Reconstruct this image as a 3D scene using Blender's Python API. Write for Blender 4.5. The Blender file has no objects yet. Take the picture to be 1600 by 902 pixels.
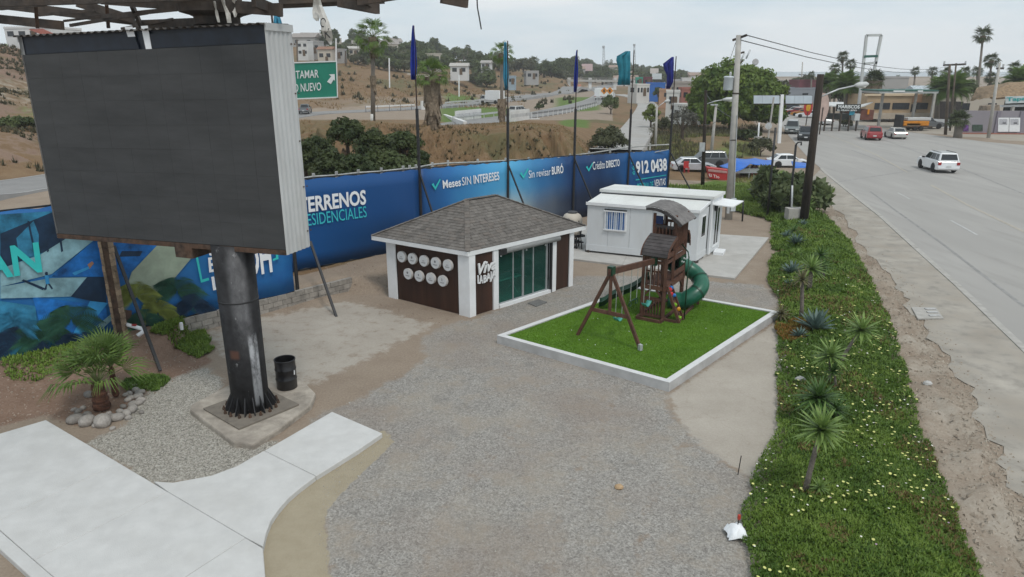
import bpy, math, random
import numpy as np
from mathutils import Vector, Matrix
random.seed(7); np.random.seed(7)
SC = bpy.context.scene
COL = SC.collection
R = math.radians
# ---------------------------------------------------------------- camera, sky, sun, exposure
F, CX, CY, HOR, CAMH = 1100.0, 800.0, 451.0, 110.0, 9.0
PITCH = math.atan((CY - HOR) / F)
cam = bpy.data.cameras.new("camera"); camo = bpy.data.objects.new("camera", cam); COL.objects.link(camo)
camo.location = (0, 0, CAMH); camo.rotation_euler = (math.pi / 2 - PITCH, 0, 0)
cam.sensor_width = 36; cam.lens = 36 * F / 1600; cam.clip_start = 0.1; cam.clip_end = 30000
SC.camera = camo
SC.view_settings.view_transform = 'Standard'; SC.view_settings.look = 'None'
SC.cycles.volume_bounces = 2; SC.cycles.transparent_max_bounces = 12
SC.view_settings.gamma = 1; SC.view_settings.exposure = 0.04
SUN_EL, SUN_AZ = R(58), R(150)
w = bpy.data.worlds.new("World"); SC.world = w; w.use_nodes = True
nt = w.node_tree; nt.nodes.clear()
def N(t, **k):
    n = nt.nodes.new(t)
    for a, b in k.items(): setattr(n, a, b)
    return n
out = N('ShaderNodeOutputWorld'); bg = N('ShaderNodeBackground'); bg2 = N('ShaderNodeBackground'); mixs = N('ShaderNodeMixShader')
sky = N('ShaderNodeTexSky', sky_type='NISHITA', sun_disc=False, sun_elevation=SUN_EL, sun_rotation=SUN_AZ, air_density=1.0, dust_density=2.0)
bg.inputs[1].default_value = 0.09
tc = N('ShaderNodeTexCoord'); mp = N('ShaderNodeMapping'); mp.inputs['Scale'].default_value = (1.2, 1.2, 5.5)
n1 = N('ShaderNodeTexNoise'); n1.inputs['Scale'].default_value = 2.8; n1.inputs['Detail'].default_value = 6; n1.inputs['Roughness'].default_value = .52
cr = N('ShaderNodeValToRGB'); e = cr.color_ramp.elements
e[0].position = .32; e[0].color = (.60, .735, .825, 1); e[1].position = .64; e[1].color = (.87, .915, .945, 1)
L = nt.links.new
L(tc.outputs['Generated'], mp.inputs[0]); L(mp.outputs[0], n1.inputs['Vector']); L(n1.outputs['Fac'], cr.inputs[0])
L(sky.outputs[0], bg.inputs[0]); L(cr.outputs[0], bg2.inputs[0]); bg2.inputs[1].default_value = 1.0
mixs.inputs[0].default_value = .93
L(bg.outputs[0], mixs.inputs[1]); L(bg2.outputs[0], mixs.inputs[2]); L(mixs.outputs[0], out.inputs[0])
sl = bpy.data.lights.new("sun", 'SUN'); sl.energy = 1.5; sl.angle = R(12); sl.color = (1, .96, .9)
so = bpy.data.objects.new("sun", sl); COL.objects.link(so)
so.rotation_euler = (math.pi / 2 - SUN_EL, 0, math.pi - SUN_AZ)
so.location = (0, -20, 60)

# ---------------------------------------------------------------- surveying: pixel of the photo -> point of the place
_c, _s = math.cos(PITCH), math.sin(PITCH)
def ray(px, py):
    u = (px - CX) / F; v = (CY - py) / F
    return Vector((u, _c + v * _s, -_s + v * _c))
def G(px, py, z=0.0):
    r = ray(px, py); t = (z - CAMH) / r.z; return Vector((r.x * t, r.y * t, z))
def D(px, py, d):
    r = ray(px, py); t = d / r.y; return Vector((r.x * t, d, CAMH + r.z * t))
def PL(px, py, A, B):
    """point of the vertical plane through A and B"""
    n = Vector((B[1] - A[1], -(B[0] - A[0]), 0)); r = ray(px, py)
    t = (n.x * A[0] + n.y * A[1]) / (n.x * r.x + n.y * r.y)
    return Vector((r.x * t, r.y * t, CAMH + r.z * t))
def ZAT(p, py):
    """height over the ground point p that shows at row py"""
    r = ray(CX, py); return CAMH + r.z * p[1] / r.y

# ---------------------------------------------------------------- materials
MATS = {}
def lin(c):
    c = c / 255.0
    return c / 12.92 if c <= .04045 else ((c + .055) / 1.055) ** 2.4
def srgb(r, g, b): return (lin(r), lin(g), lin(b), 1)
def mat(name, col, rough=.7, var=.15, scale=6.0, bump=0.0, bscale=None, metal=0.0, spec=.4, col2=None, stretch=(1, 1, 1), detail=5, dirt=None, dscale=.7, damt=.5, rand=0.0):
    """procedural surface: base colour, noise variation, optional second colour in larger patches, bump"""
    if name in MATS: return MATS[name]
    m = bpy.data.materials.new(name); m.use_nodes = True; t = m.node_tree; n = t.nodes; l = t.links.new
    b = n['Principled BSDF']; b.inputs['Roughness'].default_value = rough; b.inputs['Metallic'].default_value = metal
    b.inputs['Specular IOR Level'].default_value = spec
    c = n.new('ShaderNodeTexCoord'); mp = n.new('ShaderNodeMapping'); mp.inputs['Scale'].default_value = stretch
    l(c.outputs['Object'], mp.inputs[0])
    no = n.new('ShaderNodeTexNoise'); no.inputs['Scale'].default_value = scale; no.inputs['Detail'].default_value = detail; no.inputs['Roughness'].default_value = .62
    l(mp.outputs[0], no.inputs['Vector'])
    col = tuple(col[:3])
    lo = tuple(max(0, x * (1 - var * 1.6)) for x in col) + (1,); hi = tuple(x * (1 + var * 1.2) for x in col) + (1,)
    if col2: hi = tuple(col2[:3]) + (1,); lo = col + (1,)
    rp = n.new('ShaderNodeValToRGB'); rp.color_ramp.elements[0].position = .3; rp.color_ramp.elements[1].position = .7
    rp.color_ramp.elements[0].color = lo; rp.color_ramp.elements[1].color = hi
    l(no.outputs['Fac'], rp.inputs[0]); src = rp.outputs[0]
    if dirt:
        n2 = n.new('ShaderNodeTexNoise'); n2.inputs['Scale'].default_value = dscale; n2.inputs['Detail'].default_value = 7; n2.inputs['Roughness'].default_value = .65
        l(mp.outputs[0], n2.inputs['Vector'])
        r2 = n.new('ShaderNodeMapRange'); r2.inputs[1].default_value = .45; r2.inputs[2].default_value = .72; r2.inputs[4].default_value = damt
        l(n2.outputs['Fac'], r2.inputs[0])
        mx = n.new('ShaderNodeMix'); mx.data_type = 'RGBA'; l(r2.outputs[0], mx.inputs[0]); l(src, mx.inputs[6]); mx.inputs[7].default_value = tuple(dirt[:3]) + (1,)
        src = mx.outputs[2]
    if rand:
        oi = n.new('ShaderNodeObjectInfo'); hs = n.new('ShaderNodeHueSaturation')
        mr = n.new('ShaderNodeMapRange'); mr.inputs[3].default_value = 1 - rand; mr.inputs[4].default_value = 1 + rand
        l(oi.outputs['Random'], mr.inputs[0]); l(mr.outputs[0], hs.inputs['Value']); l(src, hs.inputs['Color']); src = hs.outputs[0]
    l(src, b.inputs['Base Color'])
    if bump:
        n3 = n.new('ShaderNodeTexNoise'); n3.inputs['Scale'].default_value = bscale or scale * 4; n3.inputs['Detail'].default_value = 6
        l(mp.outputs[0], n3.inputs['Vector'])
        bp = n.new('ShaderNodeBump'); bp.inputs['Strength'].default_value = bump; bp.inputs['Distance'].default_value = .03
        l(n3.outputs['Fac'], bp.inputs['Height']); l(bp.outputs[0], b.inputs['Normal'])
    MATS[name] = m; return m
def leafmat(name, c1, c2, rough=.55, trans=.25, scale=3.0):
    """foliage: two greens mixed by noise in space and per object, some light through the leaf"""
    if name in MATS: return MATS[name]
    m = mat(name, c1, rough, scale=scale, col2=c2, detail=3, spec=.3, rand=.15)
    t = m.node_tree; n = t.nodes; l = t.links.new; b = n['Principled BSDF']
    tr = n.new('ShaderNodeBsdfTranslucent'); tr.inputs[0].default_value = tuple(x * 1.2 for x in c2[:3]) + (1,)
    mx = n.new('ShaderNodeMixShader'); mx.inputs[0].default_value = trans
    l(b.outputs[0], mx.inputs[1]); l(tr.outputs[0], mx.inputs[2]); l(mx.outputs[0], n['Material Output'].inputs[0])
    return m
def glassmat(name, col, rough=.06, alpha=.75, tint=None):
    """tinted pane: glossy coat over a partly see-through tint"""
    if name in MATS: return MATS[name]
    m = bpy.data.materials.new(name); m.use_nodes = True; t = m.node_tree; n = t.nodes; l = t.links.new
    b = n['Principled BSDF']; b.inputs['Base Color'].default_value = tuple(col[:3]) + (1,); b.inputs['Roughness'].default_value = rough
    b.inputs['Specular IOR Level'].default_value = .6
    no = n.new('ShaderNodeTexNoise'); no.inputs['Scale'].default_value = 1.5
    bp = n.new('ShaderNodeBump'); bp.inputs['Strength'].default_value = .02; l(no.outputs['Fac'], bp.inputs['Height']); l(bp.outputs[0], b.inputs['Normal'])
    tr = n.new('ShaderNodeBsdfTransparent'); tr.inputs[0].default_value = (tint or tuple(min(1, x * 2.2 + .2) for x in col[:3])) + (1,)
    mx = n.new('ShaderNodeMixShader'); mx.inputs[0].default_value = alpha
    l(tr.outputs[0], mx.inputs[1]); l(b.outputs[0], mx.inputs[2]); l(mx.outputs[0], n['Material Output'].inputs[0])
    MATS[name] = m; return m

# ---------------------------------------------------------------- mesh builder
class MB:
    def __init__(s): s.v = []; s.f = []; s.mi = []; s.m = 0
    def add(s, vs, fs):
        o = len(s.v); s.v.extend(tuple(v) for v in vs)
        for f in fs: s.f.append(tuple(i + o for i in f)); s.mi.append(s.m)
        return s
    def box(s, c, size, rz=0.0, M=None):
        x, y, z = (k / 2 for k in size)
        vs = [Vector(p) for p in ((-x,-y,-z),(x,-y,-z),(x,y,-z),(-x,y,-z),(-x,-y,z),(x,-y,z),(x,y,z),(-x,y,z))]
        if M is not None: vs = [M @ v for v in vs]
        elif rz:
            m = Matrix.Rotation(rz, 3, 'Z'); vs = [m @ v for v in vs]
        c = Vector(c); return s.add([v + c for v in vs], BOXF)
    def beam(s, a, b, w, h, up=(0, 0, 1)):
        """rectangular bar from a to b, w across, h along up"""
        a = Vector(a); b = Vector(b); t = (b - a).normalized(); up = Vector(up)
        if abs(t.dot(up)) > .98: up = Vector((0, 1, 0)) if abs(t.y) < .9 else Vector((1, 0, 0))
        x = t.cross(up).normalized(); y = x.cross(t).normalized()
        vs = []
        for p in (a, b):
            for i, j in ((-1,-1),(1,-1),(1,1),(-1,1)): vs.append(p + x * (i * w / 2) + y * (j * h / 2))
        return s.add(vs, [(0,1,2,3),(7,6,5,4),(0,4,5,1),(1,5,6,2),(2,6,7,3),(3,7,4,0)])
    def tube(s, pts, r, n=8, cap=True):
        pts = [Vector(p) for p in pts]; k = len(pts)
        rs = r if isinstance(r, (list, tuple)) else [r] * k
        vs = []; px = None
        for i, p in enumerate(pts):
            t = (pts[min(i + 1, k - 1)] - pts[max(i - 1, 0)]).normalized()
            if px is None:
                a = Vector((0, 0, 1)) if abs(t.z) < .9 else Vector((1, 0, 0)); px = t.cross(a).normalized()
            else:
                px = (px - t * px.dot(t)).normalized()
            py = t.cross(px)
            for j in range(n):
                q = 2 * math.pi * j / n; vs.append(p + (px * math.cos(q) + py * math.sin(q)) * rs[i])
        fs = [(i*n+j, i*n+(j+1)%n, (i+1)*n+(j+1)%n, (i+1)*n+j) for i in range(k-1) for j in range(n)]
        if cap: fs += [tuple(range(n))[::-1], tuple((k-1)*n + j for j in range(n))]
        return s.add(vs, fs)
    def lathe(s, prof, c=(0, 0, 0), n=16, cap=True):
        c = Vector(c); vs = []
        for r, z in prof:
            for j in range(n):
                q = 2 * math.pi * j / n; vs.append(c + Vector((r * math.cos(q), r * math.sin(q), z)))
        k = len(prof); fs = [(i*n+j, i*n+(j+1)%n, (i+1)*n+(j+1)%n, (i+1)*n+j) for i in range(k-1) for j in range(n)]
        if cap: fs += [tuple(range(n))[::-1], tuple((k-1)*n + j for j in range(n))]
        return s.add(vs, fs)
    def prism(s, poly, d, flip=False):
        """polygon (3-D points) swept along the vector d"""
        k = len(poly); p = [Vector(q) for q in poly]; d = Vector(d)
        return s.add(p + [q + d for q in p], [tuple(range(k))[::-1], tuple(range(k, 2*k))] + [(i, (i+1)%k, (i+1)%k+k, i+k) for i in range(k)])
    def poly(s, pts): return s.add(pts, [tuple(range(len(pts)))])
    def blob(s, c, r, sub=1, jit=.18):
        vs, fs = ICO[sub]; c = Vector(c); r = Vector(r) if hasattr(r, '__len__') else Vector((r, r, r))
        return s.add([c + Vector((v[0]*r.x, v[1]*r.y, v[2]*r.z)) * (1 + random.uniform(-jit, jit)) for v in vs], fs)
    def grid(s, P, nu, nv):
        return s.add(P, [(i*nv+j, (i+1)*nv+j, (i+1)*nv+j+1, i*nv+j+1) for i in range(nu-1) for j in range(nv-1)])
    def mesh(s, name, mats, smooth=False):
        me = bpy.data.meshes.new(name); me.from_pydata([tuple(v) for v in s.v], [], s.f)
        for m in (mats if isinstance(mats, (list, tuple)) else [mats]): me.materials.append(m)
        if any(s.mi): me.polygons.foreach_set('material_index', s.mi)
        if smooth: me.polygons.foreach_set('use_smooth', [True] * len(s.f))
        me.update(); return me
    def build(s, name, mats, parent=None, smooth=False, local=False, loc=None):
        """one mesh object; vertices are in world space unless local"""
        return put(name, s.mesh(name, mats, smooth), parent, local, loc)
BOXF = [(0,3,2,1),(4,5,6,7),(0,1,5,4),(1,2,6,5),(2,3,7,6),(3,0,4,7)]
def _ico():
    t = (1 + 5 ** .5) / 2; vs = [Vector(v).normalized() for v in ((-1,t,0),(1,t,0),(-1,-t,0),(1,-t,0),(0,-1,t),(0,1,t),(0,-1,-t),(0,1,-t),(t,0,-1),(t,0,1),(-t,0,-1),(-t,0,1))]
    fs = [(0,11,5),(0,5,1),(0,1,7),(0,7,10),(0,10,11),(1,5,9),(5,11,4),(11,10,2),(10,7,6),(7,1,8),(3,9,4),(3,4,2),(3,2,6),(3,6,8),(3,8,9),(4,9,5),(2,4,11),(6,2,10),(8,6,7),(9,8,1)]
    res = [(vs, fs)]
    for _ in range(2):
        vs = list(vs); mid = {}; nf = []
        def md(a, b):
            k = (min(a, b), max(a, b))
            if k not in mid: vs.append(((vs[a] + vs[b]) / 2).normalized()); mid[k] = len(vs) - 1
            return mid[k]
        for a, b, c in fs:
            x, y, z = md(a, b), md(b, c), md(c, a); nf += [(a,x,z),(b,y,x),(c,z,y),(x,y,z)]
        fs = nf; res.append((vs, fs))
    return res
ICO = _ico()
PM = {}
def put(name, me, parent=None, local=False, loc=None):
    o = bpy.data.objects.new(name, me); COL.objects.link(o)
    if parent is not None:
        o.parent = parent
        if not local:
            M = mw(parent); o.matrix_parent_inverse = Matrix.Identity(4); o.matrix_basis = M.inverted()
        elif loc is not None: o.location = loc
    elif loc is not None: o.location = loc
    return o
def mw(o):
    M = Matrix.LocRotScale(o.location, o.rotation_euler, o.scale) if o.rotation_mode != 'QUATERNION' else o.matrix_basis
    M = o.matrix_basis
    return (mw(o.parent) @ o.matrix_parent_inverse @ M) if o.parent else M
def tag(o, label=None, cat=None, group=None, kind=None):
    if label: o['label'] = label
    if cat: o['category'] = cat
    if group: o['group'] = group
    if kind: o['kind'] = kind
    return o
def thing(name, label, cat, loc=(0, 0, 0), rz=0.0, group=None):
    o = bpy.data.objects.new(name, None); COL.objects.link(o); o.empty_display_size = .2
    o.location = loc; o.rotation_euler = (0, 0, rz); return tag(o, label, cat, group)
def struct(o): o['kind'] = 'structure'; return o
def stuff(o): o['kind'] = 'stuff'; return o
def copy_tree(o, parent=None):
    c = o.copy(); COL.objects.link(c)
    if parent is not None: c.parent = parent
    for ch in o.children: copy_tree(ch, c)
    return c
TEXTC = {}
def textmesh(txt, bold=0.0, shear=0.0, space=1.0):
    """lettering as outline geometry, normalised: returns vertices (0..1, 0..1), faces, aspect"""
    k = (txt, bold, shear)
    if k in TEXTC: return TEXTC[k]
    cu = bpy.data.curves.new('t', 'FONT'); cu.body = txt; cu.offset = bold; cu.shear = shear; cu.space_character = space; cu.resolution_u = 3
    o = bpy.data.objects.new('t', cu); COL.objects.link(o)
    dg = bpy.context.evaluated_depsgraph_get(); me = bpy.data.meshes.new_from_object(o.evaluated_get(dg))
    vs = [tuple(v.co) for v in me.vertices]; fs = [tuple(p.vertices) for p in me.polygons]
    bpy.data.objects.remove(o); bpy.data.curves.remove(cu); bpy.data.meshes.remove(me)
    x0 = min(v[0] for v in vs); x1 = max(v[0] for v in vs); y0 = min(v[1] for v in vs); y1 = max(v[1] for v in vs)
    r = ([((v[0]-x0)/(x1-x0), (v[1]-y0)/(y1-y0)) for v in vs], fs, (x1-x0)/(y1-y0)); TEXTC[k] = r; return r
def lettering(txt, p00, p10, p01, off, m, parent, name='lettering', bold=0.01, shear=0.0, depth=.0):
    """text filling the parallelogram p00 (lower left), p10 (lower right), p01 (upper left), pushed out by off"""
    vs, fs, _ = textmesh(txt, bold, shear); p00 = Vector(p00); a = Vector(p10) - p00; b = Vector(p01) - p00; off = Vector(off)
    mb = MB(); P = [p00 + a * x + b * y + off for x, y in vs]
    mb.add(P, fs)
    if depth:
        dn = off.normalized() * depth; k = len(P); mb.v = []; mb.f = []; mb.mi = []
        edges = {}
        for f in fs:
            for i in range(len(f)):
                e_ = (f[i], f[(i+1) % len(f)]); edges[e_] = 1
        side = [(i, j, j + k, i + k) for (i, j) in edges if (j, i) not in edges]
        mb.add(P + [p + dn for p in P], [tuple(i + k for i in f) for f in fs] + side)
    return mb.build(name, m, parent)
def lerp(a, b, t): return a + (b - a) * t
# ---------------------------------------------------------------- terrain
def zf(d, py): return CAMH - d * (py - HOR) / F
PROF = {  # bearing (photo column at the horizon): (distance, height) of foot, bank foot, crest, crest back, road near, road far, hill foot, hill, hill, top, far
 -900: [(12,0),(14,.3),(15.5,.5),(17,.5),(19,.5),(27,.5),(29,1),(35,4),(46,9),(70,14),(300,16)],
 -300: [(17,0),(20,.3),(24,.4),(27,.4),(30,.5),(43,.5),(45,1),(52,3.2),(64,3.4),(86,9.5),(130,15)],
 0: [(22,0),(27,.2),(34,.3),(38,.4),(43,.5),(60,.5),(62.5,1.2),(72,zf(72,200)),(87,zf(87,190)),(114,zf(114,110)),(152,14.2)],
 90: [(23,0),(28,.3),(36,.5),(42,.6),(48,.5),(72,.5),(75,1.2),(86,3.2),(100,4),(132,zf(132,105)),(185,16.5)],
 250: [(26,.2),(32,1),(42,2),(50,2),(60,.5),(106,.5),(110,1.5),(128,4),(152,7),(195,13),(300,18)],
 470: [(29.5,.6),(38,1.2),(64,3.4),(76,zf(76,184)),(96,.5),(152,.5),(155,1),(173,zf(173,152)),(194,zf(194,128)),(262,zf(262,98)),(350,zf(350,76))],
 600: [(33.1,.5),(46,2.0),(56,zf(56,198)),(66,zf(66,186)),(88,.5),(168,.5),(172,1),(198,zf(198,150)),(222,zf(222,126)),(300,zf(300,98)),(390,zf(390,84))],
 700: [(35.8,.4),(49,2.2),(56,zf(56,203)),(62,zf(62,193)),(94,.5),(176,.5),(180,.8),(215,zf(215,146)),(255,zf(255,124)),(330,zf(330,108)),(430,zf(430,95))],
 800: [(39,.3),(51,2.4),(56,zf(56,199)),(61,zf(61,191)),(108,.4),(214,.4),(220,.8),(262,zf(262,142)),(310,zf(310,128)),(380,zf(380,116)),(530,zf(530,106))],
 880: [(42,.2),(54,1.8),(60,zf(60,206)),(68,zf(68,196)),(118,.4),(258,.4),(264,.8),(290,zf(290,143)),(330,zf(330,125)),(430,zf(430,117)),(640,zf(640,108))],
 935: [(44.3,.2),(56,.6),(66,.9),(78,.9),(140,.5),(380,.4),(400,.5),(440,1),(520,1.6),(650,5),(850,10)],
 1000: [(47.4,.1),(58,.2),(66,.1),(80,0),(110,0),(400,.3),(420,.4),(470,.6),(560,1),(700,5),(880,8.5)],
 1060: [(50.7,.1),(60,.1),(75,.2),(92,.5),(110,.3),(400,.2),(420,.2),(470,.3),(560,.4),(700,0),(880,-3)],
 1120: [(57,0),(62,0),(78,.2),(92,.6),(110,.3),(400,0),(420,0),(470,0),(560,-1),(700,-4),(880,-10)],
 1200: [(60,0),(66,0),(80,0),(95,0),(112,0),(300,0),(420,0),(470,0),(560,0),(700,-3),(880,-8)],
 2600: [(60,0),(66,0),(80,0),(95,0),(112,0),(300,0),(420,0),(470,0),(560,0),(700,0),(880,0)],
}
_pk = sorted(PROF); _pu = np.array([(p - 800) / 1152.0 for p in _pk])
_pd = np.array([[q[0] for q in PROF[p]] for p in _pk]); _pz = np.array([[q[1] for q in PROF[p]] for p in _pk])
def vnoise(x, y, seed=0):
    xi = np.floor(x).astype(np.int64); yi = np.floor(y).astype(np.int64); fx = x - xi; fy = y - yi
    fx = fx*fx*(3-2*fx); fy = fy*fy*(3-2*fy)
    def h(a, b):
        k = (a * 374761393 + b * 668265263 + seed * 974634421) & 0xffffffff
        k = ((k ^ (k >> 13)) * 1274126177) & 0xffffffff
        return ((k ^ (k >> 16)) & 0xffff) / 65535.0
    return (h(xi,yi)*(1-fx)+h(xi+1,yi)*fx)*(1-fy) + (h(xi,yi+1)*(1-fx)+h(xi+1,yi+1)*fx)*fy
def fbm(x, y, oct=4, seed=0):
    s = 0; a = 1; t = 0
    for i in range(oct): s = s + a * vnoise(x, y, seed + i); t += a; a *= .5; x = x * 2.03 + 11.3; y = y * 2.03 + 5.7
    return s / t
def sdist(P, x, y):
    """signed distance to a polygon, positive inside"""
    d = np.full(x.shape, 1e9); ins = np.zeros(x.shape, bool); n = len(P)
    for i in range(n):
        ax, ay = P[i][0], P[i][1]; bx, by = P[(i+1) % n][0], P[(i+1) % n][1]
        ex, ey = bx - ax, by - ay; t = np.clip(((x-ax)*ex + (y-ay)*ey) / (ex*ex + ey*ey + 1e-9), 0, 1)
        d = np.minimum(d, np.hypot(x - ax - t*ex, y - ay - t*ey))
        c = ((ay > y) != (by > y)) & (x < (bx-ax) * (y-ay) / (by - ay + 1e-12) + ax); ins ^= c
    return np.where(ins, d, -d)
def sstep(a, b, x):
    t = np.clip((x - a) / (b - a), 0, 1); return t*t*(3-2*t)
def gp(*px): return [tuple(G(a, b)[:2]) for a, b in px]
ROADS = {}
def rawz(x, y):
    x = np.asarray(x, float); y = np.asarray(y, float)
    d = np.maximum(y, 1.0); u = np.where(y > 1, x / d, 3.0 * np.sign(x)); u = np.clip(u, _pu[0], _pu[-1])
    k = np.clip(np.searchsorted(_pu, u) - 1, 0, len(_pu) - 2); t = (u - _pu[k]) / (_pu[k+1] - _pu[k])
    sh = x.shape; k = k.ravel(); t = t.ravel()[:, None]; d = d.ravel()
    pd = _pd[k]*(1-t) + _pd[k+1]*t; pz = _pz[k]*(1-t) + _pz[k+1]*t
    z = np.where(d < pd[:, 0], pz[:, 0] * np.clip(1 - (pd[:, 0] - d) / 3.0, 0, 1), 0.0)
    bank = np.zeros_like(z); hill = np.zeros_like(z)
    for i in range(pd.shape[1] - 1):
        m = (d >= pd[:, i]) & (d < pd[:, i+1]); q = (d - pd[:, i]) / (pd[:, i+1] - pd[:, i] + 1e-9)
        q = q*q*(3-2*q) if i not in (1, 6, 7, 8) else q
        z = np.where(m, pz[:, i]*(1-q) + pz[:, i+1]*q, z)
        if i in (0, 1, 2): bank = np.where(m, np.clip((pz[:, 2] - .8) / 2, 0, 1) * (1 if i == 1 else .35), bank)
        if i >= 6: hill = np.where(m, np.clip((pz[:, i+1]-.5)/3, 0, 1), hill)
    far = d > pd[:, -1]; z = np.where(far, pz[:, -1], z)
    hill = np.where(far, 1, hill)
    return z.reshape(sh), bank.reshape(sh), hill.reshape(sh), d.reshape(sh), u
def terrain(x, y):
    z, bank, hill, d, u = rawz(x, y)
    gully = fbm(x*1.9 + y*.4, y*.14, 4, 3) - .5
    z = z + bank * (gully * 2.6 + (fbm(x*.9, y*.9, 4, 8) - .5) * 1.1 - .25 * np.abs(fbm(x*.6 + y*.1, y*.1, 3, 31) - .5) * 6 * .5)
    z = z + hill * (fbm(x*.33 + y*.1, y*.2, 4, 44) - .5) * 1.3
    z = z + hill * ((fbm(x*.05, y*.05, 4, 21) - .5) * np.clip(d*.012, .5, 6) + (fbm(x*.11+y*.05, y*.02, 3, 5) - .5) * np.clip(d*.008, .3, 2.0))
    return z
def H(x, y): return float(terrain(np.array([x]), np.array([y]))[0])
def HIT(px, py, d0=12.0, d1=1500.0):
    """where the line of sight through a pixel meets the terrain"""
    r = ray(px, py); ds = np.geomspace(d0, d1, 1600); x = r.x * ds / r.y; zz = CAMH + r.z * ds / r.y
    below = zz < terrain(x, ds)
    i = int(np.argmax(below)) if below.any() else len(ds) - 1
    return Vector((x[i], ds[i], H(x[i], ds[i])))
def ON(px, d):
    """terrain point at distance d under photo column px (measured near the horizon)"""
    x = (px - 800) / 1152.0 * d; return Vector((x, d, H(x, d)))

# outlines on the lot (photo pixels -> ground)
STRIP_L = [(1200,345),(1209,349),(1209,392),(1228,394),(1208,402),(1203,440),(1221,473),(1219,517),(1220,565),(1225,627),(1218,680),(1200,721),(1188,751),(1175,801),(1168,846),(1183,899),(1210,990)]
STRIP_R = [(1570,990),(1520,897),(1488,816),(1452,731),(1432,665),(1415,607),(1395,535),(1363,452),(1347,425),(1325,383),(1298,350),(1268,322),(1262,310)]
SHO = [(1268,300),(1288,308),(1322,341),(1350,386),(1407,446),(1420,477),(1475,550),(1523,617),(1543,677),(1600,776),(1700,920)]
CURB = [(1283,264),(1290,271),(1330,303),(1375,338),(1430,388),(1498,449),(1548,497),(1600,547),(1760,700)]
P_strip = gp(*STRIP_L, *STRIP_R)
P_shoulder = gp(*SHO, (1760,700), (1600,547),(1548,497),(1498,449),(1430,388),(1375,338),(1330,303),(1290,271),(1275,262),(1262,285))
P_gravel = gp((752,497),(690,510),(660,530),(668,560),(640,582),(565,625),(500,648),(470,690),(520,720),(505,800),(512,902),(520,1100),(1250,1100),(1185,902),(1165,846),(1175,800),(1180,752),(1150,742),(1085,690),(1040,640),(1040,615),(1210,500),(1215,470),(1190,446),(985,432),(900,432))
P_sand = gp((600,672),(618,690),(545,760),(508,800),(512,850),(516,902),(520,1000),(405,1000),(405,850),(450,770),(530,715))
P_lgrav = gp((245,756),(140,690),(200,665),(205,640),(250,600),(320,575),(350,600),(300,645),(372,700),(430,690),(400,725),(330,745))
P_conc = gp((1047,615),(1130,560),(1217,500),(1225,560),(1226,640),(1215,690),(1200,722),(1185,752),(1160,738),(1085,695),(1060,660))
P_conc2 = gp((300,520),(400,495),(545,465),(600,478),(645,492),(700,505),(600,560),(490,610),(460,640),(400,640),(330,560))
P_red = gp((-100,590),(0,560),(120,530),(300,535),(330,565),(250,605),(200,640),(120,665),(70,650),(-100,690))
P_dirtk = gp((470,445),(600,400),(612,470),(740,500),(690,512),(640,495),(560,470))
P_lot2 = gp((1120,434),(1205,372),(1130,362),(1200,345),(1240,400),(1205,440),(1215,470),(1150,455))
P_green = gp((1300,300),(1250,345),(1200,343),(1145,330),(1132,318),(1000,318),(900,330),(900,300),(1050,296),(1110,281),(1180,285),(1220,262))
P_verge = gp(*STRIP_R[:-2], *SHO)
P_yard = gp((1060,262),(1100,250),(1240,245),(1260,262),(1200,290),(1100,282))
P_valley = [ON(940,70)[:2], ON(965,62)[:2], ON(1010,62)[:2], ON(1040,85)[:2], ON(1025,120)[:2], ON(1035,230)[:2], ON(1000,260)[:2], ON(985,190)[:2], ON(975,110)[:2]]
fine_x = np.arange(-21, 24.01, .2); fine_y = np.arange(7, 66.01, .24)
def spaced(a, s0, k, n):
    r = [a]
    s = s0
    for _ in range(n): s *= k; r.append(r[-1] + s)
    return r[1:]
gx = np.array([-v for v in spaced(21, .25, 1.055, 95)][::-1] + list(fine_x) + spaced(24, .25, 1.055, 95))
gy = np.array([-80, -60, -40, -25, -15, -8, -3, 0, 2, 4, 5.5] + list(fine_y) + spaced(66, .3, 1.028, 165))
gx[0] = -4000; gx[1] = -1500; gx[-1] = 4000; gx[-2] = 1500
X, Y = np.meshgrid(gx, gy)
Z = terrain(X, Y)
P_lot = [(-60,-30),(21,-30),(21.5,2)] + gp(*SHO[::-1]) + [(24,66),(-60,66)]
Z = Z + (fbm(X*.5, Y*.5, 4, 77) - .5) * .06 * (sdist(P_lot, X, Y) > .3)
# raised soil behind the block wall, running up to the banner fence
P_berm = [tuple(G(a, b, .6)[:2]) for a, b in ((-900,820),(-300,640),(0,575),(150,540),(285,503))] + [tuple(G(a, b)[:2]) for a, b in ((290,524),(420,491),(552,455))] + [(-6.2,29.6),(-5.5,31.5),(-3,36),(-8,33),(-30,30)]
sdb = sdist(P_berm, X, Y); bw = np.where(X < -11.6, 2.6, .35)
bw = np.where((Y > 28.4), 1.5, bw)
Z = np.maximum(Z, .62 * np.clip(1 + np.clip(sdb - np.where(bw < 1, .42, 0), -9, 0) / bw, 0, 1))
sd_strip = sdist(P_strip, X, Y)
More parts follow.
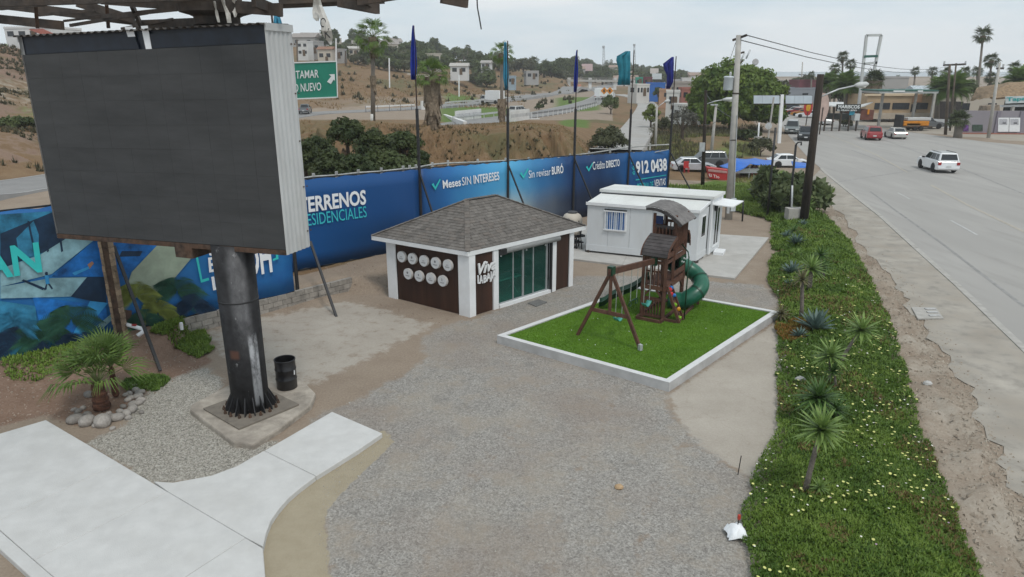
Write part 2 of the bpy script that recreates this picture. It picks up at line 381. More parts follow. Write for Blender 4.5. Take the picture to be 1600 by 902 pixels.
# low mound under the planting, small slump where the verge was dug
Z += .22 * sstep(0, 1.3, sd_strip)
Z += (fbm(X*2.2, Y*2.2, 5, 5) - .5) * .75 * sstep(.1, .6, sdist(P_verge, X, Y)) * (X > 3)
def near_road(x, y): return None
m_gravel = sstep(-.9, .8, sdist(P_gravel, X, Y)); m_conc = np.maximum(.85*sstep(-.5, .4, sdist(P_conc, X, Y)), .62*sstep(-.6, .8, sdist(P_conc2, X, Y)))
def dline(pl):
    P = gp(*pl); d = np.full(X.shape, 1e9)
    for (ax_, ay_), (bx_, by_) in zip(P, P[1:]):
        ex, ey = bx_ - ax_, by_ - ay_; t_ = np.clip(((X-ax_)*ex + (Y-ay_)*ey) / (ex*ex + ey*ey), 0, 1); d = np.minimum(d, np.hypot(X - ax_ - t_*ex, Y - ay_ - t_*ey))
    return d
for pl in ([(640,990),(690,800),(790,690),(850,610),(760,545)], [(860,990),(870,800),(930,690),(960,620),(880,575)], [(980,990),(1010,800),(1060,700)]):
    m_gravel = m_gravel * (1 - .42 * np.exp(-(dline(pl) / .38) ** 2))
m_sand = sstep(-.15, .15, sdist(P_sand, X, Y)); m_lg = .9*sstep(-.7, .5, sdist(P_lgrav, X, Y)); m_red = sstep(-.6, .6, sdist(P_red, X, Y))
m_grass = np.maximum(sstep(-.1, .5, sd_strip), sstep(-1.5, 2.0, sdist(P_green, X, Y)) * .95)
zr, bank, hill, dd, uu = rawz(X, Y); uu = uu.reshape(X.shape); pxc = uu * 1152 + 800
m_dry = np.clip(hill + (dd > 60) * .0, 0, 1); m_dry = np.maximum(m_dry, (bank > .02) * .95); m_red = np.maximum(m_red, bank * .36); m_red = np.maximum(m_red, .55 * hill * (pxc < 200) * (fbm(X*.06, Y*.06, 4, 12) > .45))
# grassy top of the bank, green median by the bridges, brown slopes
m_dry = np.maximum(m_dry, sstep(54, 59, dd) * (pxc < 960) * (dd < 130))
m_dry = np.maximum(m_dry, (dd > 60) * (pxc >= 960) * (pxc < 1190) * .9)
med = np.exp(-((pxc - 745) / 70) ** 2) * sstep(118, 126, dd) * (1 - sstep(170, 185, dd)); med2 = np.exp(-((pxc - 905) / 45) ** 2) * sstep(150, 165, dd) * (1 - sstep(235, 255, dd))
med3 = np.exp(-((pxc - 900) / 30) ** 2) * sstep(95, 105, dd) * (1 - sstep(125, 140, dd)); med4 = .55 * np.exp(-((pxc - 40) / 60) ** 2) * sstep(76, 84, dd) * (1 - sstep(95, 102, dd)) + np.exp(-((pxc - 20) / 90) ** 2) * sstep(146, 154, dd) * .7
med5 = np.exp(-((pxc - 720) / 40) ** 2) * sstep(185, 195, dd) * (1 - sstep(215, 240, dd)) * .8
m_grass = np.maximum(m_grass, np.clip(med * 1.2 + med2 + med3 + med4 + med5, 0, 1) * .9)
m_gr2 = sdist(gp((1050,262),(1110,225),(1190,215),(1215,245),(1130,258)), X, Y); m_grass = np.maximum(m_grass, sstep(-4, 4, m_gr2) * .55)
m_pale = np.zeros_like(X)
m_pale = np.maximum(m_pale, sstep(0, 1, sdist(gp((1330,185),(1285,190),(1400,205),(1600,222),(1900,240),(1900,200),(1600,188)), X, Y)))
m_pale = np.maximum(m_pale, hill * (fbm(X*.02, Y*.03, 4, 9) > .52) * np.clip(1 - np.abs(pxc - 640) / 140, 0, 1) * .9)
m_pale = np.maximum(m_pale, .44 * hill * (pxc < 160) * (fbm(X*.09, Y*.07, 5, 15) > .5)); m_pale = np.maximum(m_pale, sstep(-1, 1, sdist(P_lot2, X, Y)) * .35); m_pale = np.maximum(m_pale, sstep(-.2, .3, sdist(P_verge, X, Y)) * .46)
nv, nu = X.shape
idx = np.arange(nv * nu).reshape(nv, nu)
faces = np.stack([idx[:-1, :-1], idx[:-1, 1:], idx[1:, 1:], idx[1:, :-1]], -1).reshape(-1, 4)
me = bpy.data.meshes.new('ground')
me.vertices.add(nv * nu); me.vertices.foreach_set('co', np.stack([X, Y, Z], -1).ravel().astype(np.float32))
me.loops.add(len(faces) * 4); me.loops.foreach_set('vertex_index', faces.ravel().astype(np.int32))
me.polygons.add(len(faces)); me.polygons.foreach_set('loop_start', np.arange(0, len(faces)*4, 4, dtype=np.int32)); me.polygons.foreach_set('loop_total', np.full(len(faces), 4, np.int32))
me.polygons.foreach_set('use_smooth', np.ones(len(faces), bool)); me.update(calc_edges=True)
for nm, arr in (('zone_a', (m_gravel, m_conc, m_sand, m_grass)), ('zone_b', (m_lg, m_red, m_dry, m_pale))):
    at = me.color_attributes.new(nm, 'FLOAT_COLOR', 'POINT'); at.data.foreach_set('color', np.stack(arr, -1).ravel().astype(np.float32))
def ground_material():
    m = bpy.data.materials.new('ground'); m.use_nodes = True; t = m.node_tree; n = t.nodes; l = t.links.new; b = n['Principled BSDF']
    b.inputs['Roughness'].default_value = .95; b.inputs['Specular IOR Level'].default_value = .15
    co = n.new('ShaderNodeTexCoord').outputs['Object']
    def noise(s, det=6, rough=.6, out='Fac'):
        q = n.new('ShaderNodeTexNoise'); q.inputs['Scale'].default_value = s; q.inputs['Detail'].default_value = det; q.inputs['Roughness'].default_value = rough; l(co, q.inputs['Vector']); return q.outputs[out]
    def ramp(src, *st):
        q = n.new('ShaderNodeValToRGB'); e = q.color_ramp.elements
        while len(e) < len(st): e.new(.5)
        for k, (p, c) in enumerate(st): e[k].position = p; e[k].color = tuple(c) + (1,) if len(c) == 3 else c
        l(src, q.inputs[0]); return q.outputs[0]
    def mix(f, a, c, mode='MIX'):
        q = n.new('ShaderNodeMix'); q.data_type = 'RGBA'; q.blend_type = mode
        if isinstance(f, float): q.inputs[0].default_value = f
        else: l(f, q.inputs[0])
        for s, v in ((6, a), (7, c)):
            if isinstance(v, tuple): q.inputs[s].default_value = v
            else: l(v, q.inputs[s])
        return q.outputs[2]
    def m2(op, a, c):
        q = n.new('ShaderNodeMath'); q.operation = op
        for s, v in ((0, a), (1, c)):
            if isinstance(v, (int, float)): q.inputs[s].default_value = v
            else: l(v, q.inputs[s])
        return q.outputs[0]
    def mask(src, nz, amp=.9, sharp=.12):
        q = n.new('ShaderNodeMapRange'); q.interpolation_type = 'SMOOTHSTEP'; q.inputs[1].default_value = .5 - sharp; q.inputs[2].default_value = .5 + sharp
        s = m2('ADD', src, m2('MULTIPLY', m2('SUBTRACT', nz, .5), amp)); l(s, q.inputs[0]); return q.outputs[0]
    A = n.new('ShaderNodeVertexColor'); A.layer_name = 'zone_a'; B = n.new('ShaderNodeVertexColor'); B.layer_name = 'zone_b'
    sa = n.new('ShaderNodeSeparateColor'); sb = n.new('ShaderNodeSeparateColor'); l(A.outputs[0], sa.inputs[0]); l(B.outputs[0], sb.inputs[0])
    nb = noise(.55, 8, .68); nm = noise(2.2, 8, .7); nf = noise(16, 6, .7); nff = noise(55, 3, .7); big = noise(.16, 5)
    vo = n.new('ShaderNodeTexVoronoi'); vo.inputs['Scale'].default_value = 32; l(co, vo.inputs['Vector'])
    vg = n.new('ShaderNodeSeparateColor'); l(vo.outputs['Color'], vg.inputs[0])
    vo2 = n.new('ShaderNodeTexVoronoi'); vo2.inputs['Scale'].default_value = 19; l(co, vo2.inputs['Vector'])
    vg2 = n.new('ShaderNodeSeparateColor'); l(vo2.outputs['Color'], vg2.inputs[0])
    dirt = mix(nm, ramp(nb, (.3, (.205,.157,.118)), (.7, (.33,.27,.208))), ramp(nf, (.3, (.17,.13,.098)), (.7, (.36,.295,.235))))
    red = mix(.5, ramp(nm, (.3, (.15,.085,.055)), (.7, (.26,.175,.13))), ramp(nf, (.35, (.14,.09,.065)), (.75, (.30,.22,.17))))
    grav = mix(.45, ramp(vg.outputs[0], (0, (.15,.138,.124)), (.5, (.272,.255,.23)), (1, (.43,.408,.37))), ramp(vg2.outputs[1], (0, (.17,.155,.142)), (1, (.37,.352,.325))))
    grav = mix(m2('MULTIPLY', ramp(nb, (.46, (0,0,0)), (.66, (1,1,1))), .55), grav, (.345,.305,.25,1)); grav = mix(m2('MULTIPLY', ramp(noise(1.1, 6, .7), (.52, (0,0,0)), (.66, (1,1,1))), .40), grav, (.29,.24,.19,1)); grav = mix(m2('MULTIPLY', ramp(noise(.75, 8, .75), (.56, (0,0,0)), (.64, (1,1,1))), .4), grav, (.18,.168,.155,1))
    grav = mix(m2('MULTIPLY', ramp(big, (.46, (0,0,0)), (.62, (1,1,1))), .5), grav, (.235,.185,.15,1))
    lgr = ramp(vg.outputs[1], (0, (.14,.13,.112)), (.45, (.29,.27,.232)), (1, (.47,.445,.395)))
    conc = mix(.5, ramp(nb, (.3, (.27,.235,.195)), (.68, (.44,.40,.345))), ramp(nf, (.3, (.31,.275,.23)), (.7, (.43,.39,.34))))
    vc = n.new('ShaderNodeTexVoronoi'); vc.feature = 'DISTANCE_TO_EDGE'; vc.inputs['Scale'].default_value = .5
    wv = n.new('ShaderNodeVectorMath'); wv.operation = 'ADD'; l(co, wv.inputs[0]); l(noise(2.5, 4, .6, 'Color'), wv.inputs[1]); l(wv.outputs[0], vc.inputs['Vector'])
    crack = ramp(vc.outputs['Distance'], (0, (1,1,1)), (.012, (0,0,0)))
    conc = mix(m2('MULTIPLY', crack, .35), conc, (.25,.21,.17,1))
    sand = mix(.5, ramp(nm, (.3, (.29,.245,.17)), (.7, (.39,.34,.25))), ramp(nff, (.3, (.26,.215,.15)), (.7, (.38,.335,.25))))
    grass = mix(.5, ramp(nm, (.3, (.06,.11,.02)), (.7, (.17,.25,.05))), ramp(nf, (.3, (.03,.06,.015)), (.72, (.14,.19,.05))))
    dry = mix(.55, ramp(nb, (.3, (.115,.064,.034)), (.5, (.19,.115,.06)), (.72, (.275,.19,.11))), ramp(nf, (.3, (.10,.06,.033)), (.7, (.26,.185,.11))))
    dry = mix(ramp(noise(.045, 6, .7), (.5, (0,0,0)), (.62, (.75,.75,.75))), dry, (.10,.105,.05,1))
    pale = mix(.5, ramp(nb, (.3, (.27,.235,.19)), (.7, (.42,.38,.325))), ramp(nf, (.3, (.23,.195,.155)), (.7, (.42,.38,.325))))
    c = dirt
    c = mix(mask(sb.outputs[2], nb, .7, .2), c, dry); c = mix(mask(B.outputs['Alpha'], nb, .9, .2), c, pale)
    c = mix(mask(sb.outputs[1], nb, .9), c, red); c = mix(mask(sa.outputs[1], nm, .9, .1), c, conc)
    c = mix(mask(sa.outputs[0], nm, 1.0, .12), c, grav); c = mix(mask(sb.outputs[0], nm, .9, .1), c, lgr)
    c = mix(mask(sa.outputs[2], nm, .7, .08), c, sand); c = mix(mask(A.outputs['Alpha'], nm, .9, .12), c, grass)
    l(c, b.inputs['Base Color'])
    bp = n.new('ShaderNodeBump'); bp.inputs['Strength'].default_value = .55; bp.inputs['Distance'].default_value = .03
    hsum = m2('ADD', m2('ADD', m2('MULTIPLY', nf, .5), m2('MULTIPLY', vo.outputs['Distance'], m2('MULTIPLY', m2('ADD', sa.outputs[0], sb.outputs[0]), 1.0))), m2('MULTIPLY', nm, .8))
    l(hsum, bp.inputs['Height']); l(bp.outputs[0], b.inputs['Normal']); return m
me.materials.append(ground_material())
ground = struct(put('ground', me))
# sea beyond the town
mb = MB(); mb.poly([(-300, 1250, -22), (9000, 1250, -22), (14000, 16000, -22), (-6000, 16000, -22)])
struct(mb.build('sea', mat('sea_water', (.10, .16, .20), .25, .1, .02, .1, .05)))

# ---------------------------------------------------------------- roads
M_asph = mat('road_concrete', (.34, .325, .304), .9, .10, 1.1, .15, 30, dirt=(.255, .245, .23), dscale=.55, damt=.75, stretch=(1, .13, 1))
M_apron = mat('shoulder_concrete', (.345, .315, .272), .9, .2, 1.4, .2, 30, dirt=(.235, .20, .16), dscale=.7, damt=.8)
M_kerb = mat('kerb_concrete', (.375, .358, .33), .9, .12, 3, .2, dirt=(.36, .34, .31), dscale=.3)
M_white = mat('road_paint', (.44, .435, .425), .8, .15, 9)
M_yellow = mat('road_paint_yellow', (.385, .35, .295), .85, .2, 9)
M_joint = mat('road_joint', (.27, .262, .254), .95, .2, 3)
def flat(name, pts, z, m, kind='structure', parent=None):
    mb = MB(); mb.poly([(p[0], p[1], z) for p in pts]); o = mb.build(name, m, parent)
    if kind and parent is None: o['kind'] = kind
    return o
road_l = [G(*p) for p in CURB]
road_pts = [(p.x, p.y) for p in road_l][::-1]      # near -> far along the left kerb
far_l = [tuple(G(*p)[:2]) for p in ((1262,246),(1246,228),(1232,212),(1222,198),(1216,188),(1212,180),(1208,172),(1200,165),(1190,158))]
right = [tuple(G(*p)[:2]) for p in ((1236,160),(1262,170),(1285,184),(1330,193),(1400,204),(1470,213),(1540,222),(1600,227),(1760,240))]
road_poly = [(26, -40), (22, 2)] + road_pts + far_l + right + [(160, 60), (120, -40)]
road = flat('road', road_poly, .022, M_asph)
# paved shoulder, a dug edge, and the raised kerb line between shoulder and carriageway
sh = []
for a_, b_ in zip(SHO, SHO[1:]):
    for k in range(8): p = G(*a_).lerp(G(*b_), k/8); q = p.y; sh.append(p + Vector((.13*math.sin(q*2.1) + .10*math.sin(q*5.3 + 1) + .06*math.sin(q*11.7) + random.uniform(-.05, .05) - .08, 0, 0)))
sh.append(G(*SHO[-1]))
mb = MB(); mb.poly([(p.x, p.y, .026) for p in sh] + [(22, 2, .026)] + [(p[0], p[1], .026) for p in road_pts] + [(G(1262,285).x, G(1262,285).y, .026)])
struct(mb.build('road_shoulder', M_apron))
mb = MB()
kp = [Vector((22, 2, 0))] + [Vector((p[0], p[1], 0)) for p in road_pts]
for a, b in zip(kp, kp[1:]): mb.beam(a + Vector((0, 0, .03)), b + Vector((0, 0, .018)), .26, .06)
struct(mb.build('kerb', M_kerb))
# markings and joints
def strip(name, pts, wd, z, m):
    mb = MB(); P = [Vector((p[0], p[1], z)) for p in pts]; vs = []
    for i, p in enumerate(P):
        t = (P[min(i+1, len(P)-1)] - P[max(i-1, 0)]).normalized(); s = Vector((-t.y, t.x, 0)) * wd / 2; vs += [p - s, p + s]
    mb.add(vs, [(2*i, 2*i+2, 2*i+3, 2*i+1) for i in range(len(P)-1)]); o = mb.build(name, m); o['kind'] = 'structure'; return o
strip('lane_mark', [G(1485,345), G(1527,368)], .14, .03, M_white)
strip('lane_mark', [G(1403,302), G(1422,312)], .1, .03, M_white)
strip('centre_line', [G(1455,290), G(1510,320), G(1560,344), G(1640,382), G(1800,460)], .22, .03, M_yellow)
strip('centre_line', [G(1290,210), G(1330,225), G(1370,243), G(1418,270)], .18, .03, M_yellow)
for pl in ([(1300,190),(1400,226),(1480,255),(1600,304),(1800,385)], [(1450,222),(1520,238),(1600,256),(1700,280)], [(1330,235),(1420,268)], [(1275,290),(1420,268),(1440,266)],
           [(1360,300),(1400,330),(1470,380),(1600,480)]):
    strip('road_joint', [G(*p) for p in pl], .16, .0275, M_joint)
# drain grate in the shoulder
t = thing('drain_inlet', 'pale concrete drain inlet set in the paved road shoulder beside the dug earth', 'drain', G(1452,490))
mb = MB(); q = [G(1424,482,.03), G(1462,482,.03), G(1474,499,.03), G(1434,500,.03)]; mb.prism(q, (0, 0, .05)); mb.build('frame', M_kerb, t)
for i in range(3):
    mb = MB(); a = lerp(lerp(q[0], q[1], .5), lerp(q[3], q[2], .5), .2 + .3*i); b = lerp(lerp(q[0], q[1], .9), lerp(q[3], q[2], .9), .2 + .3*i); mb.beam(a + Vector((0,0,.07)), b + Vector((0,0,.07)), .14, .03); mb.build('grate_bar', M_white, t)

def hway(name, pxs, wd, z0, m, n=60, lift=.12):
    P = [G(a, b, z0) for a, b in pxs]; pts = []
    for i in range(len(P) - 1):
        for k in range(10): pts.append(P[i].lerp(P[i+1], k / 10))
    pts.append(P[-1])
    for _ in range(6): pts = [pts[0]] + [(pts[i-1] + pts[i]*2 + pts[i+1]) / 4 for i in range(1, len(pts)-1)] + [pts[-1]]
    mb = MB(); vs = []
    for i, p in enumerate(pts):
        t = (pts[min(i+1, len(pts)-1)] - pts[max(i-1, 0)]); t.z = 0; t.normalize(); s = Vector((-t.y, t.x, 0))
        zz = max(H(p.x + s.x*k*wd/2, p.y + s.y*k*wd/2) for k in (-1, 0, 1)) + lift
        for k in (-1, -.9, .9, 1): vs.append(Vector((p.x, p.y, zz if abs(k) < 1 else zz - .9)) + s * (k * wd / 2))
    mb.add(vs, [(4*i+k, 4*i+4+k, 4*i+5+k, 4*i+1+k) for i in range(len(pts)-1) for k in range(3)])
    mb.build(name, m)['kind'] = 'structure'
    return [Vector((q.x, q.y, vs[4*i+1].z)) for i, q in enumerate(pts)]
M_hw = mat('highway_asphalt', (.22, .215, .21), .9, .08, .8, dirt=(.27, .26, .25), dscale=.1)
HW1 = hway('highway', [(-700,420),(-250,345),(0,296),(100,282),(300,246),(480,222),(640,206),(700,198),(760,189),(820,181),(860,175.5),(905,166),(932,158),(943,151),(946,146),(940,142),(920,138)], 8.5, .5, M_hw)
HW2 = hway('highway', [(200,236),(330,202),(478,178),(600,172.5),(690,168),(790,157.5),(840,151),(880,146),(920,140),(960,133),(980,128)], 8.5, .5, M_hw)
for hw, off in ((HW1, -3.6), (HW1, 3.4), (HW2, -3.5)):
    pts = []
    for i in range(len(hw)):
        t = (hw[min(i+1, len(hw)-1)] - hw[max(i-1, 0)]); t.z = 0; t.normalize(); pts.append(hw[i] + Vector((-t.y, t.x, 0)) * off + Vector((0, 0, .03)))
    mb = MB(); vs = []
    for i, p in enumerate(pts):
        t = (pts[min(i+1, len(pts)-1)] - pts[max(i-1, 0)]).normalized(); s = Vector((-t.y, t.x, 0)) * .09; vs += [p - s, p + s]
    mb.add(vs, [(2*i, 2*i+2, 2*i+3, 2*i+1) for i in range(len(pts)-1)]); struct(mb.build('edge_line', M_white))
HW3 = hway('service_road', [(960,262),(975,235),(985,222),(995,205),(1003,190),(1010,175),(1012,165),(1004,157),(985,152),(965,149.5)], 5.6, .0, mat('service_road', (.36, .35, .335), .95, .1, .9, dirt=(.3,.27,.23), dscale=.15), lift=.10)
# ---------------------------------------------------------------- common materials
M_black = mat('black_steel', (.018, .018, .02), .5, .3, 9, .1, spec=.5)
M_white_p = mat('white_paint', (.78, .79, .80), .55, .03, 3, dirt=(.6, .59, .56), dscale=1.2, damt=.25)
M_concrete = mat('concrete', (.42, .40, .37), .9, .14, 3, .3, 30, dirt=(.27, .25, .22), dscale=.9)
M_galv = mat('galvanised', (.52, .54, .55), .45, .1, 4, .05, metal=.35, dirt=(.42, .40, .37), dscale=1.5, damt=.5)
M_rust = mat('rusty_steel', (.07, .045, .032), .85, .4, 7, .3, dirt=(.15, .07, .035), dscale=2)
M_darkiron = mat('weathered_dark_steel', (.055, .046, .04), .85, .35, 3, .25, dirt=(.12, .08, .055), dscale=1.3, damt=.6)
M_teal = mat('teal_print', (.03, .50, .49), .6, .04, 3)
M_wprint = mat('white_print', (.78, .80, .82), .6, .03, 3)

# ---------------------------------------------------------------- electronic billboard on its column
zb = 4.85
BR = G(447, 391, zb); BL = D(90, 365, 19.0); zbl = BL.z; BL.z = zb
ax = (BR - BL); W_ = ax.length; ax.normalize(); back = Vector((-ax.y, ax.x, 0))
TLz = PL(33, 86, BL, BR).z; TRz = PL(418, 68, BL, BR).z; zt = TRz
zh = PL(415, 37, BL, BR).z; zhl = PL(27, 57, BL, BR).z
colc = G(393, 636, .19); colc.z = 0; DEP = .95
bb = thing('billboard', 'large blank dark electronic billboard on a thick black steel column in the foreground', 'billboard', colc)
up = Vector((0, 0, 1))
def bp_(s, dep, z):
    q = 1 - s / W_; k = min(1, max(0, (z - zb) / (zt - zb))); k2 = min(1, max(0, (z - zt) / (zh - zt)))
    return Vector((BL.x, BL.y, 0)) + ax * s + back * dep + up * (z + q * (lerp(zbl - zb, TLz - zt, k) if z < zt else lerp(TLz - zt, zhl - zh, k2)))
M_led = mat('led_face', (.058, .059, .060), .62, .14, .55, .1, 90, spec=.2, stretch=(1, 1, 5))
M_header = mat('billboard_header', (.010, .014, .024), .4, .25, 2)
nx, nz = 12, 8
for i in range(nx):
    for j in range(nz):
        a, b = W_ * i / nx, W_ * (i + 1) / nx; c, d = zb + (zt - zb) * j / nz, zb + (zt - zb) * (j + 1) / nz; g = .0012
        mb = MB(); o_ = random.uniform(-.0015, .001)
        mb.prism([bp_(a + g, o_, c + g), bp_(b - g, o_, c + g), bp_(b - g, o_, d - g), bp_(a + g, o_, d - g)], back * .06); mb.build('led_panel', M_led, bb)
mb = MB()
for q in ([(0, .07, zb), (W_, .07, zb), (W_, .07, zh + .01), (0, .07, zh + .01)],): mb.prism([bp_(*k) for k in q], back * .05)
mb.build('backing', M_header, bb)
mb = MB(); mb.prism([bp_(.12, .02, zt + .01), bp_(W_ * .512, .02, zt + .01), bp_(W_ * .50, .02, zh - .09), bp_(.12, .02, zh - .09)], back * .03)
mb.prism([bp_(W_ * .56, .02, zt + .01), bp_(W_, .02, zt + .01), bp_(W_, .02, zh - .09), bp_(W_ * .56, .02, zh - .09)], back * .03); mb.build('header', mat('header_panel', (.008, .013, .024), .45, .3, 3), bb)
mb = MB(); mb.prism([bp_(W_*.475, .01, zt + .28), bp_(W_*.505, .01, zt + .28), bp_(W_*.498, .01, zt + .5), bp_(W_*.468, .01, zt + .5)], back * .012)
mb.prism([bp_(W_*.542, .005, zt - .02), bp_(W_*.565, .005, zt - .02), bp_(W_*.562, .005, zt + .5), bp_(W_*.535, .005, zt + .5)], back * .012); mb.build('white_patch', M_white_p, bb)
# corrugated sides and roof
def corr(p0, p1, q0, q1, n, amp, nrm):
    """sheet between edge p0-p1 and edge q0-q1 with n waves along the edges"""
    k = n * 4; P = []
    for e0, e1 in ((p0, p1), (q0, q1)):
        for i in range(k + 1):
            t = i / k; P.append(e0.lerp(e1, t) + nrm * (amp * (1 if (i % 4) in (1, 2) else -1)))
    return P, k + 1
mside = mat('corrugated_sheet', (.50, .51, .51), .5, .06, 2, .05, metal=.1, dirt=(.36, .35, .33), dscale=.9, damt=.5, stretch=(1, 1, .35))
for s, nm in ((W_ + .03, 1), (-.03, -1)):
    P, n_ = corr(bp_(s, -.02, zb - .12), bp_(s, DEP, zb - .12), bp_(s, -.02, zh), bp_(s, DEP, zh), 6, .014, ax * nm)
    mb = MB(); mb.grid(P, 2, n_); mb.build('side_panel', mside, bb)
    mb = MB(); mb.beam(bp_(s + .02*nm, -.02, zh - .06), bp_(s + .02*nm, DEP, zh - .06), .03, .16); mb.build('edge_flashing', mside, bb)
    mb = MB()
    for z in np.linspace(zb + .3, zh - .4, 5):
        for dd_ in (.84, .97): mb.box(bp_(s + .03*nm, dd_, z), (.03, .03, .03))
    mb.build('screw', M_rust, bb)
P, n_ = corr(bp_(-.1, -.1, zh), bp_(W_ + .05, -.1, zh), bp_(-.1, DEP, zh + .03), bp_(W_ + .05, DEP, zh + .03), 34, .022, up)
mb = MB(); mb.grid(P, 2, n_); mb.build('roof_sheet', mat('roof_sheet', (.10, .095, .09), .7, .25, 3, .1, metal=.2, dirt=(.17, .13, .10), dscale=2), bb)
P, n_ = corr(bp_(0, DEP, zb), bp_(W_, DEP, zb), bp_(0, DEP, zh), bp_(W_, DEP, zh), 30, .014, back)
mb = MB(); mb.grid(P, 2, n_); mb.build('back_sheet', mside, bb)
for dd_ in (.03, DEP - .1): mb = MB(); mb.beam(bp_(-.02, dd_, zb - .07), bp_(W_, dd_, zb - .07), .09, .12); mb.build('bottom_rail', M_rust, bb)
mb = MB(); mb.beam(bp_(0, .5, zh - .1), bp_(W_, .5, zh - .1), .85, .04); mb.build('inner_sheet', M_rust, bb); mb = MB(); mb.prism([bp_(0, .1, zb - .06), bp_(W_, .1, zb - .06), bp_(W_, DEP - .15, zb - .06), bp_(0, DEP - .15, zb - .06)], up * .03)
mb.build('inner_sheet', M_rust, bb)
cs = (colc - BL).dot(ax)
for k in (-1.25, .0):
    mb = MB(); mb.beam(bp_(cs + k, -.02, zb - .26), bp_(cs + k, DEP, zb - .26), .55, .28); mb.build('cross_beam', M_rust, bb)
# column with welded feet
M_col = mat('billboard_column', (.020, .020, .022), .78, .4, 3, .15, dirt=(.30, .30, .31), dscale=.9, damt=.0)
def column_mat():
    t = M_col.node_tree; n = t.nodes; l = t.links.new; b = n['Principled BSDF']
    c = n.new('ShaderNodeTexCoord'); sp = n.new('ShaderNodeSeparateXYZ'); l(c.outputs['Object'], sp.inputs[0])
    def nz(s, st):
        mp = n.new('ShaderNodeMapping'); mp.inputs['Scale'].default_value = st; l(c.outputs['Object'], mp.inputs[0])
        q = n.new('ShaderNodeTexNoise'); q.inputs['Scale'].default_value = s; q.inputs['Detail'].default_value = 8; q.inputs['Roughness'].default_value = .7; l(mp.outputs[0], q.inputs['Vector']); return q.outputs['Fac']
    at = n.new('ShaderNodeMath'); at.operation = 'ARCTAN2'; l(sp.outputs[1], at.inputs[0]); l(sp.outputs[0], at.inputs[1])
    def band(v, lo, hi, lo2, hi2):
        a = n.new('ShaderNodeMapRange'); a.interpolation_type = 'SMOOTHSTEP'; a.inputs[1].default_value = lo; a.inputs[2].default_value = hi
        d = n.new('ShaderNodeMapRange'); d.interpolation_type = 'SMOOTHSTEP'; d.inputs[1].default_value = lo2; d.inputs[2].default_value = hi2; d.inputs[3].default_value = 1; d.inputs[4].default_value = 0
        l(v, a.inputs[0]); l(v, d.inputs[0]); m = n.new('ShaderNodeMath'); m.operation = 'MULTIPLY'; l(a.outputs[0], m.inputs[0]); l(d.outputs[0], m.inputs[1]); return m.outputs[0]
    def mul(*v):
        r = v[0]
        for k in v[1:]:
            m = n.new('ShaderNodeMath'); m.operation = 'MULTIPLY'; l(r, m.inputs[0])
            if isinstance(k, float): m.inputs[1].default_value = k
            else: l(k, m.inputs[1])
            r = m.outputs[0]
        return r
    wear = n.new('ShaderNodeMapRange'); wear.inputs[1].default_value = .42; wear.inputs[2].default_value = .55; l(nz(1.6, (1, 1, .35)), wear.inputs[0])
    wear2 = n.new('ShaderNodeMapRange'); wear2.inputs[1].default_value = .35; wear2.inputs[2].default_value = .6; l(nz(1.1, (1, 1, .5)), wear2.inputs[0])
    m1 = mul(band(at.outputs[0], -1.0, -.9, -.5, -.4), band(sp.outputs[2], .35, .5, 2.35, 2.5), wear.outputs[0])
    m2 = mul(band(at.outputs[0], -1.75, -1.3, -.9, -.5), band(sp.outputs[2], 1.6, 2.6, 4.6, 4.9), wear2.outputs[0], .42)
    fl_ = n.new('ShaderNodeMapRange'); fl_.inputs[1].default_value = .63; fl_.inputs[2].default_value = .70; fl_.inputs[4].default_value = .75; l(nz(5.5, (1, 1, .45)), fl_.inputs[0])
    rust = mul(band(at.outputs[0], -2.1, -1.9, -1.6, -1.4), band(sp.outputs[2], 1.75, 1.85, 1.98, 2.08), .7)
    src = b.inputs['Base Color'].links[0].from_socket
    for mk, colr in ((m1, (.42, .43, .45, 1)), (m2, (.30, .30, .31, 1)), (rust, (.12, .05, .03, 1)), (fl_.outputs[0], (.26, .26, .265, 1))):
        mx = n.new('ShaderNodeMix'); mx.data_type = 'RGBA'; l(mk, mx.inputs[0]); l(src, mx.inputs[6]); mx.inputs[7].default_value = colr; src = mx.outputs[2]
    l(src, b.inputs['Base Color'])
column_mat()
mb = MB(); mb.lathe([(.485, .2), (.49, 2), (.51, 4.8)], n=40); mb.build('column', M_col, bb, smooth=True, local=True)
mb = MB(); mb.lathe([(.508, 3.3), (.508, 3.34)], n=40); mb.build('weld_ring', M_black, bb, smooth=True, local=True)
ang0 = math.atan2(ax.y, ax.x) - .35
mb = MB(); c_, s_ = math.cos(ang0), math.sin(ang0)
padp = [G(372, 664, .43), G(305, 637, .43), G(400, 594, .43), G(470, 622, .43)]
mb.box((0, 0, .19), (1.8, 1.8, .05), ang0); mb.build('base_plate', mat('dusty_plate', (.20,.175,.145), .9, .2, 4, .3, dirt=(.10,.085,.07), dscale=2), bb, local=True)
for k in range(16):
    q = 2 * math.pi * k / 16 + .1; dv = Vector((math.cos(q), math.sin(q), 0)); sv = Vector((-dv.y, dv.x, 0)) * .012
    mb = MB(); mb.prism([dv * .46 + up * .21 - sv, dv * .68 + up * .21 - sv, dv * .67 + up * .30 - sv, dv * .475 + up * .70 - sv], sv * 2); mb.build('gusset', M_black, bb, local=True)
for k in range(16):
    q = 2 * math.pi * (k + .5) / 16 + .1; dv = Vector((math.cos(q), math.sin(q), 0)) * .70
    mb = MB(); mb.lathe([(.045, .21), (.045, .27), (.025, .27), (.025, .33)], dv, 6); mb.build('anchor_bolt', M_rust, bb, local=True)
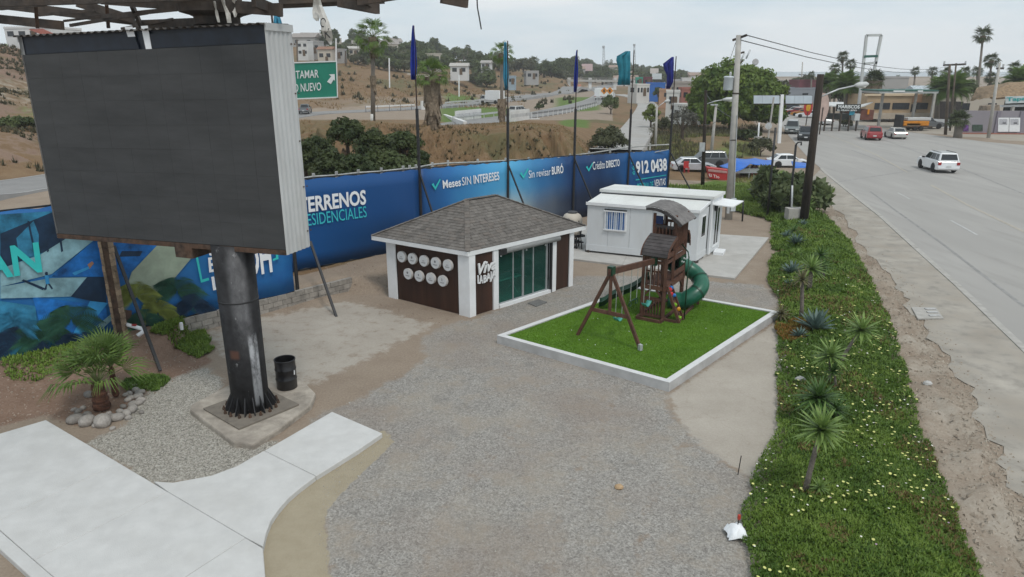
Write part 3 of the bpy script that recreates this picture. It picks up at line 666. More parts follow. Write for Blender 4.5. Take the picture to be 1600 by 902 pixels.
# concrete footing under the plate
mb = MB(); pp = [G(380, 700), G(366, 700), G(298, 648), G(300, 640), G(398, 588), G(470, 598), G(494, 622), G(487, 640), G(440, 676), G(396, 704)]
mb.prism([p + up * -.1 for p in pp], up * .265); o = mb.build('concrete_footing', mat('footing_concrete', (.36, .32, .27), .95, .22, 2.5, .6, 14, dirt=(.22, .19, .16), dscale=1.2, damt=.8)); struct(o)
bv = o.modifiers.new('b', 'BEVEL'); bv.width = .05; bv.segments = 2
# stripped upper billboard frame: beams of the old V-shaped sign, part of the same structure
zf0 = zh + .75
mb = MB(); mb.lathe([(.52, zh + .05), (.52, zh + .22), (.6, zh + .26), (.82, zh + .32), (.86, zh + .5), (.6, zh + .5), (.6, zh + 3)], c=back * .42, n=28); mb.build('upper_column', M_darkiron, bb, local=True)
def fpt(px, py, d): return D(px, py, d)
beams = [((-40,26,21.5),(98,40,21.0),.12,.24), ((-40,2,21),(210,33,21.5),.12,.24),
         ((120,4,20.5),(208,31,21.5),.12,.22), ((215,40,20.5),(330,36,19),.14,.26),
         ((205,6,19),(222,44,20.5),.08,.2), ((160,0,19),(300,10,17.4),.12,.22), ((300,6,17.4),(440,16,16.8),.12,.26), ((396,2,16.2),(438,19,17.6),.1,.22), ((420,10,17),(600,2,18.5),.07,.12), ((436,3,17),(560,-2,18),.07,.1),
         ((530,0,15.2),(590,12,16.2),.12,.26), ((560,-8,15.5),(586,10,16.2),.1,.2), ((690,-6,14),(730,2,14.3),.1,.24), ((160,26,20),(300,12,18.5),.06,.1), ((110,40,21),(230,20,19),.06,.08),
         ((190,45,21),(270,30,19.5),.05,.06), ((-60,4,19),(230,-6,17.5),.14,.26), ((230,-6,17.5),(420,-14,15.5),.16,.26), ((60,24,21),(150,16,20),.05,.07), ((100,33,21.3),(190,22,20.3),.05,.06), ((0,14,20.5),(70,7,19.5),.06,.08), ((560,0,14.8),(700,-22,13.6),.1,.2)]
for a, b, w1, h1 in beams:
    mb = MB(); mb.beam(fpt(*a), fpt(*b), w1, h1); mb.build('frame_beam', M_darkiron, bb)
mb = MB()
for px in (54, 165, 168, 57): mb.beam(fpt(px, 8, 20), fpt(px + 3, 44, 20.2), .04, .04)
mb.build('hanger', M_rust, bb)
# torn vinyl left on the frame
M_rag = mat('torn_vinyl', (.55, .53, .49), .8, .15, 4)
def rag(name, label, pts, d, m=M_rag, group=None):
    mb = MB(); P = []
    for i, (xl, xr, y) in enumerate(pts):
        dz = .12 * math.sin(i * 1.3)
        P += [fpt(xl, y, d + dz), fpt((xl + xr) / 2, y, d + dz - .06), fpt(xr, y, d + dz + .05)]
    mb.grid(P, len(pts), 3); o = mb.build(name, m); sm = o.modifiers.new('s', 'SOLIDIFY'); sm.thickness = .006
    return tag(o, label, 'vinyl strip', group or 'torn vinyl strips hanging from the old frame')
r1 = rag('torn_strip', 'long torn white vinyl strip with black letters hanging right of the billboard', [(492,500,-4),(494,503,8),(497,508,20),(501,514,34),(502,518,48),(506,520,58),(512,519,65),(515,518,70)], 16.4)
for ch, px, py in (('O', 505, 36), ('K', 512, 53)):
    lettering(ch, fpt(px-4, py+8, 16.28), fpt(px+5, py+6, 16.28), fpt(px-5, py-7, 16.28), (0, -.01, 0), M_black, r1, bold=.0)
rag('torn_strip', 'short frayed white vinyl strip beside the long lettered one', [(490,499,-4),(489,497,8),(488,498,18),(489,499,28),(494,498,33)], 16.6)
rag('torn_strip', 'narrow pale strip hanging left of the column cap', [(333,337,2),(335,340,14),(337,342,25),(340,344,35)], 17.0)
rag('torn_strip', 'crooked white strip hanging at the middle of the column cap', [(344,350,-3),(348,354,8),(352,360,20),(354,361,30),(355,362,36)], 17.0)
rag('torn_strip', 'pointed white scrap hanging right of the column cap', [(362,370,-3),(363,371,8),(363,372,18),(366,369,27)], 17.0)
mb = MB(); mb.tube([fpt(745,-8,14), fpt(746,12,14), fpt(749,28,14), fpt(752,46,14)], .012, 4); tag(mb.build('loose_wire', M_black), 'thin loose wire dangling in the sky right of the frame', 'wire')

# ---------------------------------------------------------------- oil drum
dc = G(449, 605, .165); t = thing('oil_drum', 'open black steel oil drum used as a bin beside the billboard column', 'drum', dc)
mb = MB(); pr = [(.28, 0), (.29, .01)]
for zz in (.30, .60): pr += [(.29, zz - .03), (.305, zz - .01), (.305, zz + .01), (.29, zz + .03)]
pr += [(.29, .87)]; mb.lathe(pr, n=32, cap=False); mb.poly([Vector((.28*math.cos(2*math.pi*i/32), .28*math.sin(2*math.pi*i/32), .02)) for i in range(32)])
o = mb.build('shell', mat('drum_paint', (.010, .010, .012), .35, .3, 5, .1, spec=.5, dirt=(.05, .045, .04), dscale=3), t, True, True)
mb = MB(); mb.lathe([(.283, .86), (.30, .862), (.305, .88), (.30, .895), (.283, .895), (.275, .88), (.283, .86)], n=32, cap=False); mb.build('rim', M_black, t, True, True)
mb = MB(); mb.prism([Vector((.27, -.14, .46)), Vector((.285, -.11, .45)), Vector((.29, -.09, .56)), Vector((.28, -.12, .6))], (.01, -.008, 0)); mb.build('sticker', M_white_p, t, local=True)

# ---------------------------------------------------------------- new concrete walkway, poured in bays
M_walk = mat('new_concrete', (.545, .54, .525), .88, .05, 2.6, .2, 40, dirt=(.46, .45, .43), dscale=1.1, damt=.55)
def slab(pts, m=M_walk, z0=-.1, z1=.13, name='slab', parent=None, bev=.012, g=.012):
    P = [Vector((p[0], p[1], 0)) for p in pts]; c = sum(P, Vector()) / len(P)
    P = [p + (c - p).normalized() * g for p in P]
    mb = MB(); mb.prism([p + up * z0 for p in P], up * (z1 - z0)); o = mb.build(name, m, parent)
    b = o.modifiers.new('b', 'BEVEL'); b.width = bev; b.segments = 1; b.limit_method = 'ANGLE'; return o
wk = struct(thing('walkway', None, None, (0, 0, 0)))
z1 = .13
def gw(*p): return [G(a, b, z1) for a, b in p]
for q in ([(72,656),(186,723),(-12,818),(-130,716)], [(186,723),(262,768),(53,875),(-12,818)], [(262,768),(384,840),(285,904),(140,950),(53,875)],
          [(384,840),(411,856),(415,902),(440,1010),(205,1010),(140,950),(285,904)], [(-130,716),(53,875),(140,950),(205,1010),(150,1010),(50,903),(0,858),(-160,722)],
          [(240,752),(270,754),(330,743),(370,728),(400,711),(413,704),(494,744),(470,762),(452,777),(436,795),(424,812),(416,832),(411,854),(384,840),(262,768)],
          [(413,704),(519,643),(598,677),(560,703),(494,744)]):
    slab(gw(*q), parent=wk, g=.007)

# ---------------------------------------------------------------- fan palms in a ring of river stones
M_frond = leafmat('palm_frond', (.055, .11, .025), (.15, .225, .05)); M_stalk = mat('palm_stalk', (.12, .15, .05), .6, .2, 5)
M_deadf = mat('dead_frond', (.20, .155, .11), .9, .3, 6, .3); M_ptrunk = mat('palm_trunk', (.17, .13, .10), .95, .3, 5, .6, 14, stretch=(1, 1, 3))
def fan_mesh(n=18, ln=.8, pet=.5, spread=2.4, droop=.3, wd=.035, m=None):
    mb = MB(); mb.m = 1; mb.tube([(0,0,0), (pet*.5, 0, .03), (pet, 0, 0)], [.014, .012, .010], 4); mb.m = 0
    o = Vector((pet, 0, 0))
    for i in range(n):
        q = (i / (n - 1) - .5) * spread; L_ = ln * (1 - .3 * abs(i/(n-1) - .5) * 2) * random.uniform(.9, 1.05)
        d = Vector((math.cos(q), math.sin(q), 0)); s = Vector((-d.y, d.x, 0)); dz = -droop * random.uniform(.7, 1.3)
        pl = .03 * (1 if i % 2 else -1)
        mid = o + d * L_ * .55 + up * pl; tip = o + d * L_ * .96 + up * dz * L_
        mb.add([o, mid - s*wd, mid + s*wd, tip], [(0, 1, 2), (1, 3, 2)])
    return mb.mesh('frond', [m or M_frond, M_stalk])
FANS = [fan_mesh(droop=k) for k in (.15, .35, .6)]; FANS_T = [fan_mesh(n=13, ln=.62, pet=.66, spread=2.2, droop=k, wd=.032) for k in (.2, .45, .8)]; FANS_D = [fan_mesh(n=12, droop=.5, wd=.05, m=M_deadf) for k in (0,)]
def frond_rot(az, el, roll=0): return Matrix.Rotation(az, 4, 'Z') @ Matrix.Rotation(-el, 4, 'Y') @ Matrix.Rotation(roll, 4, 'X')
def add_frond(parent, meshes, at, az, el, s=1, name='frond'):
    o = bpy.data.objects.new(name, random.choice(meshes)); COL.objects.link(o); o.parent = parent
    o.matrix_basis = Matrix.Translation(at) @ frond_rot(az, el, random.uniform(-.4, .4)) @ Matrix.Scale(s, 4); return o
def small_palm(loc, label, th, tr, n, s, els, fm):
    t = thing('fan_palm', label, 'palm', loc)
    mb = MB(); pr = []
    for k in range(9):
        z = th * k / 8; pr.append((tr * (1.15 - .35 * k / 8) * (1 + .12 * (k % 2)), z))
    mb.lathe([(tr*.7, -.05)] + pr + [(tr*.3, th + .05)], n=12); 
    mb.build('trunk', mat('palm_base', (.10, .045, .028), .95, .45, 6, .8, 12, stretch=(1, 1, 2)), t, local=True)
    for k in range(n):
        f = k / n; add_frond(t, fm, (0, 0, th), k * 2.399 + random.uniform(-.2, .2), lerp(els[1], els[0], f ** .8) + random.uniform(-.1, .1), s * random.uniform(.85, 1.1))
    return t
FANS_L = [fan_mesh(n=17, ln=.75, pet=.62, spread=2.5, droop=k, wd=.025) for k in (.12, .3, .55)]
small_palm(G(160, 640) + up * .05, 'squat green fan palm with a red brown trunk inside the ring of stones', .74, .19, 21, 1.12, (.28, 1.4), FANS_L)
small_palm(G(182, 622) + up * .1, 'smaller fan palm growing right behind the squat one', .85, .08, 12, .95, (.6, 1.4), FANS_L)
M_stone = mat('river_stone', (.30, .275, .25), .75, .15, 4, .2, 25, rand=.3)
STN = []
for k in range(4):
    mb = MB(); mb.blob((0, 0, 0), (1, .85, .68), 2, .05); STN.append(mb.mesh('stone', M_stone, True))
def stone(px, py, r, label, group='river stones ringing the fan palm', name='stone', z=0):
    p = G(px, py, z); o = put(name, random.choice(STN), loc=(p.x, p.y, z + r * .4)); o.scale = (r, r * random.uniform(.8, 1), r * random.uniform(.8, 1.1)); o.rotation_euler = (random.uniform(-.2, .2), random.uniform(-.2, .2), random.uniform(0, 6))
    return tag(o, label, 'stone', group)
big = [(119,660,.23,'grey angular stone at the left end of the palm ring'), (137,663,.24,'pale rounded stone second from the left in the palm ring'), (161,664,.27,'largest tan stone at the front of the palm ring'), (184,656,.19,'smooth oval grey stone at the front right of the palm ring'), (207,643,.19,'orange brown stone at the right side of the palm ring'),
       (198,649,.15,'grey stone between the oval and the orange stone'), (139,620,.16,'upright grey stone behind the palm trunk on the left')]
for a in big: stone(*a)
for px, py, r in ((208,634,.15),(217,632,.13),(220,628,.13),(216,622,.15),(219,616,.15),(213,612,.13),(203,617,.11),(205,624,.12),(197,619,.1),(200,627,.1),(221,646,.09),(188,645,.12),(174,652,.1),(170,648,.09),(137,650,.13),(123,645,.11),(116,642,.09),(130,640,.1),(148,667,.09),(201,655,.1),(176,671,.08),(193,637,.1),(210,606,.11)):
    stone(px, py, r, 'small grey river stone packed in the ring of the palm')

# ---------------------------------------------------------------- banner fences
def decal(name, pts, A, B, off, m, parent):
    n_ = Vector((B[1]-A[1], -(B[0]-A[0]), 0)).normalized() * off
    mb = MB(); mb.poly([PL(x, y, A, B) + n_ for x, y in pts]); return mb.build(name, m, parent)
A1, B1 = G(0, 563, .62), G(460, 457, .62); d1 = (B1 - A1).normalized(); A1x = A1 - d1 * 9
n1_ = Vector((d1.y, -d1.x, 0))                              # towards the lot
zt1 = PL(40, 327, A1, B1).z
def vinyl(name, A, B, za, zb_, zta, ztb, m, label, nseg=24, amp=.02):
    """tensioned banner cloth with slight billows, 12 mm thick edges hemmed"""
    mb = MB(); P = []; dirn = (B - A); nn = Vector((dirn.y, -dirn.x, 0)).normalized()
    for i in range(nseg + 1):
        t = i / nseg; b = A.lerp(B, t)
        for j in range(7):
            s = j / 6; z = lerp(lerp(za, zb_, t), lerp(zta, ztb, t), s) + (.05 * math.sin(i * 2.4) if j in (0, 6) else 0) * .6
            P.append(Vector((b.x, b.y, z)) + nn * (amp * math.sin(i * 1.1 + j * .6) * (1 if 0 < j < 6 else .2)))
    mb.grid(P, nseg + 1, 7); o = mb.build(name, m, smooth=True); sm = o.modifiers.new('s', 'SOLIDIFY'); sm.thickness = .008; sm.offset = 1
    return tag(o, label, 'banner')
M_b1 = mat('banner_print_blue', (.012, .10, .31), .55, .35, .5, col2=(.02, .18, .42), spec=.3)
ban1 = vinyl('advertising_banner', A1x, B1, .66, .66, zt1, zt1, M_b1, 'blue printed banner with a pool scene and teal letters behind the billboard column', 40)
def pm(n, c, v=.12): return mat('print_' + n, c, .55, v, 1.6, spec=.3)
pr_pale = pm('terrace', (.24, .42, .48), .3); pr_pool = pm('pool', (.012, .14, .44), .45); pr_dark = pm('shade', (.012, .035, .075), .3); pr_mid = pm('teal_shade', (.03, .19, .33), .45); pr_lblue = pm('ripple', (.04, .30, .62), .2); pr_cream = pm('cream', (.30, .36, .28), .15)
pr_green = pm('leaf', (.022, .085, .055), .4); pr_yel = pm('leaf_light', (.19, .23, .05), .4); pr_skin = pm('skin', (.38, .2, .13)); pr_brick = pm('brick', (.10, .06, .045))
D1 = lambda nm, m, pts, off=.05: decal('print', pts, A1, B1, off, m, ban1)
D1('', pr_mid, [(-200,380),(0,335),(80,330),(150,370),(60,400),(0,440),(-200,560)], .036)
D1('', pr_dark, [(0,365),(80,332),(130,345),(125,380),(62,396),(0,420)], .040)
D1('', pr_mid, [(25,372),(52,345),(60,366),(60,398),(30,405)], .044)
D1('', pr_pale, [(62,398),(110,368),(150,372),(80,428),(0,448),(0,420)], .044)
D1('', pr_pool, [(150,372),(246,382),(200,428),(165,432),(80,432)], .044)
D1('', pr_cream, [(246,382),(310,389),(255,455),(190,470),(205,425)], .044)
D1('', pr_pale, [(0,448),(80,434),(135,433),(110,463),(0,466)], .048)
D1('', pr_dark, [(135,433),(165,432),(165,475),(110,463)], .048)
D1('', pr_pool, [(50,463),(165,478),(168,500),(110,545),(60,500)], .044)
D1('', pr_lblue, [(140,470),(168,473),(130,520),(112,524)], .049)
D1('', pr_pale, [(190,476),(193,482),(150,522),(142,516)], .053)
D1('', pr_brick, [(182,482),(205,485),(205,500),(182,510)], .049)
D1('', pr_dark, [(190,392),(222,392),(218,400),(185,401)], .049)
D1('', pr_mid, [(-200,470),(0,470),(55,478),(60,545),(-200,640)], .040)
for x0, x1 in ((42, 47), (64, 68), (88, 90)): D1('', pr_dark, [(x0,345),(x0+3,345),(x1+8,392),(x1+5,394)], .054)
D1('', pr_skin, [(136,413),(143,408),(146,411),(139,420)], .054); D1('', pr_lblue, [(112,426),(138,416),(140,419),(116,430)], .054)
D1('', pr_dark, [(33,438),(36,436),(70,450),(66,453)], .054)
# walking figure on the terrace: head, body, legs as printed shapes
D1('', pr_dark, [(69,427),(71,424),(74,425),(74,429),(71,430)], .058); D1('', pr_lblue, [(69,430),(75,430),(77,443),(71,444)], .058)
D1('', pr_dark, [(71,444),(73,443),(72,452),(68,453)], .058); D1('', pr_dark, [(74,443),(77,443),(82,450),(80,452)], .058)
def print_palm(cx, cy, r, n, m, off):
    mb = MB(); no_ = n1_ * off
    for k in range(n):
        q = math.pi * (1.08 * k / (n - 1) - .04) + random.uniform(-.12, .12); L_ = r * random.uniform(.75, 1.1)
        for i in range(22):
            f = (i + 1) / 22; x, y = cx + L_ * f * math.cos(q), cy - L_ * f * math.sin(q) + L_ * .55 * f * f; l_ = r * .34 * math.sin(min(1, f * 1.05) * math.pi * .93 + .15)
            for s_ in (-1, 1): a_ = q + s_ * 1.0; mb.poly([PL(x - 1, y, A1, B1) + no_, PL(x + 1.2, y + .5, A1, B1) + no_, PL(x + l_ * math.cos(a_), y - l_ * math.sin(a_) + l_ * .5, A1, B1) + no_])
    mb.build('print', m, ban1)
for k_, a_ in enumerate(((30,535,62,11,pr_dark),(70,525,58,12,pr_green),(110,500,60,11,pr_green),(20,500,40,9,pr_mid),(125,540,50,11,pr_dark),(275,455,52,13,pr_green),(300,480,44,11,pr_dark),(212,462,48,12,pr_yel),(245,488,44,12,pr_yel),(225,500,36,10,pr_green))): print_palm(*a_, .066 + .004*k_)
nb1 = n1_ * .06
def T1(txt, p00, p10, p01, m, bold=.02): return lettering(txt, PL(*p00, A1, B1), PL(*p10, A1, B1), PL(*p01, A1, B1), n1_ * .115, m, ban1, bold=bold)
T1('AN', (-30,439), (65,424), (-38,390), M_teal, .025)
T1('E', (325,425), (337,423), (323,402), M_wprint); T1('S', (325,400), (337,398), (323,380), M_wprint); T1('L', (331,453), (345,450), (328,432), M_wprint)
T1('DH', (386,433), (424,424), (380,382), M_wprint, .03)
for pts in ([(302,392),(316,387),(316,391),(306,394),(314,436),(324,433),(325,437),(312,441)], [(417,378),(430,376),(433,404),(424,407),(424,404),(429,402),(427,381),(418,383)]): D1('', M_teal, pts, .115)

A2, E2 = G(468, 423, .70), Vector((10.7, 49.95, 0)); d2 = (E2 - A2); d2.z = 0; d2.normalize(); n2_ = Vector((d2.y, -d2.x, 0))
P2 = lambda px, py: PL(px, py, A2, E2)
A2x = A2 - d2 * 2.5
pole_px = [(655,264), (793.5,252), (897.5,243), (983,238), (1047,233.5)]
tops = [P2(*p) for p in pole_px]
M_b2 = mat('banner_print_sky', (.010, .075, .30), .5, .1, .4, spec=.3)
def sky_print():
    t = M_b2.node_tree; n = t.nodes; l = t.links.new; b = n['Principled BSDF']
    c = n.new('ShaderNodeTexCoord'); vd = n.new('ShaderNodeVectorMath'); vd.operation = 'DOT_PRODUCT'; vd.inputs[1].default_value = tuple(d2); l(c.outputs['Object'], vd.inputs[0])
    s0 = A2.dot(d2); s1 = E2.dot(d2)
    mr = n.new('ShaderNodeMapRange'); mr.inputs[1].default_value = s0; mr.inputs[2].default_value = s1; l(vd.outputs['Value'], mr.inputs[0])
    sp = n.new('ShaderNodeSeparateXYZ'); l(c.outputs['Object'], sp.inputs[0])
    nz = n.new('ShaderNodeTexNoise'); nz.inputs['Scale'].default_value = .35; nz.inputs['Detail'].default_value = 7; l(c.outputs['Object'], nz.inputs['Vector'])
    def rp(src, st):
        q = n.new('ShaderNodeValToRGB'); e = q.color_ramp.elements
        while len(e) < len(st): e.new(.5)
        for k, (p, cc) in enumerate(st): e[k].position = p; e[k].color = tuple(cc) + (1,)
        l(src, q.inputs[0]); return q.outputs[0]
    def ma(op, a, bb_):
        q = n.new('ShaderNodeMath'); q.operation = op
        for s, v in ((0, a), (1, bb_)):
            if isinstance(v, float): q.inputs[s].default_value = v
            else: l(v, q.inputs[s])
        return q.outputs[0]
    f = lambda p: max(0, min(1, (P2(*p).dot(d2) - s0) / (s1 - s0)))
    xs = ma('ADD', mr.outputs[0], ma('MULTIPLY', ma('SUBTRACT', nz.outputs['Fac'], .5), .10))
    upc = rp(xs, [(0, (.008,.075,.235)), (f((655,270)), (.010,.065,.21)), (f((700,262)), (.018,.13,.35)), (f((760,256)), (.06,.30,.56)), (f((800,252)), (.085,.36,.60)), (f((850,250)), (.03,.15,.34)), (f((893,250)), (.012,.05,.15)), (f((940,246)), (.010,.038,.11)), (f((984,240)), (.010,.085,.25)), (1, (.010,.09,.26))])
    loc = rp(xs, [(0, (.006,.08,.26)), (f((590,300)), (.006,.04,.12)), (f((655,270)), (.007,.035,.10)), (f((715,290)), (.02,.10,.24)), (f((770,280)), (.34,.45,.50)), (f((805,290)), (.42,.49,.48)), (f((845,290)), (.13,.16,.20)), (f((893,250)), (.012,.022,.05)), (f((975,246)), (.008,.018,.045)), (f((984,240)), (.007,.06,.20)), (1, (.008,.075,.23))])
    zz = n.new('ShaderNodeMapRange'); zz.interpolation_type = 'SMOOTHSTEP'; zz.inputs[1].default_value = 1.3; zz.inputs[2].default_value = 2.9; l(ma('ADD', sp.outputs[2], ma('MULTIPLY', ma('SUBTRACT', nz.outputs['Fac'], .5), 1.6)), zz.inputs[0])
    mx = n.new('ShaderNodeMix'); mx.data_type = 'RGBA'; l(zz.outputs[0], mx.inputs[0]); l(loc, mx.inputs[6]); l(upc, mx.inputs[7])
    seam = n.new('ShaderNodeMapRange'); 
    l(mx.outputs[2], b.inputs['Base Color'])
sky_print()
ztL = P2(484, 280).z
edges_ = [A2x] + [Vector((p.x, p.y, 0)) for p in tops]
ztops = [ztL + .12] + [p.z for p in tops]
zbots = [.78, .55, .36, .18, .10, .05]
labs = ['dark blue banner reading TERRENOS RESIDENCIALES left of the kiosk', 'blue sky banner reading Meses SIN INTERESES behind the kiosk roof', 'pale sunset sky banner reading Sin revisar BURÓ', 'near black banner reading Crédito DIRECTO', 'blue banner with the large phone number 912 0438 at the right end']
BAN = []
for i in range(5):
    a, b = edges_[i] + d2 * .05, edges_[i+1] - d2 * .05
    o = vinyl('advertising_banner', a, b, zbots[i] + .02, zbots[i+1] + .02, ztops[i] - .03, ztops[i+1] - .03, M_b2, labs[i], 20, .03); BAN.append(o)
def T2(i, txt, p00, p10, p01, m, bold=.02, shear=0): return lettering(txt, P2(*p00), P2(*p10), P2(*p01), n2_ * .07, m, BAN[i], bold=bold, shear=shear)
def K2(i, pts, m): 
    mb = MB(); mb.poly([P2(x, y) + n2_ * .07 for x, y in pts]); return mb.build('print', m, BAN[i])
T2(0, 'TERRENOS', (466,334), (571,319.5), (464,309), M_wprint, .03); T2(0, 'RESIDENCIALES', (470,354.5), (572,339), (468,336), mat('teal_print_pale', (.04, .50, .56), .6, .04, 3), .0)
T2(1, 'Meses', (691,295), (719,290.5), (690,282), M_wprint); T2(1, 'SIN', (721,290), (735,288), (720,277), M_wprint, .0); T2(1, 'INTERESES', (739,287.5), (779,281), (738,274), M_wprint)
T2(2, 'Sin revisar', (825,278.5), (859,273.5), (824.5,266.5), M_wprint, .0); T2(2, 'BURÓ', (861,273.2), (879,270.5), (860.5,257.5), M_wprint)
T2(3, 'Crédito', (925,265.5), (944,263), (924.5,253), M_wprint, .0); T2(3, 'DIRECTO', (946,262.7), (967,259.5), (945.5,251.5), M_wprint)
T2(4, '912 0438', (993,273), (1041,267), (992,252), M_wprint, .035); T2(4, '661', (991,273), (989,254), (987,273.5), M_teal, .0)
T2(4, 'OFICINA DE', (994,297.5), (1020,293.5), (993.5,287), M_teal, .0, .15); T2(4, 'VENTAS', (1021.5,292), (1039,289), (1021,281), M_wprint, .01, .15)
K2(4, [(992,280.5),(1040,273),(1040,274),(992,282)], M_teal)
for i, (cx, cy, s) in enumerate(((673, 288, 1), (811, 271, .95), (914, 261, .8), (984, 296, .9))):
    K2(i + 1, [(cx, cy), (cx+3*s, cy-2*s), (cx+5.5*s, cy+4*s), (cx+13*s, cy-9*s), (cx+14*s, cy-7*s), (cx+6*s, cy+9*s)], M_teal)
# fence posts, rails and struts
ft = thing('banner_fence', 'black steel fence frame carrying the row of blue banners', 'fence', (A2x.x, A2x.y, .6))
for i in range(5):
    a, b = edges_[i], edges_[i+1]
    for za, zb_ in ((ztops[i], ztops[i+1]), (zbots[i] - .02, zbots[i+1] - .02)):
        mb = MB(); mb.beam(Vector((a.x, a.y, za)) - n2_*.05, Vector((b.x, b.y, zb_)) - n2_*.05, .05, .06); mb.build('rail', M_black, ft)
    for q in (.33, .67):
        p = a.lerp(b, q); mb = MB(); mb.beam(Vector((p.x, p.y, -.1)) - n2_*.06, Vector((p.x, p.y, lerp(ztops[i], ztops[i+1], q))) - n2_*.06, .06, .06); mb.build('post', M_black, ft)
f1 = thing('banner_fence', 'black steel fence frame behind the pool scene banner on the left', 'fence', A1)
for z in (.63, zt1 + .02): mb = MB(); mb.beam(Vector((A1x.x, A1x.y, z)) - n1_*.05, Vector((B1.x, B1.y, z)) - n1_*.05, .06, .06); mb.build('rail', M_black, f1)
for q in np.linspace(0, 1, 7):
    p = A1x.lerp(B1, float(q)); mb = MB(); mb.beam(Vector((p.x, p.y, -.1)) - n1_*.07, Vector((p.x, p.y, zt1)) - n1_*.07, .07, .07); mb.build('post', M_black, f1)
M_fb = mat('flag_blue', (.010, .035, .32), .7, .25, 3); M_fl = mat('flag_light_blue', (.045, .26, .40), .7, .2, 3); M_ft = mat('flag_teal', (.02, .20, .27), .7, .15, 3); M_fd = mat('flag_navy', (.012, .02, .20), .7, .25, 3)
def flagpole(i, base, ztop, zthick, zbr, out, label, flagpts, fm):
    t = thing('flagpole', label, 'flagpole', base, 0, 'flagpoles along the banner fence')
    mb = MB(); mb.tube([base - up*.1, Vector((base.x, base.y, zthick))], .075, 8); mb.build('lower_pole', M_black, t)
    mb = MB(); mb.tube([Vector((base.x, base.y, zthick)), Vector((base.x, base.y, ztop))], .035, 6); mb.build('upper_pole', mat('pole_rust', (.05, .03, .025), .7, .3, 5), t)
    if out:
        e_ = base + n2_ * out; mb = MB(); mb.beam(Vector((base.x, base.y, zbr)), Vector((e_.x, e_.y, H(e_.x, e_.y))), .07, .07); mb.build('brace', M_black, t)
    # flag as cloth folded around the pole top
    mb = MB(); P = []; n_ = len(flagpts)
    for k, (xl, xr, y) in enumerate(flagpts):
        L_ = PL(xl, y, base, base + Vector((1, 0, 0))); R_ = PL(xr, y, base, base + Vector((1, 0, 0)))
        for j in range(9):
            q = j / 8; P.append(L_.lerp(R_, q) + Vector((0, 1, 0)) * (.14 * math.sin(j * 1.9 + k * .35) * (.35 + .65 * (1 - abs(q - .5)))))
    mb.grid(P, n_, 9); o = mb.build('flag', fm, t, True); sm = o.modifiers.new('s', 'SOLIDIFY'); sm.thickness = .008
    return t
bs = [Vector((p.x, p.y, 0)) for p in tops]
flags = [([(644.5,646.5,40),(643,648,55),(641.5,650,75),(640.5,651.5,100),(641,651,115),(642,649,125)], M_fb, 170, 'flagpole with a furled royal blue flag left of the kiosk', 2.0, 40),
         ([(788,791,66),(787,792,80),(786.5,794,100),(786,795,120),(787.5,793.5,132),(789,792,141)], M_fl, 170, 'flagpole with a furled light blue flag above the kiosk roof', 2.4, 64),
         ([(900.5,902,79),(899,902.5,92),(897.5,903,110),(896.5,902.5,128),(896.5,900.5,144)], M_fb, 170, 'flagpole with a narrow furled blue flag', 2.4, 78),
         ([(978,985,80),(964,985,88),(963,985,95),(966,984.5,105),(967,984.5,118),(965,984,133)], M_ft, 171, 'flagpole with an open teal flag', 2.4, 79),
         ([(1050,1053,89),(1036,1053,100),(1038,1052.5,108),(1042,1052,118),(1042,1051.5,128),(1041,1046,139)], M_fd, 165, 'flagpole with an open navy flag at the right end of the banners', 2.6, 88)]
for i, (fp, fm, yth, lab, outd, ytop) in enumerate(flags):
    flagpole(i, bs[i], ZAT(bs[i], ytop), ZAT(bs[i], yth), tops[i].z - .15, outd, lab, fp, fm)
b0 = G(465, 452, .62); flagpole(9, b0, ZAT(b0, 20), ZAT(b0, 150), 5.0, 0, 'flagpole with a light blue flag mostly hidden behind the billboard', [(428,436,24),(427,440,36),(428,445,60),(430,448,80)], M_fl)
for lab, a, b, za in (('slanting black strut planted in bare earth left of the column', (173,372), (250,577), 0), ('slanting black strut planted in old concrete right of the column', (487,384), (526,495), 0)):
    q = G(b[0], b[1], .12 if a[0] < 200 else 0); p0_ = D(a[0], a[1], q.y + 2.2); mb = MB(); mb.beam(q - up*.05, p0_ + (p0_ - q) * .06, .09, .09); tag(mb.build('fence_strut', M_black), lab, 'strut', 'slanting struts bracing the left banner')
# old pier of stacked blocks with a steel channel beside it
q = PL(184, 508, A1, B1) + n1_ * .3; q.z = .62; t = thing('sign_post', 'old steel channel post edged with stacked bricks in front of the pool banner', 'post', q)
mb = MB(); mb.beam(q - up*.2, q + up*(ZAT(q, 372) - q.z + 1), .20, .16); mb.build('channel', M_rust, t)
M_brk = mat('old_brick', (.30, .22, .15), .9, .25, 5, .4, rand=.25)
for k in range(22):
    for s in (-1, 1):
        mb = MB(); mb.box(q + up * (.1 + k * .2) + Vector((s * .15, -.03 + random.uniform(-.02, .02), 0)), (.09, .16, .185)); mb.build('brick', M_brk, t)
# white drain pipe
p = [G(171, 500, 1.0), G(215, 512, .95), G(222, 514, .93), G(224, 518, .85), G(215, 525, .75)]
t = thing('drain_pipe', 'white plastic drain pipe with a bent end sticking out by the slanting strut', 'pipe', p[0]); mb = MB(); mb.tube(p[:3], .065, 10); mb.build('pipe', M_white_p, t, True); mb = MB(); mb.tube(p[2:], .07, 10); mb.build('elbow', M_white_p, t, True)
mb = MB(); mb.box(p[1] + Vector((-.1, 0, .09)), (.14, .06, .05)); mb.build('valve', mat('red_plastic', (.35, .03, .03), .5), t)
q = G(284, 513, .62); mb = MB(); mb.tube([q - up*.05, q + up*.2], .055, 8); tag(mb.build('pipe_stub', M_white_p), 'short white pipe stub standing in green ground cover below the banner', 'pipe')
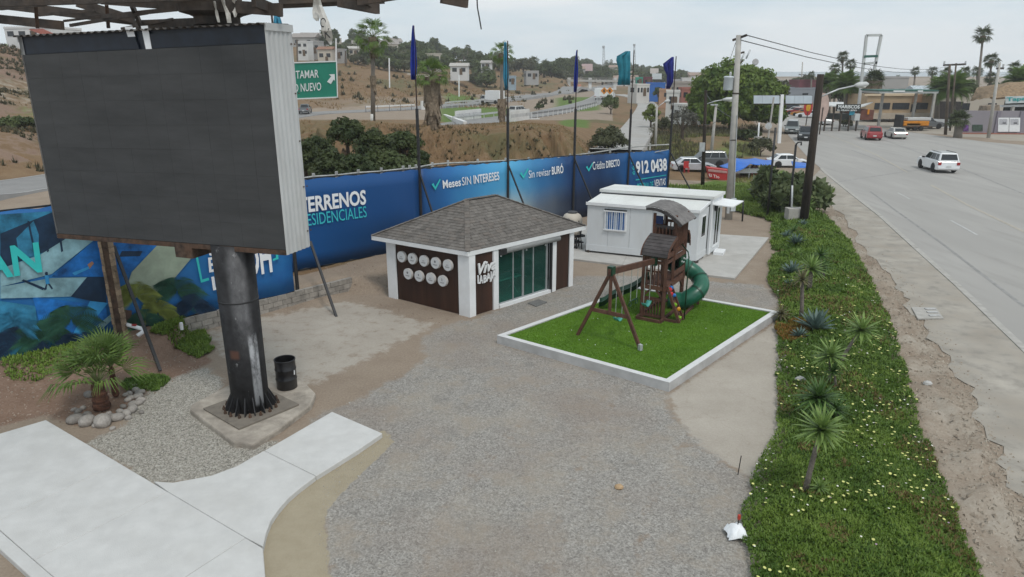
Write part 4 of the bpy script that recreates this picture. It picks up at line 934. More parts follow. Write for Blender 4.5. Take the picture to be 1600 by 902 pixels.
# block retaining wall
wl = thing('block_wall', 'low grey concrete block retaining wall below the banner', 'wall', G(290, 524)); Mblk = mat('grey_block', (.30, .275, .245), .95, .18, 4, .6, 18, rand=.15)
wa, wb = G(290, 525), G(550, 456); wdir = (wb - wa); wlen = wdir.length; wdir.normalize(); wn = Vector((wdir.y, -wdir.x, 0))
for r_ in range(3):
    k = 0; x = -(r_ % 2) * .2
    while x < wlen:
        a0, a1 = max(0, x), min(wlen, x + .4); x += .4
        if a1 - a0 < .05: continue
        m_ = wa + wdir * ((a0 + a1) / 2) + wn * random.uniform(-.012, .012) + up * (.11 + r_ * .215); mb = MB(); mb.box(m_, (a1 - a0 - .015, .16, .2), math.atan2(wdir.y, wdir.x)); mb.build('block', Mblk, wl)
# rail fence and old crash barrier on the bank behind the banners
M_rail = mat('grey_rail', (.40, .40, .38), .7, .2, 4)
rf = thing('rail_fence', 'weathered pipe rail fence running just behind the banner tops', 'fence', D(480, 215, 33))
pts = [(400,290),(490,276),(560,270),(630,264),(650,262),(700,255),(790,251),(860,249),(920,240),(985,230),(1045,226)]
dst = [29,32.5,34.2,36,36.6,38.2,41,43,45,47.5,49.5]
rp_ = [D(a, b, c + .3) for (a, b), c in zip(pts, dst)]
for a, b in zip(rp_, rp_[1:]):
    mb = MB(); mb.tube([a, a.lerp(b, .5) + up*random.uniform(-.08, .05), b], .045, 6); mb.build('rail', M_rail, rf)
    mb = MB(); mb.tube([a - up*.35, a.lerp(b, .5) - up*(.35 + random.uniform(0, .2)), b - up*.35], .03, 5); mb.build('rail', M_rail, rf)
    for q in (0, .5):
        p = a.lerp(b, q); mb = MB(); mb.beam(p + up*.15, Vector((p.x, p.y, H(p.x, p.y) - .3)), .12, .12); mb.build('post', M_rail, rf)
# ---------------------------------------------------------------- sales kiosk with a hip roof
kN, kL, kR = G(734.6, 496.5), G(607.5, 464.5), G(895, 446.5)
kx = kR - kN; kw = kx.length; kx.normalize(); ky = kL - kN; kd = ky.length; ky.normalize()
def kp_(a, b, z=0): return kN + kx * a + ky * b + up * z
def base_y(px, P, Q):
    return P[1] + (Q[1] - P[1]) * (px - P[0]) / (Q[0] - P[0])
def ka(px): return (PL(px, base_y(px, (734.6,496.5), (895,446.5)), kN, kR) - kN).dot(kx)
def kb(px): return (PL(px, base_y(px, (734.6,496.5), (607.5,464.5)), kN, kL) - kN).dot(ky)
EZ = 2.42
kio = thing('kiosk', 'small sales kiosk with grey shingled hip roof, brown panels and white corner columns', 'kiosk', kN)
M_brown = mat('brown_cladding', (.040, .016, .009), .6, .3, 3, .15, 60, stretch=(1, 1, .12), dirt=(.075, .035, .022), dscale=1.2, damt=.5)
M_dark = mat('dark_interior', (.03, .035, .033), .8, .2, 2)
def kbox(name, a0, a1, b0, b1, z0, z1, m, par=kio, bev=0):
    mb = MB(); mb.prism([kp_(a0,b0,z0), kp_(a1,b0,z0), kp_(a1,b1,z0), kp_(a0,b1,z0)], up * (z1 - z0)); o = mb.build(name, m, par)
    if bev: v = o.modifiers.new('b', 'BEVEL'); v.width = bev; v.segments = 1
    return o
cwF, cwS = ka(744), kb(717.5)
kbox('column', 0, cwF, 0, cwS, 0, EZ, M_white_p); kbox('column', 0, cwF, kb(621), kd, 0, EZ, M_white_p); kbox('column', ka(889), kw, 0, .35, 0, EZ, M_white_p); kbox('column', kw - .3, kw, kd - .4, kd, 0, EZ, M_white_p)
kbox('wall_panel', .05, .12, cwS + .02, kb(621) - .02, .02, EZ, M_brown); kbox('wall_panel', cwF + .02, ka(772) - .02, .05, .12, .02, EZ, M_brown); kbox('wall_panel', ka(868.5) + .02, ka(889) - .02, .05, .12, .02, EZ, M_brown)
kbox('wall_trim', .04, .06, cwS - .0, cwS + .03, 0, EZ, M_black); kbox('wall_trim', .04, .06, kb(621) - .03, kb(621), 0, EZ, M_black)
kbox('wall_trim', cwF, cwF + .03, .04, .06, 0, EZ, M_black); kbox('wall_trim', ka(868.5), ka(868.5) + .03, .04, .06, 0, EZ, M_black); kbox('wall_trim', ka(889) - .03, ka(889), .04, .06, 0, EZ, M_black)
kbox('door_post', ka(772), ka(779.5), .0, .16, 0, EZ, M_white_p); kbox('door_post', ka(862), ka(868.5), .0, .16, 0, EZ, M_white_p)
kbox('back_wall', .1, kw - .1, kd - .1, kd - .02, 0, EZ, M_brown); kbox('side_wall', kw - .1, kw - .03, .36, kd - .41, 0, EZ, M_brown)
kbox('floor', .14, kw - .12, .18, kd - .12, .03, .08, mat('floor_tile', (.30, .31, .30), .4, .1, 2)); kbox('inner_wall', .14, kw - .12, kd - .2, kd - .12, .1, EZ, mat('inner_wall', (.50, .52, .50), .8, .05, 2)); kbox('ceiling', .14, kw - .12, .14, kd - .12, EZ - .1, EZ - .06, mat('inner_wall2', (.35, .36, .35), .8, .05, 2))
# sliding glass front
M_alu = mat('aluminium', (.42, .44, .45), .4, .08, 4, metal=.5); M_kglass = glassmat('green_glass', (.035, .125, .105), .03, .28, (.55, .84, .78))
dr = [ka(v) for v in (779.5, 805, 820, 836, 856.5)]
kbox('threshold', ka(779.5) + .05, ka(861), -.02, .16, 0, .13, M_white_p); kbox('door_frame', ka(779.6), ka(782), .07, .15, .13, 2.2, M_black)
for i in range(4):
    kbox('glass_pane', dr[i] + .05, dr[i+1] - .03, .10 + .02*(i % 2), .112 + .02*(i % 2), .18, 2.18, M_kglass)
for i, a in enumerate(dr[1:]): kbox('mullion', a - .045, a + (.045 if i in (1, 3) else .01), .085, .145, .13, 2.22, M_alu)
kbox('bottom_rail', dr[0] + .03, dr[-1], .09, .14, .131, .19, M_alu); kbox('top_rail', dr[0], dr[-1] + .1, .08, .15, 2.18, 2.26, M_black)
mb = MB(); mb.tube([kp_(ka(789), -.03, 2.30), kp_(ka(871), -.03, 2.30)], .115, 12); mb.build('shutter_box', mat('shutter_grey', (.24, .245, .24), .5, .1, 4), kio, True)
kbox('shutter_motor', ka(780), ka(789), -.12, .1, 2.18, 2.4, M_black); kbox('shutter_rail', ka(860), ka(862), -.02, .07, 0, 2.3, M_black)
for i, a in enumerate((dr[0] + .15, dr[2] + .1, dr[3] + .62)):
    mb = MB(); mb.blob(kp_(a, .02, 2.12), .035, 1, 0); mb.build('sensor', M_white_p, kio)
# eaves and roof
eN, eL, eR = G(731, 401, EZ), G(580.5, 375, EZ), G(915.5, 359, EZ)
eN2 = eN; eB = eL + eR - eN
mb = MB(); fz = .17
for a, b in ((eN, eR), (eL, eN), (eR, eB), (eB, eL)):
    nrm = (b - a).cross(up).normalized(); mb.prism([a, b, b + up*fz, a + up*fz], -nrm * .04)
mb.build('fascia', M_white_p, kio)
mb = MB(); ins = [(p + (eN + eB) / 2 * .0) for p in (eN, eR, eB, eL)]; cen = (eN + eB) / 2; ins = [p + (cen - p).normalized() * .07 for p in ins]; mb.prism([p + up*.03 for p in ins], up*.04); mb.build('soffit', M_white_p, kio)
rc = (eN + eB) / 2; lf, ls = (eR - eN).length, (eL - eN).length; rl = max(.4, (lf - ls) / 2 * .9); fx = (eR - eN).normalized()
rz_ = ZAT(rc, 308.5); rA = Vector((rc.x, rc.y, rz_)) - fx * rl; rB = Vector((rc.x, rc.y, rz_)) + fx * rl
ez = up * (fz + .005)
M_deck = mat('roof_underlay', (.07, .065, .06), .9, .2, 4); MSH = [mat('shingle_%s' % k, c, .95, .2, 5, .5, 60) for k, c in (('mid', (.150, .136, .123)), ('dark', (.130, .118, .107)), ('light', (.165, .150, .136)), ('warm', (.150, .131, .116)))]
mb = MB(); mb.add([eN + ez*.9, eR + ez*.9, eB + ez*.9, eL + ez*.9, rA - up*.02, rB - up*.02], [(0,1,5,4), (3,0,4), (2,3,4,5), (1,2,5)]); roof = mb.build('roof', M_deck, kio)
rest = MB(); nsh = 0; allsh = []
def shingle_face(a, b, ta, tb):
    """courses of tabs between the eave a-b and the top edge ta-tb"""
    a, b, ta, tb = (Vector(v) for v in (a, b, ta, tb))
    ed = (b - a).normalized(); m0 = (a + b) / 2; m1 = (ta + tb) / 2; sl = m1 - m0; sl = sl - ed * sl.dot(ed); SL = sl.length; sd = sl.normalized(); nrm = ed.cross(sd).normalized()
    if nrm.z < 0: nrm = -nrm
    rows = int(SL / .155)
    for r_ in range(rows):
        h0, h1 = r_ * .155, r_ * .155 + .19; t0 = h0 / SL; l0 = a.lerp(ta, t0); r0 = b.lerp(tb, t0); t1 = min(1, (h0 + .155) / SL); l1 = a.lerp(ta, t1); r1_ = b.lerp(tb, t1)
        w0 = (r0 - l0).length; x = -random.random() * .3
        while x < w0:
            ww = random.choice((.26, .30, .34, .4)); x0, x1 = max(0, x), min(w0, x + ww - .012); x += ww
            if x1 - x0 < .04: continue
            p0 = l0 + ed * x0; p1 = l0 + ed * x1
            up_l = max((l1 - l0).dot(ed), 0) ; 
            q0 = p0 + sd * .19; q1 = p1 + sd * .19
            # clip against the hips
            lim_l = l0 + (l1 - l0) * (.19 / .155); lim_r = r0 + (r1_ - r0) * (.19 / .155)
            if (q0 - lim_l).dot(ed) < 0: q0 = q0 + ed * min((lim_l - q0).dot(ed), (q1 - q0).length - .01)
            if (q1 - lim_r).dot(ed) > 0: q1 = q1 - ed * min((q1 - lim_r).dot(ed), (q1 - q0).length - .01)
            th = .016 + random.uniform(0, .012)
            allsh.append((( (p0+p1)/2 - Vector((0,0,CAMH))).length, [p0 + nrm*th*.9, p1 + nrm*th*.9, q1 + nrm*.004, q0 + nrm*.004, p0, p1], random.choice((0,0,0,1,1,2,3))))
for f in ((eN+ez, eR+ez, rA, rB), (eL+ez, eN+ez, rA, rA), (eR+ez, eB+ez, rB, rB), (eB+ez, eL+ez, rB, rA)): shingle_face(*f)
allsh.sort(key=lambda s: s[0])
rm = [MB() for _ in MSH]
for k, (_, q, mi) in enumerate(allsh):
    mb = MB() if k < 300 else rm[mi]
    mb.add(q, [(0,1,2,3), (4,5,1,0), (4,0,3), (5,2,1)])
    if k < 300: mb.build('shingle', MSH[mi], kio)
for mb, m_ in zip(rm, MSH): stuff(mb.build('shingles', m_, kio))
for a, b in ((eN+ez, rA), (eL+ez, rA), (eR+ez, rB), (eB+ez, rB), (rA, rB)):
    n_ = max(3, int((b - a).length / .2)); 
    for i in range(n_):
        p, q = a.lerp(b, i / n_), a.lerp(b, (i + 1.15) / n_); mb = MB(); mb.beam(p + up*.02, q + up*.008, .2, .018); mb.build('ridge_cap', random.choice(MSH), kio)
# round brand plaques
M_plq = mat('plaque_face', (.62, .63, .64), .5, .03, 4); M_plr = mat('plaque_rim', (.50, .48, .46), .6, .05, 4); M_ink = mat('grey_ink', (.16, .165, .18), .6, .1, 5)
sn = -kx
for i, (px, py) in enumerate(((628,401.3),(644.7,404.4),(662.7,407.7),(681,411),(700,414.6),(638,428),(655.3,431.6),(673.5,435),(692,439))):
    c = PL(px, py, kN + sn*.06, kL + sn*.06); r_ = .225
    def ring(r, k=28): return [c + ky * (r * math.cos(2*math.pi*j/k)) + up * (r * math.sin(2*math.pi*j/k)) for j in range(k)]
    mb = MB(); mb.prism([p + kx*.05 for p in ring(r_)], sn * .09); o = mb.build('plaque', M_plr, kio)
    mb = MB(); mb.prism([p + sn*.041 for p in ring(r_ * .96)], sn * .004); mb.build('face', M_plq, o)
    mb = MB(); of = sn * .047
    def bar(y0, y1, z0, z1): mb.poly([c + of + ky*(-y0)*r_ + up*z0*r_, c + of + ky*(-y1)*r_ + up*z0*r_, c + of + ky*(-y1)*r_ + up*z1*r_, c + of + ky*(-y0)*r_ + up*z1*r_])
    bar(-.5, .5, -.32, -.24); bar(-.4, .4, -.42, -.38)
    if i in (1, 3, 5, 6): mb.poly([c + of + ky * (r_*(.2 if i != 6 else .12) * math.cos(2*math.pi*j/12)) + up * (r_*(.22 if i != 6 else .2) * math.sin(2*math.pi*j/12) + .25*r_) for j in range(12)])
    if i == 8: bar(-.12, -.04, .05, .5); bar(0, .08, -.05, .35)
    if i in (0, 2, 4, 7): bar(-.3, .3, -.05, .0); bar(-.2, .2, .1, .14)
    stuff(mb.build('print', M_ink, o))
# raised sign letters
of = -ky * .02
def KT(txt, p00, p10, p01, **k): return lettering(txt, PL(*p00, kN, kR) + of, PL(*p10, kN, kR) + of, PL(*p01, kN, kR) + of, of, M_white_p, kio, depth=.05, **k)
KT('Viva', (744.5,430), (773,419.5), (745,412), bold=.012, shear=.25); KT('BAJA', (753.5,446), (772.5,435.5), (753.5,430.5), bold=.0); KT('LA', (744.8,443), (752,442.5), (744.5,430), bold=.0)
# folding table seen through the glass, rubber mat in front
t = thing('folding_table', 'pale folding table standing inside the kiosk behind the glass', 'table', kp_(ka(822), 1.0, .08)); c0 = kp_(ka(818), 1.1, 0)
M_ptab = mat('pale_plastic', (.55, .62, .60), .5, .04, 3)
mb = MB(); mb.prism([c0 + kx*i + ky*j + up*.8 for i, j in ((-.8,-.35),(.8,-.35),(.8,.35),(-.8,.35))], up*.05); mb.build('table_top', M_ptab, t)
for i in (-.6, .6):
    for j in (-1, 1): mb = MB(); mb.tube([c0 + kx*i + ky*.3*j + up*.8, c0 + kx*i - ky*.3*j + up*.08], .02, 6); mb.build('leg', M_ptab, t)
p = gp((824,474.5),(841,469),(855,473),(838,480)); mb = MB(); mb.prism([(q[0], q[1], .0) for q in p], up*.035); tag(mb.build('door_mat', mat('rubber_mat', (.16, .16, .155), .95, .2, 12, .5)), 'grey rubber mat lying on gravel in front of the kiosk door', 'mat')

# ---------------------------------------------------------------- white prefab office on a concrete pad
M_pad = mat('pad_concrete', (.43, .415, .39), .9, .08, 1.5, .2, 30, dirt=(.35, .33, .30), dscale=.5)
pd = struct(thing('concrete_pad', None, None))
pc = [G(893, 404, .1), G(1148, 434.5, .1), G(1201.5, 371, .1), G(1080, 352, .1), G(905, 352, .1)]
for i in range(3):
    a, b = i / 3, (i + 1) / 3; q0, q1 = lerp(pc[0], pc[1], a), lerp(pc[0], pc[1], b); w0, w1 = lerp(pc[4], pc[2], a), lerp(pc[4], pc[2], b)
    for j in range(2): slab([lerp(q0, w0, j/2), lerp(q1, w1, j/2), lerp(q1, w1, (j+1)/2), lerp(q0, w0, (j+1)/2)], M_pad, -.1, .1, 'slab', pd, g=.005)
cz = .2; FL, FR, R2 = G(916, 391, cz), G(1087, 408.5, cz), G(1119, 386.5, cz)
cx_ = FR - FL; cw = cx_.length; cx_.normalize(); cy_ = R2 - FR; cd = cy_.length; cy_.normalize(); cd1 = cd * .46
off = thing('site_office', 'white flat roofed prefabricated site office with a barred window and door canopy', 'site office', FL)
M_wall = mat('office_panel', (.62, .64, .655), .5, .03, 2, .02, 2, dirt=(.54, .53, .50), dscale=1.6, damt=.35, stretch=(1, 1, .25)); M_roofw = mat('office_roof', (.64, .65, .63), .6, .05, 1, dirt=(.52, .50, .45), dscale=.6, damt=.45)
def cp(a, b, z): return FL + cx_ * a + cy_ * b + up * (z - cz)
def cbox(name, a0, a1, b0, b1, z0, z1, m, par=off):
    mb = MB(); mb.prism([cp(a0,b0,z0), cp(a1,b0,z0), cp(a1,b1,z0), cp(a0,b1,z0)], up*(z1-z0)); return mb.build(name, m, par)
hF = ZAT(FR, 329); hB = hF + .42
cbox('front_module', 0, cw, 0, cd1 - .03, cz, hF - .05, M_wall); cbox('rear_module', .0, cw + .12, cd1 + .03, cd, cz, hB - .12, M_wall)
cbox('module_joint', .05, cw + .02, cd1 - .04, cd1 + .04, cz + .1, hB - .15, M_black)
for k in range(6):
    a, b = cw * k / 6, cw * (k + 1) / 6
    mb = MB(); mb.prism([cp(a + .004, -.06, hF - .06), cp(b - .004, -.06, hF - .06), cp(b - .004, cd1, hF + .16), cp(a + .004, cd1, hF + .16)], up*.07); mb.build('roof_panel', M_roofw, off)
cbox('roof_edge', -.05, cw + .05, -.09, -.062, hF - .13, hF + .02, M_white_p)
mb = MB(); mb.prism([cp(cw + .001, -.06, hF - .13), cp(cw + .001, cd1, hF + .1), cp(cw + .001, cd1, hF + .22), cp(cw + .001, -.06, hF + .0)], cx_*.05); mb.build('roof_edge', M_white_p, off)
for k in range(3): 
    b0_, b1_ = cd1 + .0 + (cd - cd1 + .1) * k / 3, cd1 + (cd - cd1 + .1) * (k + 1) / 3
    mb = MB(); mb.prism([cp(-.08, b0_ + .004, hB - .12), cp(cw + .2, b0_ + .004, hB - .12), cp(cw + .2, b1_ - .004, hB - .12), cp(-.08, b1_ - .004, hB - .12)], up*.14); mb.build('roof_panel', M_roofw, off)
cbox('base_rail', -.01, cw + .01, -.02, -.002, cz, cz + .32, M_wall); cbox('base_rail', cw, cw + .02, 0, cd1 - .05, cz, cz + .32, M_wall); cbox('corner_post', cw + .12, cw + .135, cd1 + .03, cd1 + .2, cz, hB - .14, M_white_p); cbox('corner_post', cw + .12, cw + .135, cd - .15, cd, cz, hB - .14, M_white_p)
for a, b in ((.08, .1), (cw - .08, .1), (cw - .08, cd1 - .15), (cw + .0, cd1 + .2), (cw + .0, cd - .1)): mb = MB(); mb.box(cp(a, b, .12), (.26, .26, .2), .6); mb.build('foot_block', M_darkiron if b == .1 else M_concrete, off)
for k in range(1, 5): a = cw * k / 5; cbox('panel_seam', a - .012, a + .012, -.006, .001, cz + .32, hF - .1, mat('seam', (.45, .46, .47), .6))
# barred window with striped curtain
def ca(px, py): return (PL(px, py, FL, FR) - FL).dot(cx_), PL(px, py, FL, FR).z
wa0, wz1 = ca(945.5, 327.5); wa1, wz0 = ca(978.5, 363)
def wpt(a, z, o_): return cp(a, -o_, z)
wf = MB()
for a0, a1, z0, z1_ in ((wa0, wa1, wz0 - .02, wz0 + .08), (wa0, wa1, wz1 - .06, wz1), (wa0, wa0 + .07, wz0, wz1), (wa1 - .07, wa1, wz0, wz1)): wf.prism([wpt(a0, z0, 0), wpt(a1, z0, 0), wpt(a1, z1_, 0), wpt(a0, z1_, 0)], -cy_*.05)
wo = wf.build('window', M_white_p, off)
M_cur = [mat('curtain_blue', (.03, .13, .36), .8, .2, 6), mat('curtain_pale', (.40, .47, .56), .8, .08, 6)]
for k in range(12):
    a0, a1 = lerp(wa0 + .07, wa1 - .07, k / 12), lerp(wa0 + .07, wa1 - .07, (k + 1) / 12); mb = MB(); mb.poly([wpt(a0, wz0 + .05, .006), wpt((a0+a1)/2, wz0 + .05, .018), wpt((a0+a1)/2, wz1 - .06, .018), wpt(a0, wz1 - .06, .006)]); mb.poly([wpt((a0+a1)/2, wz0 + .05, .018), wpt(a1, wz0 + .05, .006), wpt(a1, wz1 - .06, .006), wpt((a0+a1)/2, wz1 - .06, .018)]); mb.build('curtain', M_cur[0 if k % 3 else 1] if k not in (5,) else M_cur[1], wo)
for k in range(10): a = lerp(wa0 + .08, wa1 - .08, k / 9); mb = MB(); mb.tube([wpt(a, wz0, .09), wpt(a, wz1 - .03, .09)], .011, 5); mb.build('bar', M_white_p, wo)
for z in (wz0 + .06, wz1 - .05): mb = MB(); mb.beam(wpt(wa0 - .03, z, .09), wpt(wa1 + .03, z, .09), .03, .05); mb.build('bar', M_white_p, wo)
mb = MB(); mb.beam(wpt(wa0, wz1 + .02, .05), wpt(wa1, wz1 + .02, .05), .07, .05); mb.build('hood', M_black, wo)
M_dg = glassmat('dark_glass', (.02, .025, .03), .05, .9)
mb = MB(); z0, z1_ = cz + 1.05, hF - .35
mb.prism([cp(cw + .002, cd1*.28, z0), cp(cw + .002, cd1*.66, z0), cp(cw + .002, cd1*.66, z1_), cp(cw + .002, cd1*.28, z1_)], cx_*.03); w2 = mb.build('window', M_white_p, off)
for k in (0, 1): mb = MB(); b0_ = cd1*(.30 + .18*k); mb.prism([cp(cw + .034, b0_, z0 + .06), cp(cw + .034, b0_ + cd1*.16, z0 + .06), cp(cw + .034, b0_ + cd1*.16, z1_ - .06), cp(cw + .034, b0_, z1_ - .06)], cx_*.006); mb.build('pane', M_dg, w2)
mb = MB(); d0, d1_ = cd1 + (cd - cd1)*.3, cd1 + (cd - cd1)*.78; mb.prism([cp(cw + .122, d0, cz + .25), cp(cw + .122, d1_, cz + .25), cp(cw + .122, d1_, hB - .55), cp(cw + .122, d0, hB - .55)], cx_*.04); dor = mb.build('door', M_white_p, off)
for k in (0, 1): mb = MB(); b0_ = lerp(d0, d1_, .08 + .46*k); b1_ = b0_ + (d1_ - d0)*.3; mb.prism([cp(cw + .163, b0_, cz + .4), cp(cw + .163, b1_, cz + .4), cp(cw + .163, b1_, hB - .7), cp(cw + .163, b0_, hB - .7)], cx_*.006); mb.build('pane', M_dg, dor)
mb = MB(); mb.box(cp(cw + .2, d0 - .05, hB - .62), (.12, .12, .25)); mb.build('door_lamp', M_black, off)
mb = MB(); zc = hB - .42; q = [cp(cw + .12, d0 - .5, zc + .02), cp(cw + 1.1, d0 - .5, zc - .04), cp(cw + 1.1, d1_ + .55, zc - .04), cp(cw + .12, d1_ + .55, zc + .02)]; mb.prism(q, up*.05); mb.build('canopy', M_white_p, off)
mb = MB(); mb.box(cp(cw + .4, (d0 + d1_)/2, .17), (.5, .9, .14), math.atan2(cx_.y, cx_.x)); mb.build('step', M_white_p, off)
# water tank on a stand
tp = G(893, 389); t = thing('water_tank', 'beige round plastic water tank on a dark metal stand between kiosk and office', 'water tank', tp)
M_tank = mat('tank_plastic', (.50, .45, .38), .6, .06, 3, dirt=(.36, .32, .27), dscale=1.5); zt0, zt2 = ZAT(tp, 366), ZAT(tp, 332)
mb = MB(); mb.lathe([(.1, zt0), (.50, zt0 + .05), (.54, zt0 + .25), (.52, zt0 + .4), (.54, zt0 + .55), (.52, zt2 - .3), (.42, zt2 - .12), (.25, zt2 - .02)], n=24); mb.build('tank', M_tank, t, True, True)
mb = MB(); mb.lathe([(.26, zt2 - .05), (.27, zt2 + .03), (.2, zt2 + .06)], n=18); mb.build('lid', mat('tank_lid', (.05, .05, .055), .6), t, True, True)
for q in range(4): mb = MB(); v = Vector((math.cos(q*1.571+.5)*.45, math.sin(q*1.571+.5)*.45, 0)); mb.beam(v, v + up*zt0, .07, .07); mb.build('leg', M_black, t, local=True)
mb = MB(); mb.box((0, 0, zt0 - .05), (1.0, 1.0, .1), .5); mb.box((0, 0, zt0*.5), (.9, .9, .05), .5); mb.build('stand_top', M_black, t, local=True)
mb = MB(); mb.tube([(.3, -.42, zt2 - .35), (.36, -.5, zt0 + .4), (.5, -.45, .1)], .03, 6); mb.build('hose', M_black, t, True, True)

# ---------------------------------------------------------------- kerbed artificial turf bed
tz = .25; tq = [G(776.5, 524, .30), G(1046, 598, .30), G(1217, 486.5, .30), G(993, 447.5, .30)]
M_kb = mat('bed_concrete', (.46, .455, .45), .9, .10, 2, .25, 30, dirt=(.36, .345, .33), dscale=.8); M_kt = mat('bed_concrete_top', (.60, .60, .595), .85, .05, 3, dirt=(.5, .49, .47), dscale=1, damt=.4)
tb = thing('turf_kerb', 'low pale concrete kerb wall around the playground lawn', 'kerb wall', tq[1])
tcn = sum(tq, Vector()) / 4
def inset(P, d):
    r_ = []
    for i in range(len(P)):
        a, b, c = P[i-1], P[i], P[(i+1) % len(P)]; e0 = (b-a).normalized(); e1 = (c-b).normalized(); n0 = Vector((-e0.y, e0.x, 0)); n1_2 = Vector((-e1.y, e1.x, 0)); k = (n0 + n1_2); k = k / max(.3, k.dot(n0)) 
        r_.append(b + k * d)
    return r_
ti = inset(tq, .2)
for i in range(4):
    a, b, ai, bi = tq[i], tq[(i+1)%4], ti[i], ti[(i+1)%4]
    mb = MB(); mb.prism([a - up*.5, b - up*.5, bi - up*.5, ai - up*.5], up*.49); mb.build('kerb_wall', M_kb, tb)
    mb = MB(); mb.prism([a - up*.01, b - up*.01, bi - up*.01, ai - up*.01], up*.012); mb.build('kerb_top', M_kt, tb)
M_turf = mat('turf_base', (.09, .185, .014), .9, .2, 2.0, dirt=(.10, .19, .03), dscale=.9, damt=.9)
mb = MB(); mb.poly([Vector((p.x, p.y, tz)) for p in ti]); struct(mb.build('lawn', M_turf))
# blades of the turf as one mass
def tri_stuff(name, P, m, label=None):
    """P: (n, 3, 3) triangles"""
    n_ = len(P); me = bpy.data.meshes.new(name); me.vertices.add(n_*3); me.vertices.foreach_set('co', P.reshape(-1).astype(np.float32)); me.loops.add(n_*3); me.loops.foreach_set('vertex_index', np.arange(n_*3, dtype=np.int32))
    me.polygons.add(n_); me.polygons.foreach_set('loop_start', np.arange(0, n_*3, 3, dtype=np.int32)); me.polygons.foreach_set('loop_total', np.full(n_, 3, np.int32)); me.update(calc_edges=True); me.materials.append(m)
    return stuff(put(name, me))
NB = 90000; uv = np.random.rand(NB, 2); q = [np.array(p) for p in ti]
pos = (q[0][None]*(1-uv[:, :1]) + q[1][None]*uv[:, :1])*(1-uv[:, 1:]) + (q[3][None]*(1-uv[:, :1]) + q[2][None]*uv[:, :1])*uv[:, 1:]
pos[:, 2] = tz; an = np.random.rand(NB)*6.283; wv = np.stack([np.cos(an), np.sin(an), np.zeros(NB)], 1)*.011; lean = (np.random.rand(NB, 3) - .5)*.035; lean[:, 2] = .022 + np.random.rand(NB)*.014
tri_stuff('turf_blades', np.stack([pos - wv, pos + wv, pos + lean], 1), leafmat('turf_blade', (.095, .205, .012), (.165, .30, .03), .6, .2, .8))
mb = MB()
for px, py in ((868,523),(905,531),(918,531),(930,539),(947,553),(927,498),(934,498),(1010,538),(1128,487),(1103,513),(1033,518),(893,516),(983,518)): p = G(px, py, tz + .03); mb.blob(p, .014, 0, .4)
stuff(mb.build('litter_specks', M_white_p))

# ---------------------------------------------------------------- playset
M_wood = mat('stained_timber', (.105, .046, .029), .75, .25, 5, .3, 30, stretch=(1, 1, 1), rand=.18, dirt=(.11, .06, .042), dscale=2); M_woodd = mat('dark_timber_roof', (.062, .054, .054), .85, .25, 5, .3, 30, rand=.2, dirt=(.09, .085, .085), dscale=2); M_woodg = mat('grey_timber_roof', (.16, .15, .145), .85, .2, 5, .3, 30, rand=.15)
M_gplast = mat('green_plastic', (.012, .11, .065), .35, .15, 1.5, spec=.5, dirt=(.03, .15, .10), dscale=1); M_dgreen = mat('dark_green_plastic', (.006, .045, .022), .4, .2, 2, spec=.5)
Pf, Pl, Pr = G(1034.6, 501, tz), G(1003, 494, tz), G(1063, 477, tz)
px_ = Pr - Pf; pw = px_.length; px_.normalize(); py_ = Pl - Pf; pl_ = py_.length; py_.normalize()
py_ = (py_ - px_ * py_.dot(px_) * .7).normalized()
play = thing('playset', 'brown timber playset tower with swings, green slides and a small climbing wall on the lawn', 'playset', Pf)
def pp_(a, b, z): return Pf + px_ * a + py_ * b + up * z       # z above the lawn
zdk = ZAT(Pf, 448) - tz; zhb = ZAT(Pf, 403) - tz; zrl = ZAT(pp_(pw*.42, 0, 0), 357) - tz; zuf = zhb + .12; zrf = zrl + .44
def pbeam(name, a, b, w1=.09, h1=.09, m=M_wood, par=play): mb = MB(); mb.beam(a, b, w1, h1); return mb.build(name, m, par)
xm = pw * .40
for a in (0, pw):
    for b in (0, pl_): pbeam('post', pp_(a, b, -.05), pp_(a, b, zhb if a == 0 else zrl + (.44 if a else 0)), .125, .125)
for b in (0, pl_): pbeam('post', pp_(xm, b, zdk), pp_(xm, b, zrl + .48), .1, .1)
# deck
for k in range(9): a = lerp(.02, pw - .02, (k + .5) / 9); pbeam('deck_board', pp_(a, -.04, zdk), pp_(a, pl_ + .04, zdk), pw / 9 - .015, .03)
for b in (-.03, pl_ + .03): pbeam('deck_beam', pp_(-.08, b, zdk - .1), pp_(pw + .08, b, zdk - .1), .04, .16)
for a in (-.03, pw + .03): pbeam('deck_beam', pp_(a, -.08, zdk - .1), pp_(a, pl_ + .08, zdk - .1), .04, .16)
# ground frame and lower screens
for a, b in (((-.35,-.05),(-.35,pl_+.05)), ((-.35,-.05),(pw+.1,-.05)), ((pw+.1,-.05),(pw+.1,pl_+.05)), ((-.35,pl_+.05),(pw+.1,pl_+.05))): pbeam('ground_beam', pp_(*a, .05), pp_(*b, .05), .09, .12)
pbeam('ground_beam', pp_(0, -.55, .05), pp_(0, 0, .05), .08, .1); pbeam('ground_beam', pp_(0, -.55, .05), pp_(pw, -.5, .05), .08, .1)
pbeam('rail', pp_(0, 0, .75), pp_(0, pl_, .75), .05, .14); pbeam('rail', pp_(0, 0, .12), pp_(0, pl_, .12), .05, .12)
for k in range(7): b = pl_ * (k + .7) / 7.6; pbeam('slat', pp_(.0, b, .1), pp_(.0, b, .75), .03, .10)
for k in range(3): b = pl_ * (k + .5) / 3; pbeam('seat_board', pp_(.3, b, .62), pp_(.6, b, .62), pl_/3 - .03, .03)
for b, s in ((0, 1), (pl_, -1)): pbeam('knee_brace', pp_(0, b + s*.3, zdk - .18), pp_(0, b, zdk - .5), .07, .07)
